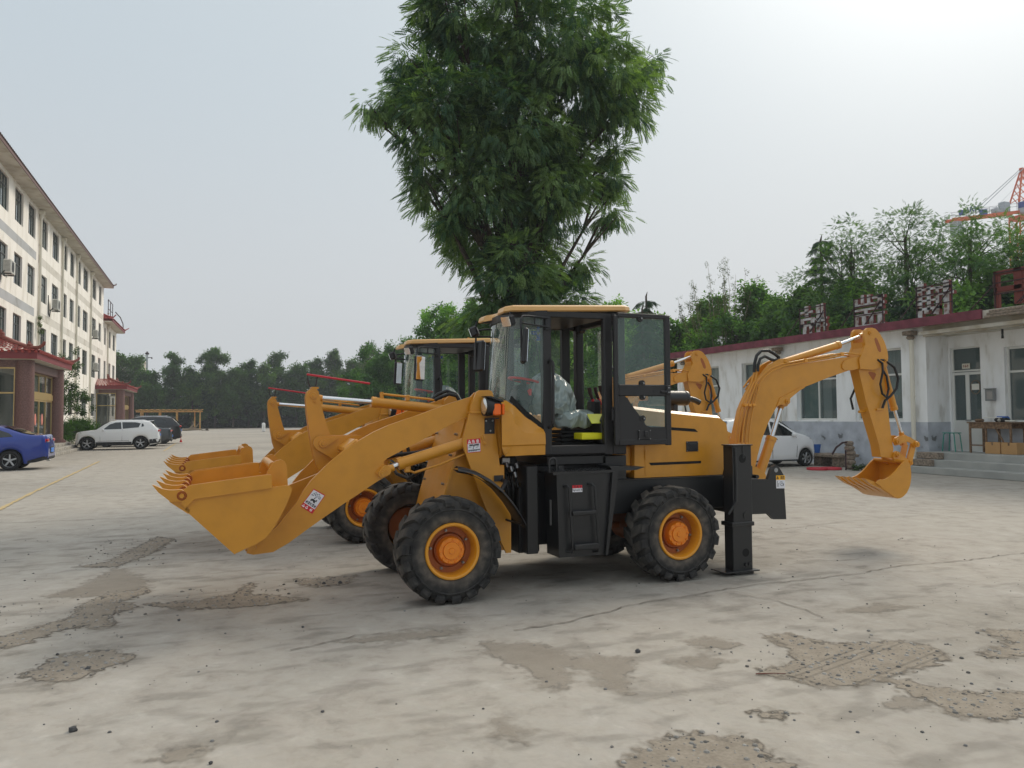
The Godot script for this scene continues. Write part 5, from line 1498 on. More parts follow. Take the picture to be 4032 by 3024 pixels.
func multi(called: String, mesh: Mesh, m: Material, xf: Array, cs: Array, parent: Node) -> MultiMeshInstance3D:
	var mm := MultiMesh.new()
	mm.transform_format = MultiMesh.TRANSFORM_3D
	mm.use_colors = true
	mm.mesh = mesh
	mm.instance_count = xf.size()
	var buf := PackedFloat32Array(); buf.resize(xf.size() * 16)
	for i in xf.size():
		var t: Transform3D = xf[i]; var j := i * 16; var c: Color = cs[i]
		buf[j] = t.basis.x.x; buf[j + 1] = t.basis.y.x; buf[j + 2] = t.basis.z.x; buf[j + 3] = t.origin.x
		buf[j + 4] = t.basis.x.y; buf[j + 5] = t.basis.y.y; buf[j + 6] = t.basis.z.y; buf[j + 7] = t.origin.y
		buf[j + 8] = t.basis.x.z; buf[j + 9] = t.basis.y.z; buf[j + 10] = t.basis.z.z; buf[j + 11] = t.origin.z
		buf[j + 12] = c.r; buf[j + 13] = c.g; buf[j + 14] = c.b; buf[j + 15] = 1.0
	mm.buffer = buf
	var o := MultiMeshInstance3D.new()
	o.name = called; o.multimesh = mm; o.material_override = m
	parent.add_child(o, true)
	return o

# ---------------------------------------------------------------- plants
func leaf_quad(b: B, at: Vector3, dir: Vector3, nrm: Vector3, l: float, w: float) -> void:
	var s := dir.cross(nrm).normalized() * w * 0.5
	var m := at + dir * l * 0.45 + nrm * l * 0.05
	var e := at + dir * l
	b.tri(at, m + s, m - s); b.tri(m + s, e, m - s)

func frond_mesh(sd: int) -> ArrayMesh:
	var b := B.new(); b.use_c = true
	var r := RandomNumberGenerator.new(); r.seed = sd
	for i in 8:
		var t := 0.12 + i * 0.11
		var p := V(t, -0.16 * t * t, 0)
		for s in [-1.0, 1.0]:
			b.col = grey(r.randf_range(0.7, 1.2))
			leaf_quad(b, p, V(0.35, -0.22 + r.randf_range(-0.15, 0.1), s).normalized(), V(0.1, 1, r.randf_range(-0.3, 0.3)).normalized(), 0.27 * (1.0 - absf(t - 0.5) * 0.7), 0.125)
	b.col = Color.WHITE
	leaf_quad(b, V(0.98, -0.155, 0), V(0.9, -0.3, 0).normalized(), V(0.2, 1, 0).normalized(), 0.2, 0.09)
	return b.mesh()

func clump_mesh(sd: int, n: int, ls: float) -> ArrayMesh:
	var b := B.new(); b.use_c = true
	var r := RandomNumberGenerator.new(); r.seed = sd
	for i in n:
		var d := V(r.randfn(), r.randfn() * 0.8, r.randfn()).normalized()
		var p := d * r.randf_range(0.15, 0.5)
		b.col = grey(r.randf_range(0.78, 1.2))
		var dir := (d + V(r.randf_range(-0.5, 0.5), r.randf_range(-0.9, 0.1), r.randf_range(-0.5, 0.5))).normalized()
		var nn := (V(0, 1, 0) + d * 0.7 + V(r.randf_range(-0.4, 0.4), 0, r.randf_range(-0.4, 0.4))).normalized()
		leaf_quad(b, p, dir, (nn - dir * nn.dot(dir)).normalized(), ls * r.randf_range(0.7, 1.2), ls * r.randf_range(0.5, 0.75))
	return b.mesh()

func spray_mesh(sd: int) -> ArrayMesh:
	var b := B.new(); b.use_c = true
	var r := RandomNumberGenerator.new(); r.seed = sd
	for i in 12:
		var t := 0.06 + i * 0.075
		var p := V(t, -0.10 * t * t, 0)
		for s in [-1.0, 1.0]:
			b.col = grey(r.randf_range(0.75, 1.15))
			leaf_quad(b, p, V(0.5, -0.55 + r.randf_range(-0.3, 0.2), s * r.randf_range(0.5, 1.0)).normalized(), V(0.2, 1, s * 0.3).normalized(), r.randf_range(0.22, 0.36) * (1.15 - t * 0.7), 0.055)
	return b.mesh()

# trunk, limbs to every lobe, and a crown of leaf clumps; lobes are [x, y, z, radius] from the tree's foot
func tree(called: String, label: String, cat: String, at: Vector3, trunk_r: float, trunk_h: float, lobes: Array, opt: Dictionary, group := "") -> Node3D:
	var t := thing(called, label, cat, at, 0.0, group)
	var r := RandomNumberGenerator.new(); r.seed = opt.get("seed", 1)
	var b := B.new()
	var lean := V(r.randf_range(-0.2, 0.2), 0, r.randf_range(-0.2, 0.2)) * (trunk_h * 0.08)
	var path := []
	for i in 6: path.append(V(0, trunk_h * i / 5.0, 0) + lean * pow(i / 5.0, 2) + V(r.randf_range(-1, 1), 0, r.randf_range(-1, 1)) * trunk_r * 0.35 * (0.0 if i == 0 else 1.0))
	b.tube(path, trunk_r, 9, trunk_r * 0.45)
	for l in lobes:
		var c := V(l[0], l[1], l[2])
		var f := clampf((c.y / trunk_h) - 0.25, 0.22, 0.98)
		var s: Vector3 = path[int(f * 5)]
		var mid := s.lerp(c, 0.5) + V(0, (c - s).length() * 0.08, 0)
		b.tube([s, mid, c], trunk_r * 0.30, 5, 0.012)
		for k in 3: b.tube([mid.lerp(c, 0.4), c + V(r.randfn(), r.randfn() * 0.5, r.randfn()).normalized() * l[3] * 0.8], 0.028 + trunk_r * 0.04, 4, 0.008)
	obj("trunk", b, M[opt.get("bark", "bark")], t)
	var xf := []; var cs := []
	var lo: Color = opt.get("dark", Color(0.03, 0.06, 0.02)); var hi: Color = opt.get("light", Color(0.07, 0.13, 0.03))
	var sz: Array = opt.get("size", [0.4, 0.6])
	var droop: float = opt.get("droop", 0.5)
	var kind: String = opt.get("leaf", "frond")
	for l in lobes:
		var c := V(l[0], l[1], l[2]); var R: float = l[3]
		var nc := maxi(4, int(opt.get("clumps", 10.0) * pow(R, 1.6)))
		for i in nc:
			var d := V(r.randfn(), r.randfn(), r.randfn()).normalized()
			var p := c + V(d.x, d.y * opt.get("flat", 0.9), d.z) * R * pow(r.randf(), 0.45)
			var tone := pow(r.randf(), 1.3)
			var cr: float = opt.get("clump_r", 0.45) * r.randf_range(0.7, 1.25)
			for k in int(opt.get("per", 14)):
				var e := V(r.randfn(), r.randfn() * 0.6, r.randfn()).normalized()
				var o := p + e * cr * r.randf_range(0.1, 1.0)
				var dir := (e * 0.6 + d * 0.5 + V(0, -droop, 0) + V(r.randf_range(-0.3, 0.3), r.randf_range(-0.2, 0.3), r.randf_range(-0.3, 0.3))).normalized()
				var bs: Basis
				if kind == "clump":
					bs = Basis(V(0, 1, 0), r.randf() * TAU) * Basis(V(1, 0, 0), r.randf_range(-0.5, 0.5))
				else:
					var side := dir.cross(V(0, 1, 0)).normalized() if absf(dir.y) < 0.98 else V(1, 0, 0)
					bs = Basis(dir, side.cross(dir).normalized(), side) * Basis(V(1, 0, 0), r.randf_range(-0.6, 0.6))
				var s := r.randf_range(sz[0], sz[1])
				xf.append(Transform3D(bs.scaled_local(V(s, s, s)), o))
				var q := clampf(tone + r.randf_range(-0.25, 0.25), 0, 1)
				cs.append(lo.lerp(hi, q))
	multi("crown", M["_" + kind + str(int(opt.get("seed", 1)) % 2)], M[opt.get("mat", "leaf")], xf, cs, t).set_meta("kind", "stuff")
	return t

func conifer(label: String, at: Vector3, h: float, w: float, sd: int) -> void:
	var t := thing("cedar_tree", label, "cedar", at, 0.0, "cedars behind the low building")
	var r := RandomNumberGenerator.new(); r.seed = sd
	var b := B.new()
	b.tube([V(0, 0, 0), V(0.05, h * 0.5, 0), V(0, h * 0.97, 0.0), V(0.08, h, 0.02)], 0.14, 7, 0.012)
	var xf := []; var cs := []
	var y := h * 0.12
	while y < h * 0.97:
		var f := 1.0 - y / h
		for k in 4:
			var a := r.randf() * TAU
			var L := w * (0.12 + 0.95 * pow(f, 0.8)) * r.randf_range(0.55, 1.1)
			var d := V(cos(a), 0, sin(a))
			var pts := []
			for i in 5:
				var s := i / 4.0
				pts.append(V(0, y, 0) + d * L * s + V(0, L * (0.16 * s - 0.34 * s * s), 0))
			b.tube(pts, 0.03 * (0.4 + f), 4, 0.006)
			var n := int(10 + L * 16)
			for i in n:
				var s := pow(r.randf(), 0.75)
				var p := V(0, y, 0) + d * L * s + V(0, L * (0.16 * s - 0.34 * s * s), 0)
				var dir := (d * r.randf_range(0.1, 0.9) + V(0, -0.45 - 0.5 * r.randf(), 0) + d.cross(V(0, 1, 0)) * r.randf_range(-0.9, 0.9)).normalized()
				var side := dir.cross(V(0, 1, 0)).normalized()
				var bs := Basis(dir, side.cross(dir).normalized(), side)
				var q := r.randf_range(0.28, 0.55)
				xf.append(Transform3D(bs.scaled_local(V(q, q, q)), p))
				cs.append(Color(0.03, 0.06, 0.042).lerp(Color(0.075, 0.14, 0.08), r.randf()))
		y += h * 0.045 * r.randf_range(0.6, 1.2)
	obj("trunk", b, M.bark, t)
	multi("crown", M._spray0, M.needle, xf, cs, t).set_meta("kind", "stuff")

func whip_tree(label: String, at: Vector3, h: float, w: float, n: int, sd: int, dens := 26) -> void:
	var t := thing("sparse_tree", label, "tree", at, 0.0, "trees behind the low building")
	var r := RandomNumberGenerator.new(); r.seed = sd
	var b := B.new()
	b.tube([V(0, 0, 0), V(0.05, h * 0.25, 0), V(0, h * 0.5, 0)], 0.12, 7, 0.06)
	var xf := []; var cs := []
	for i in n:
		var a := r.randf() * TAU
		var q := sqrt(r.randf()) * w
		var top := V(cos(a) * q, h * (1.0 - 0.35 * pow(q / w, 2)) * r.randf_range(0.82, 1.0), sin(a) * q)
		var s := V(0, h * r.randf_range(0.15, 0.5), 0)
		var pts := []
		for k in 6:
			var f := k / 5.0
			pts.append(s.lerp(top, f) + V(cos(a), 0, sin(a)) * q * 0.22 * sin(f * PI) + V(r.randfn(), 0, r.randfn()) * 0.05)
		b.tube(pts, 0.028, 4, 0.006)
		for k in dens:
			var f := r.randf_range(0.35, 1.0)
			var p: Vector3 = (pts[int(f * 4.99)] as Vector3).lerp(pts[int(f * 4.99) + 1], fmod(f * 4.99, 1.0)) + V(r.randfn(), r.randfn(), r.randfn()) * 0.09
			var z := r.randf_range(0.14, 0.28)
			xf.append(Transform3D(Basis(V(0, 1, 0), r.randf() * TAU).scaled(V(z, z, z)), p))
			cs.append(Color(0.06, 0.085, 0.04).lerp(Color(0.13, 0.16, 0.08), r.randf()))
	obj("trunk", b, M.bark_pale, t)
	multi("crown", M._clump1, M.leaf, xf, cs, t).set_meta("kind", "stuff")

func auto_lobes(r: RandomNumberGenerator, h: float, w: float, y0: float, n: int) -> Array:
	var o := []
	for i in n:
		var f := (i + 0.5) / n
		var y := lerpf(y0, h - w * 0.30, f)
		var prof := sin(clampf(0.25 + f * 0.72, 0, 1) * PI)
		var a := r.randf() * TAU
		var q := w * 0.45 * prof * r.randf_range(0.4, 1.0)
		o.append([cos(a) * q, y, sin(a) * q, w * (0.30 + 0.28 * prof) * r.randf_range(0.85, 1.1)])
	o.append([0, h - w * 0.25, 0, w * 0.26])
	return o

func plants() -> void:
	for k in 2:
		M["_frond%d" % k] = frond_mesh(3 + k)
		M["_clump%d" % k] = clump_mesh(8 + k, 16, 0.34)
		M["_spray%d" % k] = spray_mesh(20 + k)
	# the tall locust behind the loaders
	var base := V(7.35, 0, -18.5)
	var lobes := []
	var spots := [[7.39, 12.07, 2.2], [5.45, 11.75, 0.9], [5.97, 10.4, 1.7], [8.6, 11.1, 1.9], [9.8, 10.2, 1.2], [5.2, 9.05, 1.25], [6.98, 9.0, 1.85], [8.9, 8.9, 1.5], [5.95, 7.5, 1.4], [8.2, 7.7, 1.45], [10.0, 8.1, 0.5], [6.96, 6.5, 1.2], [7.95, 6.35, 1.1], [5.6, 6.5, 0.42], [7.2, 5.3, 1.0], [8.4, 5.55, 0.9], [9.4, 5.85, 0.36], [6.75, 4.4, 0.75], [7.8, 4.4, 1.1], [8.8, 4.6, 0.6], [6.2, 4.1, 0.42], [7.28, 13.9, 1.9], [10.6, 10.6, 0.4], [11.2, 11.3, 0.34], [11.85, 12.0, 0.26], [4.1, 9.55, 0.32], [3.65, 9.45, 0.24], [5.0, 12.3, 0.4], [9.9, 11.9, 0.5], [4.6, 10.2, 0.5], [10.4, 9.0, 0.45], [10.3, 7.3, 0.35], [5.0, 7.8, 0.4], [4.7, 10.9, 0.4], [6.9, 3.0, 0.9], [7.9, 3.0, 1.0]]
	rng.seed = 5
	for s in spots: lobes.append([s[0] - base.x, s[1], rng.randf_range(-0.7, 0.7) * minf(1.6, s[2] + 0.3), s[2]])
	tree("locust_tree", "tall dense locust tree with a narrow waist rising behind the two loaders", "tree", base, 0.30, 12.5, lobes, {"seed": 12, "clumps": 34.0, "per": 30, "clump_r": 0.44, "size": [0.18, 0.36], "droop": 0.5, "dark": Color(0.085, 0.165, 0.115), "light": Color(0.31, 0.44, 0.19)})
	# far row of broad-leaved trees
	var row := [[-17.2, -139, 11.0, 4.6], [-14.4, -139, 12.6, 3.6], [-11.6, -141, 12.2, 3.2], [-9.7, -136, 9.8, 4.2], [-5.9, -139, 12.9, 3.8], [-3.0, -136, 10.2, 4.4], [0.5, -138, 14.2, 5.2], [3.3, -135.5, 10.0, 3.6], [5.9, -139, 12.0, 4.6], [8.3, -136, 11.0, 3.4], [10.6, -139, 13.4, 3.9], [13.6, -136, 11.4, 4.8], [17.0, -139, 12.4, 4.0], [20.2, -138, 14.0, 5.0], [23.4, -136, 12.0, 3.8], [26.6, -139, 15.2, 4.6], [29.8, -137, 14.2, 5.0], [33.0, -138, 13.2, 4.2], [36.6, -137, 14.4, 4.8], [40.5, -138, 13.6, 4.6]]
	var say := ["beside the end of the white building", "behind the camera pole's left side", "right behind the camera pole", "behind the left end of the timber shelter", "above the middle of the timber shelter", "above the right end of the timber shelter", "tallest, over the bare left trunk", "low, between the two bare trunks", "over the bare right trunk", "left of the red rod on the farther loader", "behind the farther loader's red rod", "behind the nearer loader's red rod", "right of the nearer loader's red rod", "below the street lamp", "just right of the street lamp", "left of the farther cab", "second left of the farther cab", "touching the farther cab's mirror", "behind the farther cab roof's left end", "behind the farther cab"]
	for i in row.size():
		var q: Array = row[i]
		rng.seed = 900 + i
		tree("broadleaf_tree", "dark green tree of the far row, " + say[i], "tree", V(q[0], 0, q[1]), 0.16, q[2] * 0.8, auto_lobes(rng, q[2], q[3], 2.4 if i % 3 else 3.6, 8), {"seed": 30 + i, "leaf": "clump", "clumps": 3.6, "per": 12, "clump_r": 0.7, "size": [0.7, 1.25], "dark": Color(0.041, 0.105, 0.040).lerp(Color(0.064, 0.126, 0.034), (i * 7 % 5) / 5.0), "light": Color(0.113, 0.236, 0.072).lerp(Color(0.174, 0.295, 0.064), (i * 3 % 4) / 4.0)}, "far row of trees at the end of the yard")
	var bk := B.new()
	# undergrowth under the far row
	var xf := []; var cs := []
	rng.seed = 61
	for i in 5200:
		var s := rng.randf_range(0.9, 2.0)
		xf.append(Transform3D(Basis(V(0, 1, 0), rng.randf() * TAU).scaled(V(s, s, s)), V(rng.randf_range(-22, 46), 0.1 + 6.5 * pow(rng.randf(), 1.7), rng.randf_range(-149, -140))))
		cs.append(Color(0.018, 0.04, 0.02).lerp(Color(0.035, 0.07, 0.03), rng.randf()))
	var ug := multi("undergrowth", M._clump0, M.leaf, xf, cs, self)
	ug.set_meta("kind", "stuff")
	# trees in the middle distance, seen through the cabs and over the low building
	var mid := [
		["bushy_tree", "bright green bushy tree seen through the nearer cab's far window", 16.5, -52, 10.2, 5.5, Color(0.113, 0.235, 0.075), Color(0.284, 0.520, 0.125), "clump"],
		["bushy_tree", "dark leafy tree seen through the open cab door opening", 21.0, -50, 10.4, 5.2, Color(0.072, 0.151, 0.062), Color(0.170, 0.330, 0.112), "clump"],
		["bushy_tree", "fresh green tree just left of the low building's end, behind the door glass", 22.5, -40, 8.6, 4.6, Color(0.140, 0.275, 0.075), Color(0.339, 0.576, 0.138), "clump"],
		["bushy_tree", "green tree rising behind the pale leafless-looking one", 29.0, -40, 9.4, 4.6, Color(0.113, 0.219, 0.075), Color(0.254, 0.439, 0.125), "clump"],
		["bushy_tree", "bushy tree between the pale twiggy tree and the tall cedar", 28.0, -34, 9.3, 4.2, Color(0.113, 0.235, 0.088), Color(0.240, 0.426, 0.125), "clump"],
		["bushy_tree", "dark tree behind the first rusty roof letter", 27.0, -30, 8.2, 4.0, Color(0.080, 0.158, 0.064), Color(0.170, 0.301, 0.112), "clump"],
		["bushy_tree", "bright bushy tree between the second and third roof letters", 27.5, -26.5, 8.3, 3.8, Color(0.140, 0.275, 0.075), Color(0.312, 0.520, 0.138), "clump"],
		["locust_sapling", "tall open locust behind the second roof letter, leftmost of the airy ones", 27.6, -27.0, 10.9, 3.4, Color(0.084, 0.164, 0.088), Color(0.185, 0.301, 0.125), "frond"],
		["locust_sapling", "tall airy locust behind the third roof letter", 28.0, -24.4, 10.9, 3.4, Color(0.084, 0.164, 0.088), Color(0.185, 0.301, 0.125), "frond"],
		["locust_sapling", "airy locust under the crane's counterweights", 28.2, -21.6, 10.2, 3.6, Color(0.090, 0.180, 0.088), Color(0.198, 0.330, 0.125), "frond"],
		["locust_sapling", "airy locust at the right edge in front of the crane mast", 28.4, -18.6, 9.8, 3.6, Color(0.090, 0.180, 0.088), Color(0.198, 0.330, 0.125), "frond"],
		["bushy_tree", "green thicket tree behind the fourth roof letter", 27.2, -20.0, 7.4, 3.6, Color(0.099, 0.193, 0.075), Color(0.240, 0.411, 0.125), "clump"],
		["bushy_tree", "green thicket tree at the right edge over the porch roof", 27.4, -16.4, 7.2, 3.6, Color(0.099, 0.193, 0.075), Color(0.240, 0.411, 0.125), "clump"],
		["bushy_tree", "leafy tree at the left end of the low building's roof", 25.0, -37.5, 7.7, 4.2, Color(0.113, 0.235, 0.088), Color(0.269, 0.465, 0.125), "clump"],
		["bushy_tree", "dark background tree between the two cabs", 23.0, -75, 10.5, 6.5, Color(0.062, 0.138, 0.062), Color(0.140, 0.275, 0.099), "clump"],
		["bushy_tree", "background tree behind the nearer cab's windscreen", 17.0, -72, 9.8, 6.5, Color(0.084, 0.180, 0.075), Color(0.170, 0.330, 0.112), "clump"],
		["bushy_tree", "background tree behind the nearer cab's rear post", 31.0, -66, 11.0, 6.5, Color(0.084, 0.164, 0.075), Color(0.170, 0.330, 0.112), "clump"]]
	for i in mid.size():
		var q: Array = mid[i]
		rng.seed = 700 + i
		var airy: bool = q[8] == "frond"
		tree(q[0], q[1], "tree", V(q[2], 0, q[3]), 0.13, q[4] * 0.85, auto_lobes(rng, q[4], q[5] * (1.3 if airy else 1.0), q[4] * (0.40 if airy else 0.22), 12 if airy else 8),
			{"seed": 60 + i, "leaf": q[8], "clumps": 11.0 if airy else 7.5, "per": 18 if airy else 13, "clump_r": 0.40 if airy else 0.5, "size": [0.15, 0.26] if airy else [0.42, 0.75], "droop": 0.25, "dark": q[6], "light": q[7]}, "trees behind the low building")
	whip_tree("pale twiggy tree with upright thin branches above the low building's roof", V(27.0, 0, -35.6), 11.0, 3.3, 46, 3)
	whip_tree("small twiggy tree with hanging young leaves right of the open cab door", V(26.2, 0, -39.5), 8.0, 1.8, 18, 4, 34)
	whip_tree("pale bushy-topped tree far behind, left of the farther cab", V(21.5, 0, -108), 13.2, 3.2, 40, 6, 40)
	conifer("tall cedar with a thin drooping tip behind the first roof letter", V(27.6, 0, -28.9), 10.5, 2.5, 4)
	conifer("drooping cedar with a bent tip just right of the nearer cab's roof", V(22.8, 0, -37.2), 8.7, 2.6, 5)
	conifer("low dark cedar behind the third roof letter", V(26.6, 0, -23.2), 7.0, 2.4, 6)
	conifer("dark cedar seen through the open cab door's glass", V(21.2, 0, -35.0), 7.6, 3.0, 8)
	conifer("low dark cedar behind the second roof letter", V(26.4, 0, -25.6), 7.2, 2.6, 9)
	conifer("low cedar behind the gap left of the fourth roof letter", V(26.6, 0, -19.4), 6.9, 2.4, 11)
	# shrubs by the first porch
	rng.seed = 31
	tree("leafy_shrub", "tall loose shrub growing against the white building beside the nearer porch", "shrub", V(-8.9, 0, -54.5), 0.07, 4.6, [[0, 4.6, 0.6, 1.2], [0.3, 3.4, 1.0, 1.3], [-0.2, 2.3, 0.4, 1.3], [0.5, 5.6, 0.0, 0.7], [0.6, 2.4, -2.2, 1.0], [0.4, 3.6, -1.6, 1.0], [0.3, 4.8, -2.4, 0.8], [0.8, 3.2, -3.6, 0.7]], {"seed": 17, "leaf": "clump", "clumps": 9.0, "per": 8, "clump_r": 0.28, "size": [0.22, 0.42], "dark": Color(0.04, 0.085, 0.03), "light": Color(0.10, 0.17, 0.055)})
	var hl := []
	for i in 9: hl.append([rng.randf_range(-0.6, 0.6), 0.85 + rng.randf_range(-0.1, 0.35), -i * 1.2, 0.85])
	tree("hedge", "bright green clipped hedge between the two porches, behind the white car", "hedge", V(-8.3, 0, -52.5), 0.05, 1.0, hl, {"seed": 19, "leaf": "clump", "clumps": 26.0, "per": 9, "clump_r": 0.25, "size": [0.2, 0.36], "dark": Color(0.04, 0.10, 0.018), "light": Color(0.09, 0.20, 0.03)})
	tree("weed", "small green weed growing at the foot of the stone post", "weed", V(18.3, 0, -18.0), 0.01, 0.15, [[0, 0.1, 0, 0.16], [0.2, 0.08, 0.1, 0.14]], {"seed": 23, "leaf": "clump", "clumps": 60.0, "per": 6, "clump_r": 0.06, "size": [0.08, 0.14], "dark": Color(0.04, 0.10, 0.02), "light": Color(0.09, 0.18, 0.04)})
	tree("climbing_plant", "thin green creeper hanging on the white building's first downpipe", "plant", V(-9.78, 6.9, -53.7), 0.01, 1.0, [[0, 0.2, 0, 0.16], [0, 0.6, 0, 0.14], [0, 1.0, 0, 0.12]], {"seed": 29, "leaf": "clump", "clumps": 60.0, "per": 4, "clump_r": 0.08, "size": [0.12, 0.2], "dark": Color(0.08, 0.13, 0.03), "light": Color(0.17, 0.24, 0.05)})

# ---------------------------------------------------------------- buildings
# a wall with real openings: o is its lower corner, u runs along it, n points out; holes are [u0, v0, u1, v1]
func wall(o: Vector3, u: Vector3, n: Vector3, w: float, h: float, holes: Array, depth: float) -> B:
	var b := B.new()
	var us := [0.0, w]; var vs := [0.0, h]
	for q in holes:
		us.append_array([q[0], q[2]]); vs.append_array([q[1], q[3]])
	us.sort(); vs.sort()
	var P := func(a: float, c: float, d := 0.0) -> Vector3: return o + u * a + V(0, c, 0) - n * d
	for i in us.size() - 1:
		if us[i + 1] - us[i] < 0.001: continue
		for j in vs.size() - 1:
			if vs[j + 1] - vs[j] < 0.001: continue
			var cu: float = (us[i] + us[i + 1]) * 0.5; var cv: float = (vs[j] + vs[j + 1]) * 0.5
			var open := false
			for q in holes:
				if cu > q[0] and cu < q[2] and cv > q[1] and cv < q[3]: open = true
			if not open: b.quad(P.call(us[i], vs[j]), P.call(us[i + 1], vs[j]), P.call(us[i + 1], vs[j + 1]), P.call(us[i], vs[j + 1]))
	for q in holes:
		b.quad(P.call(q[0], q[1]), P.call(q[0], q[1], depth), P.call(q[0], q[3], depth), P.call(q[0], q[3]))
		b.quad(P.call(q[2], q[1], depth), P.call(q[2], q[1]), P.call(q[2], q[3]), P.call(q[2], q[3], depth))
		b.quad(P.call(q[0], q[1]), P.call(q[2], q[1]), P.call(q[2], q[1], depth), P.call(q[0], q[1], depth))
		b.quad(P.call(q[0], q[3], depth), P.call(q[2], q[3], depth), P.call(q[2], q[3]), P.call(q[0], q[3]))
	return b

func bar(b: B, o: Vector3, u: Vector3, n: Vector3, u0: float, v0: float, u1: float, v1: float, d0: float, d1: float) -> void:
	var bs := Basis(u, V(0, 1, 0), n)
	b.box(o + u * ((u0 + u1) * 0.5) + V(0, (v0 + v1) * 0.5, 0) - n * ((d0 + d1) * 0.5), V(absf(u1 - u0), absf(v1 - v0), absf(d1 - d0)), 0.0, bs)

func sheet(o: Vector3, u: Vector3, n: Vector3, q: Array, d: float) -> B:
	var b := B.new()
	var p := func(a: float, c: float) -> Vector3: return o + u * a + V(0, c, 0) - n * d
	b.quad(p.call(q[0], q[1]), p.call(q[2], q[1]), p.call(q[2], q[3]), p.call(q[0], q[3]))
	return b

func window(parent: Node, o: Vector3, u: Vector3, n: Vector3, q: Array, frame: Material, glass: Material, fw: float, depth: float, transom: float, mull: Array) -> void:
	var b := B.new()
	var d0 := depth - 0.06; var d1 := depth
	bar(b, o, u, n, q[0], q[1], q[0] + fw, q[3], d0, d1); bar(b, o, u, n, q[2] - fw, q[1], q[2], q[3], d0, d1)
	bar(b, o, u, n, q[0] + fw, q[1], q[2] - fw, q[1] + fw, d0, d1); bar(b, o, u, n, q[0] + fw, q[3] - fw, q[2] - fw, q[3], d0, d1)
	if transom > 0: bar(b, o, u, n, q[0] + fw, transom - fw * 0.5, q[2] - fw, transom + fw * 0.5, d0 - 0.002, d1 + 0.002)
	for m in mull: bar(b, o, u, n, m - fw * 0.45, q[1] + fw, m + fw * 0.45, q[3] - fw, d0 + 0.002, d1 - 0.002)
	var win := obj("window", b, frame, parent)
	var us := [q[0] + fw]
	us.append_array(mull); us.append(q[2] - fw)
	var vs := [q[1] + fw, q[3] - fw] if transom <= 0 else [q[1] + fw, transom, q[3] - fw]
	for i in us.size() - 1:
		for j in vs.size() - 1:
			obj("pane", sheet(o, u, n, [us[i], vs[j], us[i + 1], vs[j + 1]], depth - 0.03 + 0.004 * ((i + j) % 2)), glass, win)

func tile_slope(b: B, a: Vector3, c: Vector3, d: Vector3, e: Vector3, step: float, rows: int) -> void:
	# a, c along the eave, e, d along the top; rounded tile courses
	var n := maxi(2, int((c - a).length() / step))
	var nn := (c - a).cross(e - a).normalized()
	for r in rows:
		var f0 := float(r) / rows; var f1 := float(r + 1) / rows
		var line0 := []; var line1 := []
		for i in n * 4 + 1:
			var s := i / (n * 4.0)
			var bump := absf(sin(s * n * PI)) * step * 0.22
			line0.append(a.lerp(c, s).lerp(e.lerp(d, s), f0) + nn * (bump + 0.035))
			line1.append(a.lerp(c, s).lerp(e.lerp(d, s), f1) + nn * bump)
		b.grid([line0, line1])

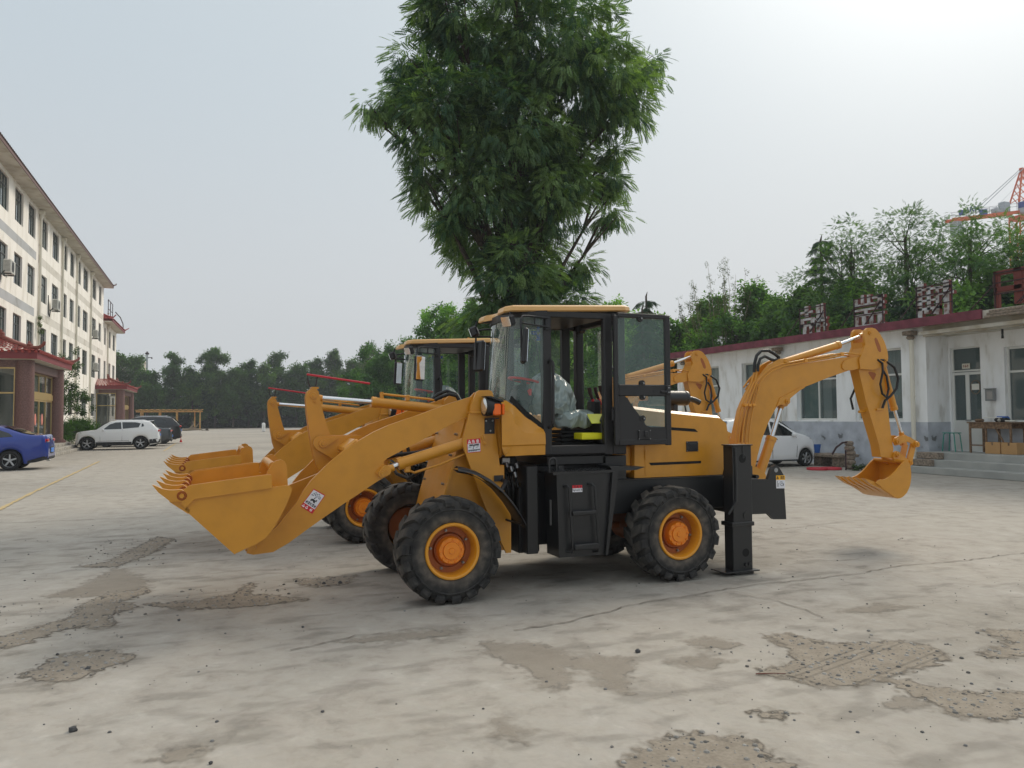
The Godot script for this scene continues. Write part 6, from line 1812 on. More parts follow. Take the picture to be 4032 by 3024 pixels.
func left_building() -> void:
	var t := thing("office_building", "long white four storey building with grey windows along the left side", "building", V(-10, 0, -30))
	var u := V(0, 0, -1); var n := V(1, 0, 0); var o := Vector3.ZERO
	var cols := [[1.7, 3.5], [5.0, 6.8], [8.0, 9.8], [11.2, 13.0], [14.55, 16.45], [17.85, 19.75], [21.1, 23.0], [24.4, 26.7], [28.35, 30.6], [32.0, 33.95], [35.2, 37.0], [38.4, 40.2], [41.5, 44.1], [46.2, 49.1], [51.0, 52.6]]
	var rows := [[2.0, 4.0], [5.45, 7.5], [9.1, 10.82], [12.55, 14.4]]
	var holes := []
	for c in cols:
		for r in rows: holes.append([c[0], r[0], c[1], r[1]])
	var main := wall(o, u, n, 54.2, 14.7, holes, 0.16)
	main.quad(V(0, 11.2, -54.2), V(-12, 11.2, -54.2), V(-12, 14.7, -54.2), V(0, 14.7, -54.2))
	obj("wall", main, M.cream_wall, t)
	var eh := []
	for c in [[55.0, 56.4], [58.6, 60.3], [62.0, 64.0]]:
		for r in [[2.0, 4.0], [5.45, 7.5], [9.1, 10.82]]: eh.append([c[0] - 54.2, r[0], c[1] - 54.2, r[1]])
	var ew := wall(V(0, 0, -54.2), u, n, 11.0, 11.3, eh, 0.16)
	ew.quad(V(0, 0, -65.2), V(-12, 0, -65.2), V(-12, 11.3, -65.2), V(0, 11.3, -65.2))
	obj("wall", ew, M.cream_wall, t)
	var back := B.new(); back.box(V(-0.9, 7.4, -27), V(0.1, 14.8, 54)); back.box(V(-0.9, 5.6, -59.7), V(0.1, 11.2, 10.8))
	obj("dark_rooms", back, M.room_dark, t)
	rng.seed = 14
	for q in holes:
		if q[2] > 12.0: window(t, o, u, n, q, M.window_frame, M[["window_glass", "window_glass_pale", "window_glass_deep", "window_glass"][rng.randi() % 4]], 0.055, 0.16, q[3] - 0.52, [lerpf(q[0], q[2], 0.36), lerpf(q[0], q[2], 0.66)] if q[3] > 14 or q[3] < 8 else [lerpf(q[0], q[2], 0.55)])
	for q in eh: window(t, V(0, 0, -54.2), u, n, q, M.window_frame, M.window_glass, 0.055, 0.16, q[3] - 0.52, [lerpf(q[0], q[2], 0.5)])
	for q in [[-6, 11.35, 23.3, 11.85, "faded_band"], [-6, 7.9, 23.0, 8.4, "faded_band"], [24.0, 11.35, 33.6, 11.85, "faint_band"], [33.9, 11.35, 54.0, 11.85, "faint_band"], [24.0, 7.9, 54.0, 8.4, "faint_band"]]:
		obj("painted_band", sheet(o, u, n, [maxf(q[0], 0.1), q[1], q[2], q[3]], -0.004), M[q[4]], t)
	# eaves and roof
	var e := B.new()
	e.box(V(0.27, 14.70, -26.6), V(1.04, 0.12, 56.0))
	obj("soffit", e, M.soffit, t)
	var f := B.new()
	f.box(V(0.80, 14.76, -26.6), V(0.05, 0.17, 56.2)); f.box(V(-5.5, 14.76, -54.7), V(12.6, 0.17, 0.05))
	obj("eave_board", f, M.eave_brown, t)
	var ro := B.new()
	tile_slope(ro, V(0.84, 14.84, 1.4), V(0.84, 14.84, -54.75), V(-5.5, 16.9, -48.0), V(-5.5, 16.9, 1.4), 0.30, 10)
	tile_slope(ro, V(0.84, 14.84, -54.75), V(-12, 14.84, -54.75), V(-5.6, 16.9, -48.0), V(-5.5, 16.9, -48.0), 0.30, 10)
	obj("roof", ro, M.eave_brown, t)
	var ri := B.new()
	ri.tube([V(-5.5, 16.95, -48), V(-2.2, 15.95, -51.3), V(0.5, 15.02, -54.3), V(0.84, 14.98, -54.75), V(1.0, 15.08, -54.95), V(1.0, 15.2, -54.95)], 0.09, 7, 0.05)
	obj("ridge", ri, M.eave_brown, t)
	var x := B.new()
	x.box(V(0.25, 11.34, -60.2), V(1.0, 0.12, 11.4))
	obj("soffit", x, M.soffit, t)
	var xf := B.new(); xf.box(V(0.78, 11.46, -60.2), V(0.06, 0.22, 11.5))
	obj("eave_board", xf, M.porch_red, t)
	var xr := B.new()
	tile_slope(xr, V(0.85, 11.56, -54.5), V(0.85, 11.56, -66.0), V(-2.4, 13.2, -63.0), V(-2.4, 13.2, -56.6), 0.30, 6)
	tile_slope(xr, V(-2, 11.56, -54.3), V(0.85, 11.56, -54.5), V(-2.4, 13.2, -56.6), V(-3, 13.2, -56.6), 0.30, 6)
	xr.tube([V(-2.4, 13.25, -56.6), V(0.3, 11.9, -54.8), V(0.85, 11.75, -54.45), V(1.1, 12.0, -54.3)], 0.10, 7, 0.05)
	xr.tube([V(-2.4, 13.25, -63.0), V(0.3, 11.85, -65.6), V(0.85, 11.72, -66.0), V(1.15, 11.95, -66.25)], 0.10, 7, 0.05)
	obj("roof", xr, M.tile_red, t)
	var rail := B.new()
	for z in [-55.2, -57.0, -58.8]:
		rail.tube([V(0.3, 11.6, z), V(0.3, 13.6, z)], 0.035, 6)
	rail.tube([V(0.3, 13.6, -55.2), V(0.3, 13.6, -58.8)], 0.035, 6); rail.tube([V(0.3, 12.7, -55.2), V(0.3, 12.7, -58.8)], 0.03, 6)
	rail.tube([V(0.5, 12.9, -59.5), V(0.75, 12.6, -61.5), V(0.85, 12.1, -63.2), V(0.8, 11.6, -64.0)], 0.05, 6)
	obj("roof_rail", rail, M.iron, t)
	for z in [-24.0, -31.6, -37.8, -45.4, -57.2]:
		var p := B.new()
		var top := 14.55 if z > -54 else 11.2
		p.cyl(V(0.10, 0.3, z), V(0.10, top - 0.4, z), 0.075, 0.075, 10)
		p.cyl(V(0.10, top - 0.4, z), V(0.12, top - 0.2, z), 0.075, 0.16, 10); p.box(V(0.13, top - 0.08, z), V(0.34, 0.24, 0.36), 0.03)
		for k in 5: p.cyl(V(0.10, 2.0 + k * 2.6, z), V(0.10, 2.1 + k * 2.6, z), 0.09, 0.09, 10)
		obj("downpipe", p, M.pipe_cream, t)
	# outdoor units
	var units := [[8.9, -57.7, "high on the white building between two downpipes"], [8.87, -76.3, "far along the white building below the third row of windows"], [5.2, -55.1, "standing just above the nearer porch's roof"], [9.1, -45.1, "cut by the left edge of the photo"], [6.0, -76.6, "partly behind the tall shrub"]]
	for q in units:
		var a := thing("air_conditioner", "white air conditioner unit " + q[2], "air conditioner", V(-9.62, q[0], q[1]), 0.0, "air conditioners on the white building")
		var b := B.new(); b.box(V(0, 0.35, 0), V(0.34, 0.70, 0.92), 0.03)
		obj("casing", b, M.ac_white, a)
		var g := B.new()
		for k in 9:
			g.box(V(0.0, 0.10 + k * 0.062, 0.463), V(0.26, 0.02, 0.006))
			g.box(V(0.173, 0.10 + k * 0.062, 0.08), V(0.006, 0.02, 0.52))
		obj("grille", g, M.plastic_black, a)
		var fn := B.new(); fn.cyl(V(0.172, 0.35, 0.06), V(0.176, 0.35, 0.06), 0.26, 0.26, 20)
		obj("fan", fn, M.window_frame, a)
		for bz in [0.35, -0.35]:
			var arm := B.new(); arm.box(V(-0.08, -0.03, bz), V(0.5, 0.05, 0.05))
			obj("bracket", arm, M.window_frame, a)
		var br := B.new()
		br.tube([V(-0.1, 0.1, 0.47), V(-0.25, -0.1, 0.52), V(-0.3, -0.5, 0.5), V(-0.34, -0.3, 0.6), V(-0.36, 0.9, 0.62)], 0.03, 6)
		obj("coolant_pipe", br, M.window_frame, a)

func porch(label: String, z0: float, L: float, full: bool) -> void:
	# front faces +x; z0 is the near end
	var t := thing("entrance_porch", label, "porch", V(-10, 0, z0), 0.0, "red roofed entrance porches of the white building")
	for z in [-0.75, -L + 0.75]:
		var c := B.new()
		c.cyl(V(2.0, 0.62, z), V(2.0, 4.45, z), 0.40, 0.38, 24)
		c.cyl(V(2.0, 0.45, z), V(2.0, 0.56, z), 0.52, 0.52, 24); c.cyl(V(2.0, 0.56, z), V(2.0, 0.66, z), 0.48, 0.42, 24)
		obj("column", c, M.granite, t)
	var lint := B.new()
	lint.box(V(2.0, 4.20, -L * 0.5), V(0.30, 0.40, L - 2.2), 0.01)
	lint.box(V(1.0, 4.30, -0.75), V(1.6, 0.35, 0.28), 0.01); lint.box(V(1.0, 4.30, -L + 0.75), V(1.6, 0.35, 0.28), 0.01)
	obj("lintel", lint, M.granite, t)
	# eave
	var ev := B.new(); ev.box(V(1.3, 4.47, -L * 0.5), V(2.62, 0.04, L + 0.1))
	obj("soffit", ev, M.soffit, t)
	var fb := B.new()
	fb.box(V(2.60, 4.64, -L * 0.5), V(0.06, 0.34, L + 0.2)); fb.box(V(1.28, 4.64, 0.06), V(2.58, 0.34, 0.06)); fb.box(V(1.28, 4.64, -L - 0.06), V(2.58, 0.34, 0.06))
	obj("eave_board", fb, M.porch_red, t)
	var ro := B.new()
	var ez := 0.18; var rx := 0.9
	tile_slope(ro, V(0, 4.80, ez), V(2.72, 4.80, ez), V(rx, 5.45, -1.5), V(0, 5.45, -1.5), 0.24, 6)
	tile_slope(ro, V(2.72, 4.80, ez), V(2.72, 4.80, -L - ez), V(rx, 5.45, -L + 1.5), V(rx, 5.45, -1.5), 0.24, 6)
	tile_slope(ro, V(2.72, 4.80, -L - ez), V(0, 4.80, -L - ez), V(0, 5.45, -L + 1.5), V(rx, 5.45, -L + 1.5), 0.24, 6)
	obj("roof_tiles", ro, M.tile_red, t)
	var cap := B.new()
	for i in int(L / 0.24): cap.cyl(V(2.70, 4.80, ez - 0.12 - i * 0.24), V(2.74, 4.79, ez - 0.12 - i * 0.24), 0.07, 0.07, 8)
	for i in 10: cap.cyl(V(2.6 - i * 0.26, 4.80, ez), V(2.6 - i * 0.26, 4.79, ez + 0.03), 0.07, 0.07, 8)
	obj("tile_ends", cap, M.tile_red, t)
	var rg := B.new()
	for q in [[ez, -1.5], [-L - ez, -L + 1.5]]:
		var s: float = signf(q[0] - q[1])
		rg.tube([V(rx, 5.56, q[1]), V(1.6, 5.22, lerpf(q[1], q[0], 0.42)), V(2.3, 4.98, lerpf(q[1], q[0], 0.8)), V(2.72, 4.98, q[0]), V(2.92, 5.12, q[0] + s * 0.14), V(2.95, 5.24, q[0] + s * 0.16)], 0.11, 8, 0.06)
		rg.box(V(rx, 5.68, q[1]), V(0.22, 0.26, 0.24), 0.05); rg.box(V(rx - 0.05, 5.86, q[1]), V(0.14, 0.16, 0.14), 0.05)
		rg.box(V(2.25, 5.12, lerpf(q[1], q[0], 0.78)), V(0.16, 0.18, 0.16), 0.05)
	rg.tube([V(rx, 5.56, -1.5), V(rx, 5.56, -L + 1.5)], 0.11, 8)
	obj("roof_ridge", rg, M.ridge_red, t)
	# glazed end, gold frames
	var en := V(0, 0, 1); var eu := V(1, 0, 0)
	window(t, V(0, 0, -0.62), eu, en, [0.02, 0.62, 1.66, 4.12], M.gold_frame, M.porch_glass, 0.07, 0.08, 2.95, [])
	window(t, V(0, 0, -L + 0.7), eu, en, [0.02, 0.62, 1.66, 4.12], M.gold_frame, M.porch_glass, 0.07, 0.08, 2.95, [])
	var du := V(0, 0, -1); var dn := V(1, 0, 0); var d0 := 1.15; var d1 := L - 1.15
	var w := d1 - d0
	window(t, V(1.92, 0, 0), du, dn, [d0, 3.02, d1, 4.0], M.gold_frame, M.porch_glass, 0.08, 0.08, -1, [d0 + w * 0.25, d0 + w * 0.5, d0 + w * 0.75])
	var tb := B.new(); bar(tb, V(1.92, 0, 0), du, dn, d0, 2.72, d1, 3.02, -0.02, 0.08)
	obj("door_head", tb, M.gold_frame, t)
	window(t, V(1.92, 0, 0), du, dn, [d0, 0.60, d0 + w * 0.22, 2.72], M.gold_frame, M.porch_glass, 0.08, 0.08, -1, [])
	window(t, V(1.92, 0, 0), du, dn, [d0 + w * 0.70, 0.60, d1, 2.72], M.gold_frame, M.porch_glass, 0.08, 0.08, -1, [])
	for k in 2:
		var a := d0 + w * (0.22 + 0.24 * k); var c := a + w * 0.24
		var db := B.new()
		bar(db, V(1.96, 0, 0), du, dn, a, 0.60, a + 0.07, 2.70, 0, 0.06); bar(db, V(1.96, 0, 0), du, dn, c - 0.07, 0.60, c, 2.70, 0, 0.06)
		bar(db, V(1.96, 0, 0), du, dn, a + 0.07, 0.60, c - 0.07, 0.70, 0, 0.06); bar(db, V(1.96, 0, 0), du, dn, a + 0.07, 2.62, c - 0.07, 2.70, 0, 0.06)
		var door := obj("door", db, M.gold_frame, t)
		obj("pane", sheet(V(1.96, 0, 0), du, dn, [a + 0.07, 0.70, c - 0.07, 2.62], 0.03), M.porch_glass, door)
		if full:
			var pp := B.new(); pp.lathe(V(1.945, 1.72, -(a + c) * 0.5), V(1, 0, 0), [[0.0, 0.20], [0.008, 0.19], [0.009, 0.0]], 18)
			for i in pp.v.size(): pp.v[i].y = 1.72 + (pp.v[i].y - 1.72) * 1.5
			obj("paper_emblem", pp, M.poster_pink, door)
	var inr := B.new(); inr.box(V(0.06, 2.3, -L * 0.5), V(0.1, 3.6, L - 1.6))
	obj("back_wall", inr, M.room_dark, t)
	# steps
	var st := B.new()
	for k in 3: st.box(V(1.6 - k * 0.17 + 0.0, 0.075 + k * 0.15, -L * 0.5), V(3.3 - k * 0.62 + k * 0.34 - 0.0, 0.15, L + 1.9 - k * 0.75), 0.012)
	obj("steps", st, M.step_stone, t)

func right_building() -> void:
	var t := thing("workshop_building", "low white building with grey lower wall and maroon roof edge on the right", "building", V(20, 0, -30))
	var u := V(0, 0, 1); var n := V(-1, 0, 0)
	var wins := [[1.2, 3.1], [4.6, 6.5], [7.7, 9.63], [10.44, 12.31]]
	var holes := []
	for q in wins: holes.append([q[0], 1.52 - 1.47, q[1], 3.80 - 1.47])
	obj("wall", wall(V(0, 1.47, 0), u, n, 13.2, 2.86, holes, 0.20), M.white_wall, t)
	obj("wall", wall(V(0, 0, 0), u, n, 13.2, 1.47, [], 0), M.grey_wall, t)
	var endw := B.new(); endw.quad(V(9, 0, 0), V(0, 0, 0), V(0, 4.33, 0), V(9, 4.33, 0)); endw.quad(V(9, 0, 24), V(9, 0, 0), V(9, 4.33, 0), V(9, 4.33, 24))
	obj("wall", endw, M.white_wall, t)
	# recessed porch
	var rx := 0.95
	obj("wall", wall(V(0, 1.47, 13.2), V(1, 0, 0), V(0, 0, 1), rx, 2.86, [], 0), M.white_wall, t)
	obj("wall", wall(V(0, 0, 13.2), V(1, 0, 0), V(0, 0, 1), rx, 1.47, [], 0), M.grey_wall, t)
	var dh := [0.04, 0.62, 1.02, 3.72]; var wh := [1.75, 1.47, 4.4, 3.60]
	obj("wall", wall(V(rx, 0, 13.2), u, n, 9.0, 4.33, [dh, wh], 0.18), M.white_wall, t)
	obj("wall", sheet(V(rx, 0, 13.2), u, n, [1.06, 0.6, 9.0, 1.44], -0.004), M.grey_wall, t)
	var ceil := B.new(); ceil.box(V(0.3, 4.12, 18.0), V(1.3, 0.10, 9.5)); ceil.box(V(-0.02, 4.18, 18.0), V(0.16, 0.30, 9.6))
	obj("porch_ceiling", ceil, M.soffit, t)
	var o := V(0, 0, 0)
	for i in wins.size():
		var q: Array = wins[i]
		window(t, o, u, n, [q[0], 1.52, q[1], 3.80], M.white_frame, M.window_glass, 0.06, 0.20, 2.97, [(q[0] + q[1]) * 0.5])
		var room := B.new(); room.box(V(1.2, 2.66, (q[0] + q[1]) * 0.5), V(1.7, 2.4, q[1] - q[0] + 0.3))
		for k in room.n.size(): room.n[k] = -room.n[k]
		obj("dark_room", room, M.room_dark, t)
		for c in [[0.03, 0.46, "curtain_green" if i == 2 else "curtain"], [0.52, 0.72 if i == 2 else 0.97, "curtain"]]:
			if i == 3 and c[0] > 0.5: c = [0.5, 0.97, "curtain"]
			var rows := [[], []]
			for k in 25:
				var f := lerpf(c[0], c[1], k / 24.0)
				var z: float = lerpf(q[0], q[1], f)
				var d := 0.30 + 0.03 * sin(k * 1.4)
				rows[0].append(V(d, 1.50 if i != 3 else 1.78, z)); rows[1].append(V(d, 2.95 if i == 2 else 3.82, z))
			var cb := B.new(); cb.grid(rows, true)
			obj("curtain", cb, M[c[2]], t)
	# doors
	window(t, V(rx, 0, 13.2), u, n, [0.04, 2.98, 1.02, 3.72], M.white_frame, M.window_glass, 0.05, 0.14, -1, [])
	for k in 2:
		var a := 0.04 + k * 0.49; var c := a + 0.49
		var b := B.new()
		bar(b, V(rx, 0, 13.2), u, n, a, 0.62, a + 0.06, 2.96, 0.08, 0.14); bar(b, V(rx, 0, 13.2), u, n, c - 0.06, 0.62, c, 2.96, 0.08, 0.14)
		bar(b, V(rx, 0, 13.2), u, n, a + 0.06, 2.88, c - 0.06, 2.96, 0.08, 0.14); bar(b, V(rx, 0, 13.2), u, n, a + 0.06, 0.62, c - 0.06, 1.52, 0.09, 0.13)
		var door := obj("door", b, M.white_frame, t)
		obj("pane", sheet(V(rx, 0, 13.2), u, n, [a + 0.06, 1.52, c - 0.06, 2.88], 0.11), M.window_glass, door)
		var h := B.new(); bar(h, V(rx, 0, 13.2), u, n, c - 0.07 if k == 0 else a + 0.01, 1.50, c - 0.01 if k == 0 else a + 0.09, 1.54, 0.03, 0.08)
		obj("handle", h, M.steel, door)
		if k == 1:
			obj("notice", sheet(V(rx, 0, 13.2), u, n, [a + 0.12, 2.42, a + 0.36, 2.60], 0.10), M.paper, door)
			var wr := B.new()
			var ring := []
			for j in 21: ring.append(V(rx + 0.105, 2.50 + sin(TAU * j / 20) * 0.20, 13.2 + a + 0.24 + cos(TAU * j / 20) * 0.15))
			wr.tube(ring, 0.012, 5)
			obj("door_wreath", wr, M.old_wood, door)
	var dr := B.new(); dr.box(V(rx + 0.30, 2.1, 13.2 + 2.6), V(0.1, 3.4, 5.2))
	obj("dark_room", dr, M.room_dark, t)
	obj("name_plate", sheet(V(rx, 0, 13.2), u, n, [0.38, 3.06, 0.64, 3.22], 0.07), M.plate_print, t)
	window(t, V(rx, 0, 13.2), u, n, wh, M.white_frame, M.window_glass, 0.06, 0.18, 2.90, [2.32, 3.0, 3.7])
	# porch floor and steps
	var st := B.new()
	st.box(V(0.35, 0.30, 18.0), V(1.3, 0.60, 9.4), 0.015); st.box(V(-0.42, 0.20, 18.2), V(0.34, 0.40, 9.0), 0.015); st.box(V(-0.76, 0.10, 18.1), V(0.40, 0.20, 9.6), 0.015)
	obj("steps", st, M.step_concrete, t)
	# roof slab with its maroon edge
	var rf := B.new(); rf.box(V(4.2, 4.43, 12.0), V(9.3, 0.20, 24.4))
	obj("roof_slab", rf, M.soffit, t)
	var ma := B.new()
	ma.box(V(-0.50, 4.43, 7.55), V(0.07, 0.26, 15.7)); ma.box(V(-0.50, 4.43, 20.6), V(0.07, 0.26, 7.5)); ma.box(V(4.2, 4.43, -0.24), V(9.4, 0.26, 0.07))
	obj("roof_edge", ma, M.maroon, t)
	var gap := B.new()
	for k in 3: gap.box(V(-0.47 + 0.01 * k, 4.34 + k * 0.07, 16.12), V(0.08, 0.062, 1.30 - k * 0.12), 0.01)
	obj("broken_edge", gap, M.brick_grey, t)
	for z in [12.82, 6.95, 0.7]:
		var p := B.new()
		p.cyl(V(-0.14, 0.42, z), V(-0.14, 3.98, z), 0.065, 0.065, 14)
		p.tube([V(-0.14, 0.44, z), V(-0.15, 0.36, z), V(-0.22, 0.30, z)], 0.068, 12)
		for y in [0.55, 2.22, 3.92]: p.cyl(V(-0.14, y, z), V(-0.14, y + 0.06, z), 0.075, 0.075, 14)
		obj("downpipe", p, M.pipe_cream, t)
		var hp := B.new(); hp.box(V(-0.20, 4.18, z), V(0.28, 0.13, 0.34), 0.02); hp.box(V(-0.17, 4.05, z), V(0.20, 0.13, 0.22), 0.05)
		obj("rainwater_head", hp, M.brick_grey, t)
	# rusty roof letters
	var chars := [
		["leftmost rusty letter on the roof, two-legged block beside a tall stroke", -21.0, 1.30, [[0, 0.74, 0.50, 0.82], [0.20, 0.62, 0.33, 1.0], [0.0, 0.49, 0.56, 0.57], [0.02, 0.28, 0.16, 0.49], [0.42, 0.28, 0.56, 0.49], [0.0, 0.28, 0.56, 0.35], [0.12, 0.0, 0.25, 0.28], [0.36, 0.0, 0.46, 0.28], [0.62, 0.0, 0.76, 0.98], [0.80, 0.35, 0.88, 1.0], [0.56, 0.45, 1.0, 0.52], [0.66, 0.20, 1.0, 0.28], [0.88, 0.06, 0.96, 0.5]]],
		["second rusty letter on the roof, broad with four short legs", -18.55, 1.22, [[0.03, 0.70, 0.14, 0.92], [0.25, 0.72, 0.35, 1.02], [0.46, 0.72, 0.56, 1.0], [0, 0.65, 1.0, 0.73], [0.62, 0.84, 1.0, 0.92], [0.80, 0.50, 0.94, 0.92], [0.0, 0.50, 0.96, 0.57], [0.34, 0.34, 0.46, 0.50], [0.0, 0.32, 1.0, 0.40], [0.02, 0.04, 0.15, 0.32], [0.27, 0.04, 0.40, 0.32], [0.52, 0.04, 0.64, 0.32], [0.78, 0.0, 0.92, 0.32], [0.0, 0.0, 1.0, 0.05]]],
		["third rusty letter on the roof, two barred columns beside a thick upright", -16.15, 1.25, [[0.04, 0.0, 0.17, 0.95], [0.30, 0.22, 0.40, 0.92], [0.54, 0.05, 0.62, 0.86], [0.0, 0.80, 0.66, 0.87], [0.04, 0.62, 0.60, 0.68], [0.04, 0.47, 0.60, 0.53], [0.0, 0.22, 0.62, 0.30], [0.22, 0.12, 0.34, 0.22], [0.44, 0.08, 0.56, 0.22], [0.74, 0.0, 0.88, 1.0], [0.62, 0.60, 1.0, 0.67], [0.62, 0.78, 0.88, 0.85], [0.06, 0.90, 0.22, 1.02]]],
		["fourth and largest rusty letter on the roof at the right edge, an open framed box", -13.55, 1.55, [[0.0, 0.88, 1.0, 0.98], [0.0, 0.0, 0.07, 0.98], [0.36, 0.05, 0.50, 0.98], [0.93, 0.0, 1.0, 0.98], [0.0, 0.42, 1.0, 0.54]]]]
	for c in chars:
		var w: float = c[2]
		var s := thing("roof_letter", c[0], "letter", V(19.62, 4.56, c[1]), 0.0, "rusty letters on the low building's roof")
		for q in c[3]:
			var b := B.new()
			b.box(V(0.055, (q[1] + q[3]) * 0.5, (q[0] + q[2] - 1.0) * 0.5 * w), V(0.11, q[3] - q[1], (q[2] - q[0]) * w), 0.006)
			obj("stroke", b, M.sign_metal if c[1] < -14 else M.rust, s)
			var rim := B.new()
			rim.box(V(0.075, (q[1] + q[3]) * 0.5, (q[0] + q[2] - 1.0) * 0.5 * w), V(0.10, q[3] - q[1] + 0.022, (q[2] - q[0]) * w + 0.022))
			obj("stroke_edge", rim, M.rust, s)
		var fr := B.new()
		for z in [-0.5, 0.5]: fr.box(V(-0.012, 0.45, z * w * 0.94), V(0.03, 1.0, 0.03))
		for y in [0.36, 0.66, 0.92]: fr.box(V(-0.014, y, 0), V(0.026, 0.026, w * 0.97))
		for z in [-0.5, 0.42]: fr.tube([V(-0.02, 0.66, z * w * 0.9), V(-0.12, 0.04, z * w * 0.9 - 0.42 * w)], 0.016, 5)
		fr.tube([V(-0.03, 0.75, 0.42 * w), V(-0.14, 0.04, 0.02 * w)], 0.016, 5)
		obj("support_frame", fr, M.iron, s)
	# things round the porch
	var bx := thing("meter_box", "grey metal box fixed on the white wall left of the porch window", "box", V(20.9, 2.1, -15.42))
	var mb := B.new(); mb.box(V(-0.05, 0.15, 0), V(0.12, 0.34, 0.26), 0.01); mb.box(V(-0.06, 0.33, 0), V(0.16, 0.02, 0.28))
	obj("casing", mb, M.ac_grey, bx)
	var mp := B.new(); mp.box(V(-0.112, 0.14, 0.02), V(0.006, 0.22, 0.16), 0.002)
	obj("cover", mp, M.steel, bx)
	var lamp := thing("bulb_holder", "small bare bulb holder hanging from the porch ceiling", "lamp", V(20.5, 3.85, -14.75))
	var lb := B.new(); lb.cyl(V(0, 0.08, 0), V(0, 0.26, 0), 0.03, 0.03, 10); lb.cyl(V(0, -0.04, 0), V(0, 0.08, 0), 0.035, 0.025, 10)
	obj("socket", lb, M.plastic_black, lamp)
	var tb := thing("wooden_table", "old wooden table with papers on it in the porch of the low building", "table", V(20.55, 0.60, -15.05))
	var tt := B.new(); tt.box(V(0, 0.86, 0), V(0.62, 0.035, 1.35), 0.006); tt.box(V(-0.27, 0.77, 0), V(0.03, 0.15, 1.2)); tt.box(V(0.27, 0.77, 0), V(0.03, 0.15, 1.2))
	obj("tabletop", tt, M.old_wood, tb)
	for x in [-0.27, 0.27]:
		for z in [-0.6, -0.12, 0.6]:
			var lg := B.new(); lg.box(V(x, 0.42, z), V(0.05, 0.84, 0.05), 0.004)
			obj("leg", lg, M.old_wood, tb)
	var br := B.new(); br.box(V(-0.27, 0.22, -0.36), V(0.03, 0.04, 0.44)); br.tube([V(-0.25, 0.78, 0.12), V(-0.25, 0.1, 0.5)], 0.025, 5)
	obj("brace", br, M.old_wood, tb)
	var heap := [["pile_of_papers", "stack of white papers lying on top of the table's heap", V(20.5, 1.60, -15.05), V(0.34, 0.02, 0.5), "paper", 0.12], ["plastic_bag", "bright blue plastic bag on the wooden table", V(20.55, 1.56, -14.86), V(0.26, 0.16, 0.3), "blue_plastic", 0.0], ["dark_box", "dark box under the papers on the wooden table", V(20.5, 1.54, -14.84), V(0.26, 0.12, 0.34), "plastic_black", 0.3], ["brick", "reddish block at the left end of the wooden table", V(20.5, 1.52, -15.52), V(0.16, 0.09, 0.22), "old_wood", 0.1], ["paper_sheet", "crumpled white sheet at the right end of the wooden table", V(20.45, 1.51, -14.56), V(0.22, 0.04, 0.24), "paper", 0.4], ["tin_can", "small pale tin in front on the wooden table", V(20.32, 1.53, -14.80), V(0.09, 0.10, 0.09), "step_stone", 0.0]]
	for h in heap:
		var b := B.new(); b.box(Vector3.ZERO, h[3], minf(h[3].y * 0.35, 0.05), Basis(V(0, 1, 0), h[5]))
		var ob := obj(h[0], b, M[h[4]]); ob.position = h[2]
		tag(ob, h[1], (h[0] as String).split("_")[-1])
	for k in 2:
		var cb := thing("cardboard_box", ["closed brown cardboard box under the wooden table, left one", "closed brown cardboard box under the wooden table, cut by the photo's right edge"][k], "box", V(20.35, 0.60, -14.92 + k * 0.47), 0.0, "cardboard boxes under the table")
		var b := B.new(); b.box(V(0, 0.16, 0), V(0.34, 0.32, 0.44), 0.008)
		obj("carton", b, M.cardboard, cb)
		var tp := B.new(); tp.box(V(0, 0.321, 0), V(0.35, 0.003, 0.05)); tp.box(V(-0.171, 0.28, 0), V(0.003, 0.08, 0.05))
		obj("tape", tp, M.old_wood, cb)
	var sl := thing("stool", "green metal stool standing at the left end of the porch floor", "stool", V(20.42, 0.60, -16.35))
	var ss := B.new(); ss.box(V(0, 0.55, 0), V(0.30, 0.025, 0.42), 0.01)
	obj("seat", ss, M.stool_green, sl)
	for x in [-0.12, 0.12]:
		for z in [-0.18, 0.18]:
			var lg := B.new(); lg.tube([V(x * 0.8, 0.545, z * 0.75), V(x, 0.50, z * 0.95), V(x * 1.15, 0.0, z * 1.2)], 0.017, 6)
			obj("leg", lg, M.stool_green, sl)
	for k in 2:
		var bk := thing("stone_block", ["pale stone block on the second porch step", "pale stone block on the lowest porch step"][k], "stone block", V(19.62 - k * 0.22, 0.40 - k * 0.20, -16.42 - k * 0.08), 0.0, "blocks at the left end of the porch steps")
		var b := B.new(); b.box(V(0, 0.10, 0), V(0.30, 0.19, 0.74), 0.02)
		obj("block", b, M.brick_grey, bk)
	# post, lids, bucket, slab by the wall
	var ps := thing("stone_post", "short rough pale post wrapped with rope beside the white wall", "post", V(18.5, 0, -18.35))
	rng.seed = 8
	for k in 6:
		var b := B.new(); b.box(V(rng.randf_range(-0.02, 0.02), 0.09 + k * 0.145, rng.randf_range(-0.02, 0.02)), V(0.24 + rng.randf_range(-0.03, 0.02), 0.15, 0.25), 0.045, Basis(V(0, 1, 0), rng.randf_range(-0.3, 0.3)))
		obj("stone", b, M.brick_grey, ps)
	var pb := B.new(); pb.tube([V(-0.28, 0, 0.1), V(-0.28, 0.62, 0.1)], 0.022, 6)
	pb.tube([V(-0.05, 0.86, 0), V(-0.3, 0.84, 0), V(-0.5, 0.7, -0.05), V(-0.62, 0.48, -0.1)], 0.03, 6)
	obj("bent_pipe", pb, M.iron, ps)
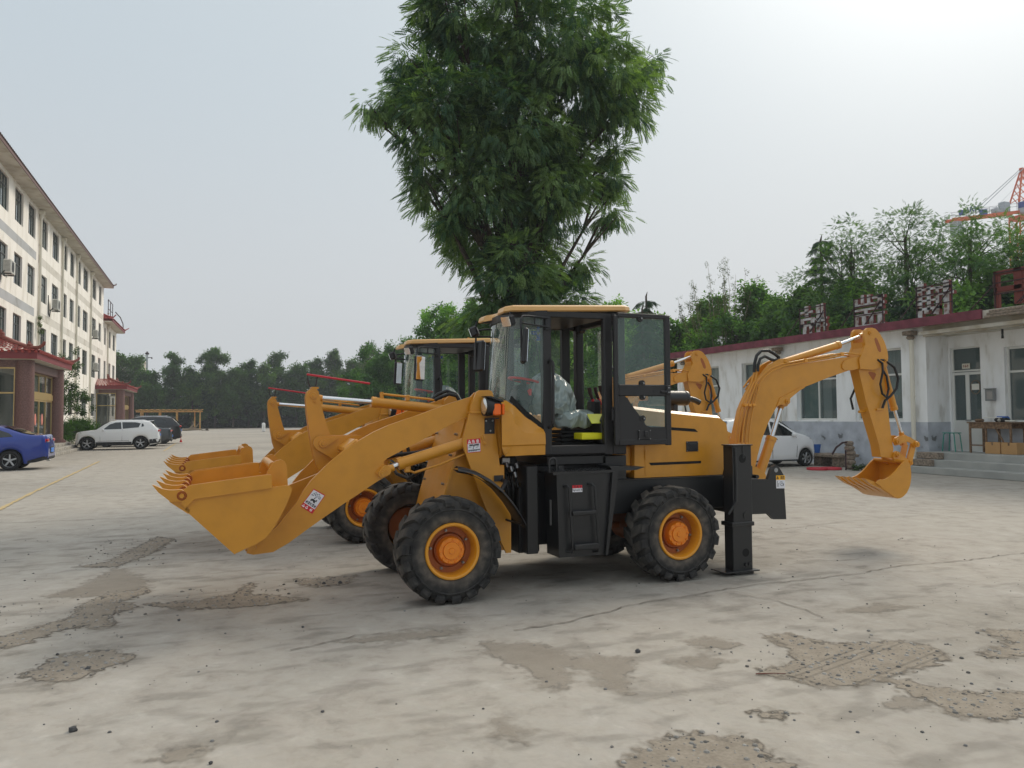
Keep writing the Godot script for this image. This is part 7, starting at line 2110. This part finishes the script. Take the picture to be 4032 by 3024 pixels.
	for k in 2:
		var ld := thing("round_lid", ["flat red round lid on the ground, left one", "flat red round lid on the ground, right one by the post"][k], "lid", V(17.55 + k * 0.42, 0.0, -18.72 + k * 0.10), 0.0, "red lids on the ground")
		var b := B.new(); b.cyl(V(0, 0.004, 0), V(0, 0.05, 0), 0.32, 0.33, 24); b.lathe(V(0, 0.05, 0), V(0, 1, 0), [[0.0, 0.33], [0.02, 0.32], [0.02, 0.29], [0.0, 0.28]], 24)
		obj("lid", b, M.red_rod, ld)
	var bu := thing("blue_bucket", "small blue plastic tub on a slab behind the white hatchback's nose", "tub", V(19.2, 0.42, -20.55))
	var bb := B.new(); bb.lathe(V(0, 0, 0), V(0, 1, 0), [[0, 0.0], [0.0, 0.13], [0.26, 0.17], [0.28, 0.18], [0.28, 0.16], [0.03, 0.12]], 20)
	obj("tub", bb, M.blue_plastic, bu)
	var sb := thing("concrete_slab", "low concrete slab lying beside the white wall behind the post", "slab", V(19.3, 0, -19.9))
	var sbb := B.new(); sbb.box(V(0, 0.36, 0), V(0.9, 0.10, 1.4), 0.02); sbb.box(V(0, 0.15, -0.4), V(0.6, 0.3, 0.3), 0.02); sbb.box(V(0, 0.15, 0.4), V(0.6, 0.3, 0.3), 0.02)
	obj("slab", sbb, M.brick_grey, sb)

# ---------------------------------------------------------------- cars (nose towards -x, centred, wheels on the ground)
func lut(a: Array, x: float) -> float:
	if x <= a[0][0]: return a[0][1]
	for i in a.size() - 1:
		if x <= a[i + 1][0]:
			return lerpf(a[i][1], a[i + 1][1], (x - a[i][0]) / maxf(a[i + 1][0] - a[i][0], 1e-5))
	return a[-1][1]

func car_side_z(S: Dictionary, x: float, y: float) -> float:
	var w := lut(S.width, x); var be := lut(S.belt, x)
	if y <= be: return w * (1.0 - 0.035 * clampf((y - be + 0.35) / 0.35, 0, 1))
	return w * 0.965 - (y - be) * S.get("tumble", 0.36)

func car_patch(S: Dictionary, poly: Array, side: float, off := 0.006) -> B:
	var b := B.new()
	var p := pv(poly); var q := PackedVector2Array()
	for i in p.size():
		var n := maxi(1, int((p[(i + 1) % p.size()] - p[i]).length() / 0.12))
		for k in n: q.append(p[i].lerp(p[(i + 1) % p.size()], float(k) / n))
	var ix := Geometry2D.triangulate_polygon(q)
	for s in [side]:
		for i in range(0, ix.size(), 3):
			var a := q[ix[i]]; var c := q[ix[i + 1]]; var d := q[ix[i + 2]]
			if ((c - a).cross(d - a) < 0) != (s < 0):
				var sw := c; c = d; d = sw
			b.tri(V(a.x, a.y, s * (car_side_z(S, a.x, a.y) + off)), V(c.x, c.y, s * (car_side_z(S, c.x, c.y) + off)), V(d.x, d.y, s * (car_side_z(S, d.x, d.y) + off)))
	return b

func car(S: Dictionary, label: String, cat: String, at: Vector3, turn: float, group: String) -> Node3D:
	var t := thing(S.name, label, cat, at, turn, group)
	var xs := []
	var x: float = S.x0
	while x < S.x1 - 0.01:
		xs.append(x); x += 0.05
	xs.append(S.x1)
	var rows := []
	for px in xs:
		var top := lut(S.top, px); var be := minf(lut(S.belt, px), top - 0.015); var w := lut(S.width, px)
		var bot: float = lut(S.base, px)
		for wx in [S.wf, S.wr]:
			var d: float = S.arch * S.arch - (px - wx) * (px - wx)
			if d > 0: bot = maxf(bot, S.r + sqrt(d) - 0.02)
		bot = minf(bot, be - 0.05)
		var g := clampf((top - be) / 0.4, 0, 1)
		var zs: float = w * 0.965 - (top - 0.05 * g - be) * S.get("tumble", 0.36)
		var half := [V(px, bot, w - 0.10), V(px, bot + 0.02, w - 0.02), V(px, lerpf(bot, be, 0.30), w), V(px, lerpf(bot, be, 0.62), w * 1.002), V(px, be - 0.05, w * 0.985), V(px, be, w * 0.965),
			V(px, lerpf(be, top - 0.05 * g, 0.5), lerpf(w * 0.965, zs, 0.5)), V(px, top - 0.05 * g, zs), V(px, top - 0.012 * g, zs - 0.07 * g - 0.02), V(px, top + 0.012, zs * 0.55), V(px, top + 0.02, 0)]
		var row := []
		for h in half: row.append(h)
		for k in range(half.size() - 2, -1, -1): row.append(V(half[k].x, half[k].y, -half[k].z))
		rows.append(row)
	var b := B.new(); b.grid(rows, false)
	for e in [0, rows.size() - 1]:
		var r: Array = rows[e]
		var m := r.size()
		for k in m / 2:
			if e == 0: b.quad(r[k], r[k + 1], r[m - 2 - k], r[m - 1 - k])
			else: b.quad(r[m - 1 - k], r[m - 2 - k], r[k + 1], r[k])
	obj("body", b, M[S.paint], t)
	var un := B.new()
	var L: float = S.x1 - S.x0
	un.box(V((S.x0 + S.x1) * 0.5, 0.42, 0), V(L * 0.86, 0.34, lut(S.width, 0) * 1.5)); un.box(V((S.x0 + S.x1) * 0.5, 0.8, 0), V(L * 0.6, 0.5, lut(S.width, 0) * 1.3))
	obj("underbody", un, M.slot_black, t)
	for sd in [-1.0, 1.0]:
		for w in S.windows: obj("side_window", car_patch(S, w, sd), M.car_glass, t)
		for q in S.get("trim", []): obj(q[0], car_patch(S, q[2], sd, q[3] if q.size() > 3 else 0.008), M[q[1]], t)
	for g in S.screens:
		var gr := []
		for k in 9:
			var px: float = lerpf(g[1], g[2], k / 8.0)
			var top := lut(S.top, px); var be := minf(lut(S.belt, px), top - 0.015); var w := lut(S.width, px)
			var zs: float = (w * 0.965 - (top - be) * S.get("tumble", 0.36)) * 0.94 - 0.03
			var row := []
			for j in 7:
				var f := -1.0 + j / 3.0
				row.append(V(px - 0.012 * (1 if g[1] < 0 else -1), top + 0.022 + 0.004 * (1.0 - f * f), -zs * f))
			gr.append(row)
		var gb := B.new(); gb.grid(gr, false)
		obj(g[0], gb, M.car_glass, t)
	for wx in [S.wf, S.wr]:
		for s in [-1.0, 1.0]:
			var R: float = S.r
			var ty := B.new()
			ty.lathe(Vector3.ZERO, V(0, 0, 1), [[-0.10, R * 0.66], [-0.105, R * 0.85], [-0.085, R * 0.97], [-0.05, R], [0.05, R], [0.085, R * 0.97], [0.105, R * 0.85], [0.10, R * 0.66], [0.06, R * 0.64]], 28, true)
			var wh := obj("wheel", ty, M.tyre_plain, t)
			wh.position = V(wx, R, s * (lut(S.width, wx) - 0.13)); wh.rotation.y = 0.0 if s > 0 else PI
			var rm := B.new()
			rm.lathe(Vector3.ZERO, V(0, 0, 1), [[0.02, R * 0.60], [0.09, R * 0.64], [0.098, R * 0.66]], 28)
			var ns: int = S.spokes
			for k in ns:
				var a := TAU * k / ns + 0.3
				rm.box(V(cos(a) * R * 0.36, sin(a) * R * 0.36, 0.075), V(R * 0.54, R * (0.17 if ns == 5 else 0.22), 0.03), 0.012, Basis(V(0, 0, 1), a))
			rm.cyl(V(0, 0, 0.06), V(0, 0, 0.095), R * 0.15, R * 0.13, 14)
			obj("rim", rm, M.alloy, wh)
			var dk := B.new(); dk.cyl(V(0, 0, 0.0), V(0, 0, 0.045), R * 0.63, R * 0.63, 24)
			obj("brake", dk, M.slot_black, wh)
	for s in [-1.0, 1.0]:
		var mr := B.new(); mr.box(V(S.mirror[0], S.mirror[1], s * (car_side_z(S, S.mirror[0], S.mirror[1]) + 0.09)), V(0.12, 0.12, 0.17), 0.035)
		obj("side_mirror", mr, M[S.get("mirror_mat", S.paint)], t)
	for q in S.get("blocks", []):
		var bb := B.new(); bb.box(q[2], q[3], q[4] if q.size() > 4 else 0.01)
		obj(q[0], bb, M[q[1]], t)
	return t

func cars() -> void:
	mat("tyre_plain", Color(0.085, 0.085, 0.09), 0.8)
	var suv := {"name": "parked_car", "paint": "car_white", "x0": -2.12, "x1": 2.14, "wf": -1.50, "wr": 1.16, "r": 0.36, "arch": 0.43, "spokes": 5, "tumble": 0.30,
		"top": [[-2.12, 0.70], [-2.10, 0.92], [-2.0, 0.99], [-1.7, 1.05], [-1.2, 1.10], [-1.05, 1.13], [-0.72, 1.40], [-0.42, 1.58], [-0.1, 1.63], [0.6, 1.645], [1.3, 1.62], [1.62, 1.585], [1.86, 1.36], [2.02, 1.16], [2.10, 1.08], [2.14, 0.72]],
		"belt": [[-2.12, 0.62], [-2.0, 0.9], [-1.2, 1.0], [-0.9, 1.05], [1.2, 1.12], [1.6, 1.14], [2.0, 1.08], [2.14, 0.65]], "width": [[-2.12, 0.52], [-2.06, 0.70], [-1.9, 0.82], [-1.5, 0.89], [0, 0.91], [1.3, 0.90], [1.8, 0.86], [2.05, 0.76], [2.14, 0.68]], "base": [[-2.12, 0.30], [-1.9, 0.24], [1.6, 0.24], [2.14, 0.34]],
		"windows": [[-0.72, 1.14, -0.40, 1.42, -0.12, 1.52, 0.16, 1.54, 0.20, 1.16], [0.26, 1.17, 0.22, 1.54, 0.9, 1.53, 1.16, 1.47, 1.06, 1.24]],
		"trim": [["sill_cladding", "trim_black", [-1.06, 0.24, -1.06, 0.44, 0.72, 0.44, 0.72, 0.24], 0.012], ["chrome_strip", "alloy", [-0.98, 0.50, 0.58, 0.53, 0.60, 0.505, -0.96, 0.475]], ["rear_cladding", "trim_black", [1.60, 0.30, 1.62, 0.56, 2.12, 0.60, 2.12, 0.36], 0.012], ["front_cladding", "trim_black", [-2.10, 0.30, -2.08, 0.42, -1.93, 0.42, -1.93, 0.26], 0.012],
			["tail_light", "lamp_red", [1.62, 1.10, 1.66, 0.98, 1.74, 0.93, 2.06, 0.99, 2.06, 1.07]], ["head_light", "alloy", [-2.06, 0.92, -1.80, 0.99, -1.78, 0.95, -2.0, 0.86]], ["door_handle", "car_white", [-0.02, 0.955, 0.20, 0.975, 0.20, 0.935, -0.02, 0.92], 0.02], ["door_handle", "car_white", [0.92, 1.01, 1.12, 1.03, 1.12, 0.99, 0.92, 0.975], 0.02],
			["door_gap", "trim_black", [-0.86, 0.48, -0.88, 1.02, -0.87, 1.02, -0.85, 0.48]], ["door_gap", "trim_black", [0.225, 0.48, 0.225, 1.16, 0.235, 1.16, 0.235, 0.48]], ["quarter_window", "car_glass", [1.20, 1.27, 1.22, 1.46, 1.30, 1.44, 1.34, 1.30]]],
		"screens": [["windscreen", -1.04, -0.46], ["rear_window", 1.64, 1.98]], "mirror": [-0.70, 1.12],
		"blocks": [["plate", "plate_blue", V(2.145, 0.80, 0), V(0.02, 0.14, 0.44)], ["tail_light", "lamp_red", V(2.085, 1.04, 0.55), V(0.08, 0.10, 0.30), 0.02], ["tail_light", "lamp_red", V(2.085, 1.04, -0.55), V(0.08, 0.10, 0.30), 0.02], ["rear_bumper", "trim_black", V(2.10, 0.46, 0), V(0.10, 0.22, 1.44), 0.03], ["exhaust_trim", "alloy", V(2.13, 0.45, 0.55), V(0.06, 0.06, 0.22), 0.01], ["roof_rail", "alloy", V(0.45, 1.665, 0.58), V(1.7, 0.03, 0.04), 0.01], ["roof_rail", "alloy", V(0.45, 1.665, -0.58), V(1.7, 0.03, 0.04), 0.01], ["spoiler", "car_white", V(1.66, 1.60, 0), V(0.24, 0.04, 1.06), 0.015]]}
	car(suv, "white crossover parked nose to the hedge, nearest of the three cars in that row", "car", V(-4.9, 0, -48.75), 0.0, "cars parked along the white building")
	var big := suv.duplicate(true)
	big.paint = "car_black"
	big.blocks[7][1] = "car_black"
	for q in big.trim:
		if q[1] == "car_white": q[1] = "car_black"
	var c := car(big, "large black estate-like car farthest along the row, red tassel under its bumper", "car", V(-4.35, 0, -57.9), 0.0, "cars parked along the white building")
	c.scale = V(1.12, 1.14, 1.06)
	var tas := B.new(); tas.cyl(V(0, 0, 0), V(0, 0.22, 0), 0.10, 0.02, 8); tas.cyl(V(0, 0.22, 0), V(0, 0.40, 0), 0.012, 0.012, 5)
	var to := obj("red_tassel", tas, M.red); to.position = V(-1.95, 0.10, -57.0)
	tag(to, "red tassel hanging under the black car's rear bumper", "tassel")
	var sed := {"name": "parked_car", "paint": "car_grey", "x0": -2.30, "x1": 2.22, "wf": -1.45, "wr": 1.14, "r": 0.325, "arch": 0.385, "spokes": 5, "tumble": 0.42,
		"top": [[-2.30, 0.60], [-2.26, 0.78], [-2.0, 0.86], [-1.5, 0.95], [-1.05, 1.0], [-0.4, 1.36], [-0.05, 1.45], [0.35, 1.47], [0.75, 1.44], [1.05, 1.36], [1.45, 1.20], [1.78, 1.125], [2.05, 1.125], [2.17, 1.11], [2.20, 0.95], [2.22, 0.60]],
		"belt": [[-2.30, 0.55], [-2.1, 0.78], [-1.2, 0.88], [-0.9, 0.93], [1.2, 1.02], [1.8, 1.04], [2.1, 1.03], [2.22, 0.58]], "width": [[-2.30, 0.55], [-2.2, 0.72], [-1.9, 0.84], [-1.4, 0.885], [0, 0.89], [1.2, 0.885], [1.75, 0.85], [2.05, 0.78], [2.16, 0.70], [2.22, 0.62]], "base": [[-2.30, 0.28], [-2.0, 0.2], [1.6, 0.2], [1.9, 0.26], [2.22, 0.36]],
		"windows": [[-0.78, 0.97, -0.38, 1.26, 0.05, 1.36, 0.30, 1.37, 0.28, 1.02], [0.34, 1.03, 0.36, 1.37, 0.75, 1.33, 1.10, 1.20, 1.22, 1.09]],
		"trim": [["tail_light", "lamp_red", [1.72, 0.86, 1.80, 0.93, 1.95, 1.0, 2.14, 1.02, 2.16, 0.95, 2.14, 0.88, 1.95, 0.85]], ["door_gap", "trim_black", [0.31, 0.35, 0.31, 1.02, 0.32, 1.02, 0.32, 0.35]], ["rear_skirt", "trim_black", [1.65, 0.22, 1.66, 0.30, 2.2, 0.46, 2.2, 0.36, 1.9, 0.25], 0.01]],
		"screens": [["windscreen", -1.02, -0.2], ["rear_window", 0.92, 1.72]], "mirror": [-0.76, 0.99],
		"blocks": [["plate", "plate_print_blue", V(2.235, 0.62, 0), V(0.02, 0.15, 0.44)], ["tail_light", "lamp_red", V(2.185, 0.95, 0.50), V(0.05, 0.10, 0.28), 0.02], ["tail_light", "lamp_red", V(2.185, 0.95, -0.50), V(0.05, 0.10, 0.28), 0.02], ["light_strip", "alloy", V(2.19, 0.90, 0.50), V(0.05, 0.02, 0.26), 0.005], ["plate_recess", "trim_black", V(2.215, 0.62, 0), V(0.02, 0.22, 0.62), 0.004], ["diffuser", "trim_black", V(2.16, 0.38, 0), V(0.14, 0.12, 1.1), 0.03], ["tail_pipe", "alloy", V(2.2, 0.30, 0.45), V(0.12, 0.06, 0.09), 0.02]]}
	car(sed, "dark grey saloon squeezed between the white crossover and the big black car, mostly hidden", "car", V(-4.55, 0, -53.4), 0.0, "cars parked along the white building")
	var blue := sed.duplicate(true)
	blue.paint = "car_blue"
	var bl := car(blue, "blue saloon parked in front of the nearer porch's steps, cut by the left edge", "car", V(-7.55, 0, -31.35), 0.0, "cars parked along the white building")
	bl.scale = V(1.02, 1.06, 1.02)
	var em := B.new()
	var ring := []
	for k in 21: ring.append(V(2.205, 1.0 + sin(TAU * k / 20) * 0.055, cos(TAU * k / 20) * 0.07))
	em.tube(ring, 0.009, 6)
	em.tube([V(2.21, 1.015, 0.062), V(2.21, 0.985, 0.03), V(2.21, 0.995, 0.0), V(2.21, 0.985, -0.03), V(2.21, 1.015, -0.062)], 0.008, 6)
	obj("emblem", em, M.alloy, bl)
	var lt := B.new(); lt.box(V(2.2, 0.80, 0.42), V(0.012, 0.025, 0.14), 0.003)
	obj("model_badge", lt, M.alloy, bl)
	var hat := {"name": "parked_car", "paint": "car_white", "x0": -2.0, "x1": 1.92, "wf": -1.42, "wr": 1.10, "r": 0.285, "arch": 0.345, "spokes": 6, "tumble": 0.30,
		"top": [[-2.0, 0.50], [-1.98, 0.72], [-1.86, 0.86], [-1.6, 0.98], [-1.32, 1.07], [-1.05, 1.14], [-0.70, 1.36], [-0.42, 1.53], [-0.1, 1.60], [0.5, 1.63], [1.2, 1.60], [1.55, 1.54], [1.72, 1.30], [1.86, 1.05], [1.92, 0.60]],
		"belt": [[-2.0, 0.42], [-1.85, 0.78], [-1.4, 0.92], [-1.0, 0.98], [0.0, 1.02], [1.2, 1.07], [1.7, 1.08], [1.92, 0.55]], "width": [[-2.0, 0.45], [-1.93, 0.62], [-1.75, 0.76], [-1.4, 0.82], [0, 0.84], [1.2, 0.83], [1.7, 0.80], [1.92, 0.68]], "base": [[-2.0, 0.26], [-1.8, 0.2], [1.6, 0.22], [1.92, 0.32]],
		"windows": [[-1.02, 1.02, -0.62, 1.30, -0.36, 1.44, -0.02, 1.50, -0.02, 1.04], [0.06, 1.05, 0.06, 1.51, 0.75, 1.50, 0.95, 1.40, 0.95, 1.10], [1.02, 1.11, 1.05, 1.42, 1.36, 1.40, 1.45, 1.16]],
		"trim": [["door_gap", "trim_black", [0.01, 0.30, 0.01, 1.04, 0.025, 1.04, 0.025, 0.30]], ["door_gap", "trim_black", [-0.98, 0.32, -1.02, 0.70, -1.00, 0.98, -0.985, 0.98, -1.0, 0.7, -0.965, 0.32]], ["door_handle", "trim_black", [-0.20, 0.93, -0.06, 0.95, -0.06, 0.91, -0.20, 0.90], 0.015], ["head_light", "alloy", [-1.93, 0.72, -1.84, 0.84, -1.62, 0.95, -1.60, 0.93, -1.76, 0.78]], ["badge", "alloy", [-1.18, 0.76, -1.06, 0.78, -1.06, 0.74, -1.14, 0.71]], ["sill", "trim_black", [-1.05, 0.20, -1.05, 0.245, 0.75, 0.245, 0.75, 0.20], 0.004]],
		"screens": [["windscreen", -1.0, -0.5], ["rear_window", 1.58, 1.84]], "mirror": [-0.86, 1.06],
		"blocks": [["plate", "plate_blue", V(-2.01, 0.48, 0), V(0.02, 0.13, 0.40)]]}
	car(hat, "white hatchback parked nose to the low building's wall on the right", "car", V(17.02, 0, -20.95), PI, "")

# ---------------------------------------------------------------- odds and ends
func far_things() -> void:
	var p := thing("timber_shelter", "open pale timber shelter with a slatted top at the far end of the yard", "shelter", V(-5.5, 0, -118.5))
	for x in [-3.6, -1.3, 0.9, 3.2, 3.95]:
		for z in [-1.5, 1.5]:
			if x == 3.95 and z < 0: continue
			if x == 3.2 and z > 0: continue
			var b := B.new(); b.box(V(x, 1.35, z), V(0.17, 2.7, 0.17), 0.01)
			obj("post", b, M.timber, p)
	for z in [-1.5, 1.5]:
		var b := B.new(); b.box(V(0, 2.68, z), V(8.5, 0.20, 0.14), 0.01)
		obj("beam", b, M.timber, p)
	for k in 12:
		var b := B.new(); b.box(V(-4.0 + k * 0.73, 2.90, 0), V(0.66, 0.06, 3.9), 0.008, Basis(V(0, 0, 1), 0.14))
		obj("roof_board", b, M.timber, p)
	for k in 4:
		var lab: String = ["grey gnarled root leaning on the timber shelter's right post", "short log lying left of the gnarled root", "low stump right of the timber shelter", "dark broken branch lying under the timber shelter's right end"][k]
		var b := B.new()
		match k:
			0:
				b.tube([V(-0.5, 0.1, 0), V(-0.2, 0.5, 0), V(0.1, 0.9, 0.1), V(0.0, 1.3, 0)], 0.16, 7, 0.04); b.tube([V(-0.1, 0.3, 0), V(0.4, 0.5, 0.1), V(0.8, 1.1, 0)], 0.14, 6, 0.03); b.tube([V(-0.6, 0.15, 0), V(0.6, 0.2, 0.1), V(1.2, 0.1, 0)], 0.16, 6, 0.06)
			1: b.cyl(V(-0.3, 0.16, 0), V(0.4, 0.16, 0.1), 0.16, 0.15, 10)
			2:
				b.cyl(V(0, 0, 0), V(0, 0.3, 0), 0.2, 0.17, 10); b.box(V(-0.2, 0.03, 0), V(0.9, 0.05, 0.4))
			3: b.tube([V(-0.6, 0.1, 0), V(0, 0.3, 0), V(0.7, 0.08, 0.1)], 0.09, 6, 0.03)
		var o := obj(["root", "log", "stump", "branch"][k], b, M.bark_pale if k < 2 else M.bark)
		o.position = V([-2.4, -3.4, -0.6, -1.9][k], 0, [-113.5, -113.2, -113.0, -113.6][k])
		tag(o, lab, ["root", "log", "stump", "branch"][k])
	var ms := thing("boundary_stone", "small whitish stone marker with a green foot at the yard's far edge", "marker", V(5.9, 0, -98))
	var mb := B.new(); mb.box(V(0, 0.55, 0), V(0.4, 1.1, 0.4), 0.1)
	obj("stone", mb, M.white_wall, ms)
	var cp := thing("camera_pole", "grey pole carrying cameras, sticking out above the far trees on the left", "pole", V(-10.05, 0, -139.5))
	var cb := B.new(); cb.cyl(V(0, 0, 0), V(0, 12.4, 0), 0.17, 0.13, 10)
	obj("pole", cb, M.crane_grey, cp)
	var cc := B.new(); cc.box(V(0.0, 12.45, 0), V(0.6, 0.3, 0.5), 0.08); cc.box(V(0.4, 11.8, 0), V(0.8, 0.1, 0.1)); cc.box(V(0.7, 11.7, 0), V(0.22, 0.22, 0.3), 0.05); cc.cyl(V(0, 12.5, 0), V(0, 12.8, 0), 0.12, 0.12, 8)
	obj("camera_unit", cc, M.iron, cp)
	var sl := thing("street_lamp", "slim street lamp with a curved arm peeking above the far trees", "street lamp", V(21.4, 0, -150))
	var sb := B.new(); sb.tube([V(0, 0, 0), V(0, 10.6, 0), V(0.2, 11.4, 0), V(1.0, 12.2, 0)], 0.07, 7, 0.05)
	obj("pole", sb, M.crane_grey, sl)
	var sh := B.new(); sh.box(V(1.5, 12.55, 0), V(1.1, 0.10, 0.3), 0.03, Basis(V(0, 0, 1), 0.4))
	obj("lamp_head", sh, M.crane_grey, sl)
	var db := thing("distant_building", "pale flat-roofed block far off behind the trees on the left", "building", V(-18.6, 0, -205))
	var bw := B.new(); bw.box(V(0, 7.6, 0), V(7, 15.2, 6)); bw.box(V(1.2, 15.6, 0), V(2.4, 1.0, 3)); bw.box(V(0, 15.25, 0), V(7.3, 0.3, 6.3))
	obj("wall", bw, M.soffit, db)
	for k in 3:
		var w := B.new(); w.box(V(-2 + k * 2.0, 13.0, 3.0), V(1.2, 1.4, 0.1))
		obj("window", w, M.window_frame, db)
	# tower crane beyond the trees on the right
	var cr := thing("tower_crane", "orange tower crane with grey counterweights showing above the trees at the right edge", "tower crane", V(130.0, 0, -90))
	var st := B.new()
	var seg := func(b: B, a: Vector3, c: Vector3, r: float) -> void: b.tube([a, c], r, 5)
	var mw := 0.95
	for x in [-mw, mw]:
		for z in [-mw, mw]:
			st.box(V(x, 17.5, z), V(0.2, 35.0, 0.2))
	for k in 17:
		var y := k * 2.06
		for z in [-mw, mw]:
			seg.call(st, V(-mw, y, z), V(mw, y + 2.06, z), 0.07); seg.call(st, V(-mw, y, z), V(mw, y, z), 0.07)
		for x in [-mw, mw]: seg.call(st, V(x, y, -mw), V(x, y + 2.06, mw), 0.07)
	obj("mast", st, M.crane_orange, cr)
	var hd := B.new()
	for z in [-0.8, 0.8]:
		seg.call(hd, V(-0.9, 38.0, z), V(1.35, 44.2, z * 0.2), 0.14); seg.call(hd, V(1.5, 38.0, z), V(1.55, 44.2, z * 0.2), 0.14)
		for k in 5:
			var f := k / 5.0; var g := (k + 1) / 5.0
			seg.call(hd, V(lerpf(-0.9, 1.35, f), lerpf(38, 44.2, f), z * (1 - 0.8 * f)), V(lerpf(1.5, 1.55, g), lerpf(38, 44.2, g), z * (1 - 0.8 * g)), 0.07)
			seg.call(hd, V(lerpf(1.5, 1.55, f), lerpf(38, 44.2, f), z * (1 - 0.8 * f)), V(lerpf(-0.9, 1.35, g), lerpf(38, 44.2, g), z * (1 - 0.8 * g)), 0.07)
	hd.box(V(1.5, 44.2, 0), V(1.0, 0.35, 0.6), 0.05); hd.box(V(0.4, 35.4, 0), V(2.6, 0.7, 2.4), 0.1)
	obj("tower_head", hd, M.crane_orange, cr)
	var cab := B.new(); cab.box(V(0.4, 37.0, 1.2), V(2.2, 2.0, 1.6), 0.1)
	obj("operator_cab", cab, M.crane_grey, cr)
	var cw := B.new(); cw.box(V(1.0, 37.4, 2.01), V(0.8, 1.0, 0.04)); cw.box(V(-0.72, 37.4, 1.2), V(0.04, 1.0, 1.2))
	obj("cab_window", cw, M.crane_blue, cr)
	var jb := B.new()
	jb.box(V(-8.6, 34.9, 0.7), V(16.4, 0.55, 0.22), 0.02, Basis(V(0, 0, 1), 0.17)); jb.box(V(-8.6, 34.9, -0.7), V(16.4, 0.55, 0.22), 0.02, Basis(V(0, 0, 1), 0.17))
	obj("counter_jib", jb, M.crane_orange, cr)
	var fj := B.new()
	for z in [-0.7, 0.7]: seg.call(fj, V(1.4, 37, z), V(42, 40, z), 0.14)
	seg.call(fj, V(1.4, 38.6, 0), V(42, 41.2, 0), 0.14)
	for k in 20: seg.call(fj, V(1.4 + k * 2, 37 + k * 0.15, 0.7), V(2.4 + k * 2, 38.7 + k * 0.13, 0), 0.07)
	obj("jib", fj, M.crane_orange, cr)
	var rl := B.new()
	for z in [-0.8, 0.8]:
		for y in [0.6, 1.1]: seg.call(rl, V(-15.5, 34.0 + y, z), V(-1.0, 36.6 + y, z), 0.04)
		for k in 9: seg.call(rl, V(-15 + k * 1.7, 34.0 + k * 0.305, z), V(-15 + k * 1.7, 35.2 + k * 0.305, z), 0.04)
	obj("walkway_rail", rl, M.crane_grey, cr)
	for k in 4:
		var wb := B.new(); wb.box(V(-15.6 + k * 0.42, 32.2, 0), V(0.36, 2.5, 1.3), 0.04)
		obj("counterweight", wb, M.crane_grey, cr)
	var mo := B.new(); mo.box(V(-3.4, 37.0, 0), V(1.5, 1.7, 1.2), 0.1); mo.box(V(-5.2, 36.2, 0), V(1.6, 0.8, 1.2), 0.1)
	obj("winch", mo, M.crane_grey, cr)
	var tr := B.new()
	for z in [-0.3, 0.3]: seg.call(tr, V(-11.2, 35.0, z * 2), V(1.3, 44.2, z), 0.07)
	seg.call(tr, V(-6.5, 36.0, 0), V(0.6, 41.6, 0), 0.025)
	obj("tie_rod", tr, M.crane_grey, cr)
	var tm := TextMesh.new()
	tm.text = "HAN"; tm.font_size = 64; tm.pixel_size = 0.018; tm.depth = 0.08
	var sf := SystemFont.new(); sf.font_names = PackedStringArray(["Droid Sans"]); sf.font_weight = 700
	tm.font = sf
	var tx := MeshInstance3D.new(); tx.name = "lettering"; tx.mesh = tm; tx.material_override = M.crane_blue
	cr.add_child(tx, true)
	tx.position = V(-12.6, 35.55, 0.95); tx.rotation = Vector3(0, -0.5, 0.17)
	var bp := B.new(); bp.box(V(-9.8, 35.35, 0.9), V(1.9, 0.9, 0.06), 0.02, Basis(V(0, 0, 1), 0.17)); bp.box(V(-14.9, 34.75, 0.9), V(1.3, 0.9, 0.06), 0.02, Basis(V(0, 0, 1), 0.17))
	obj("lettering_board", bp, M.crane_blue, cr)

func _ready() -> void:
	setup()
	materials()
	var pb := mat("pebble", Color.WHITE, 0.9); pb.vertex_color_use_as_albedo = true
	mat("poster_pink", Color(0.85, 0.52, 0.46), 0.7)
	mat("ac_grey", Color(0.50, 0.51, 0.51), 0.5)
	tri_map(mat("step_concrete", Color.WHITE, 0.9), ramp_tex(noise(0.01, 6, 13), 256, [[0.2, Color(0.60, 0.605, 0.59)], [0.8, Color(0.68, 0.68, 0.66)]]), 3.0)
	print_mat("plate_print", art(["RRRRRRRRRRRRRRRRRRRR", "R..................R", "R..K.K..KKK..KKK...R", "R.KKKK..K.K..KKK...R", "R..K.K.KKKKK.K.K...R", "R..K.K..KKK..KKK...R", "R..................R", "RRRRRRRRRRRRRRRRRRRR"], {".": Color(0.86, 0.84, 0.78), "K": Color(0.55, 0.35, 0.28), "R": Color(0.80, 0.78, 0.72)}, 8))
	mat("plate_print_blue", Color(0.30, 0.52, 0.86), 0.5)
	ground()
	left_building()
	porch("nearer entrance porch with a red tiled roof, brown columns and gold framed doors", -40.0, 9.0, true)
	porch("farther entrance porch with a red tiled roof, behind the white car", -79.3, 10.5, false)
	right_building()
	far_things()
	plants()
	machines()
	cars()
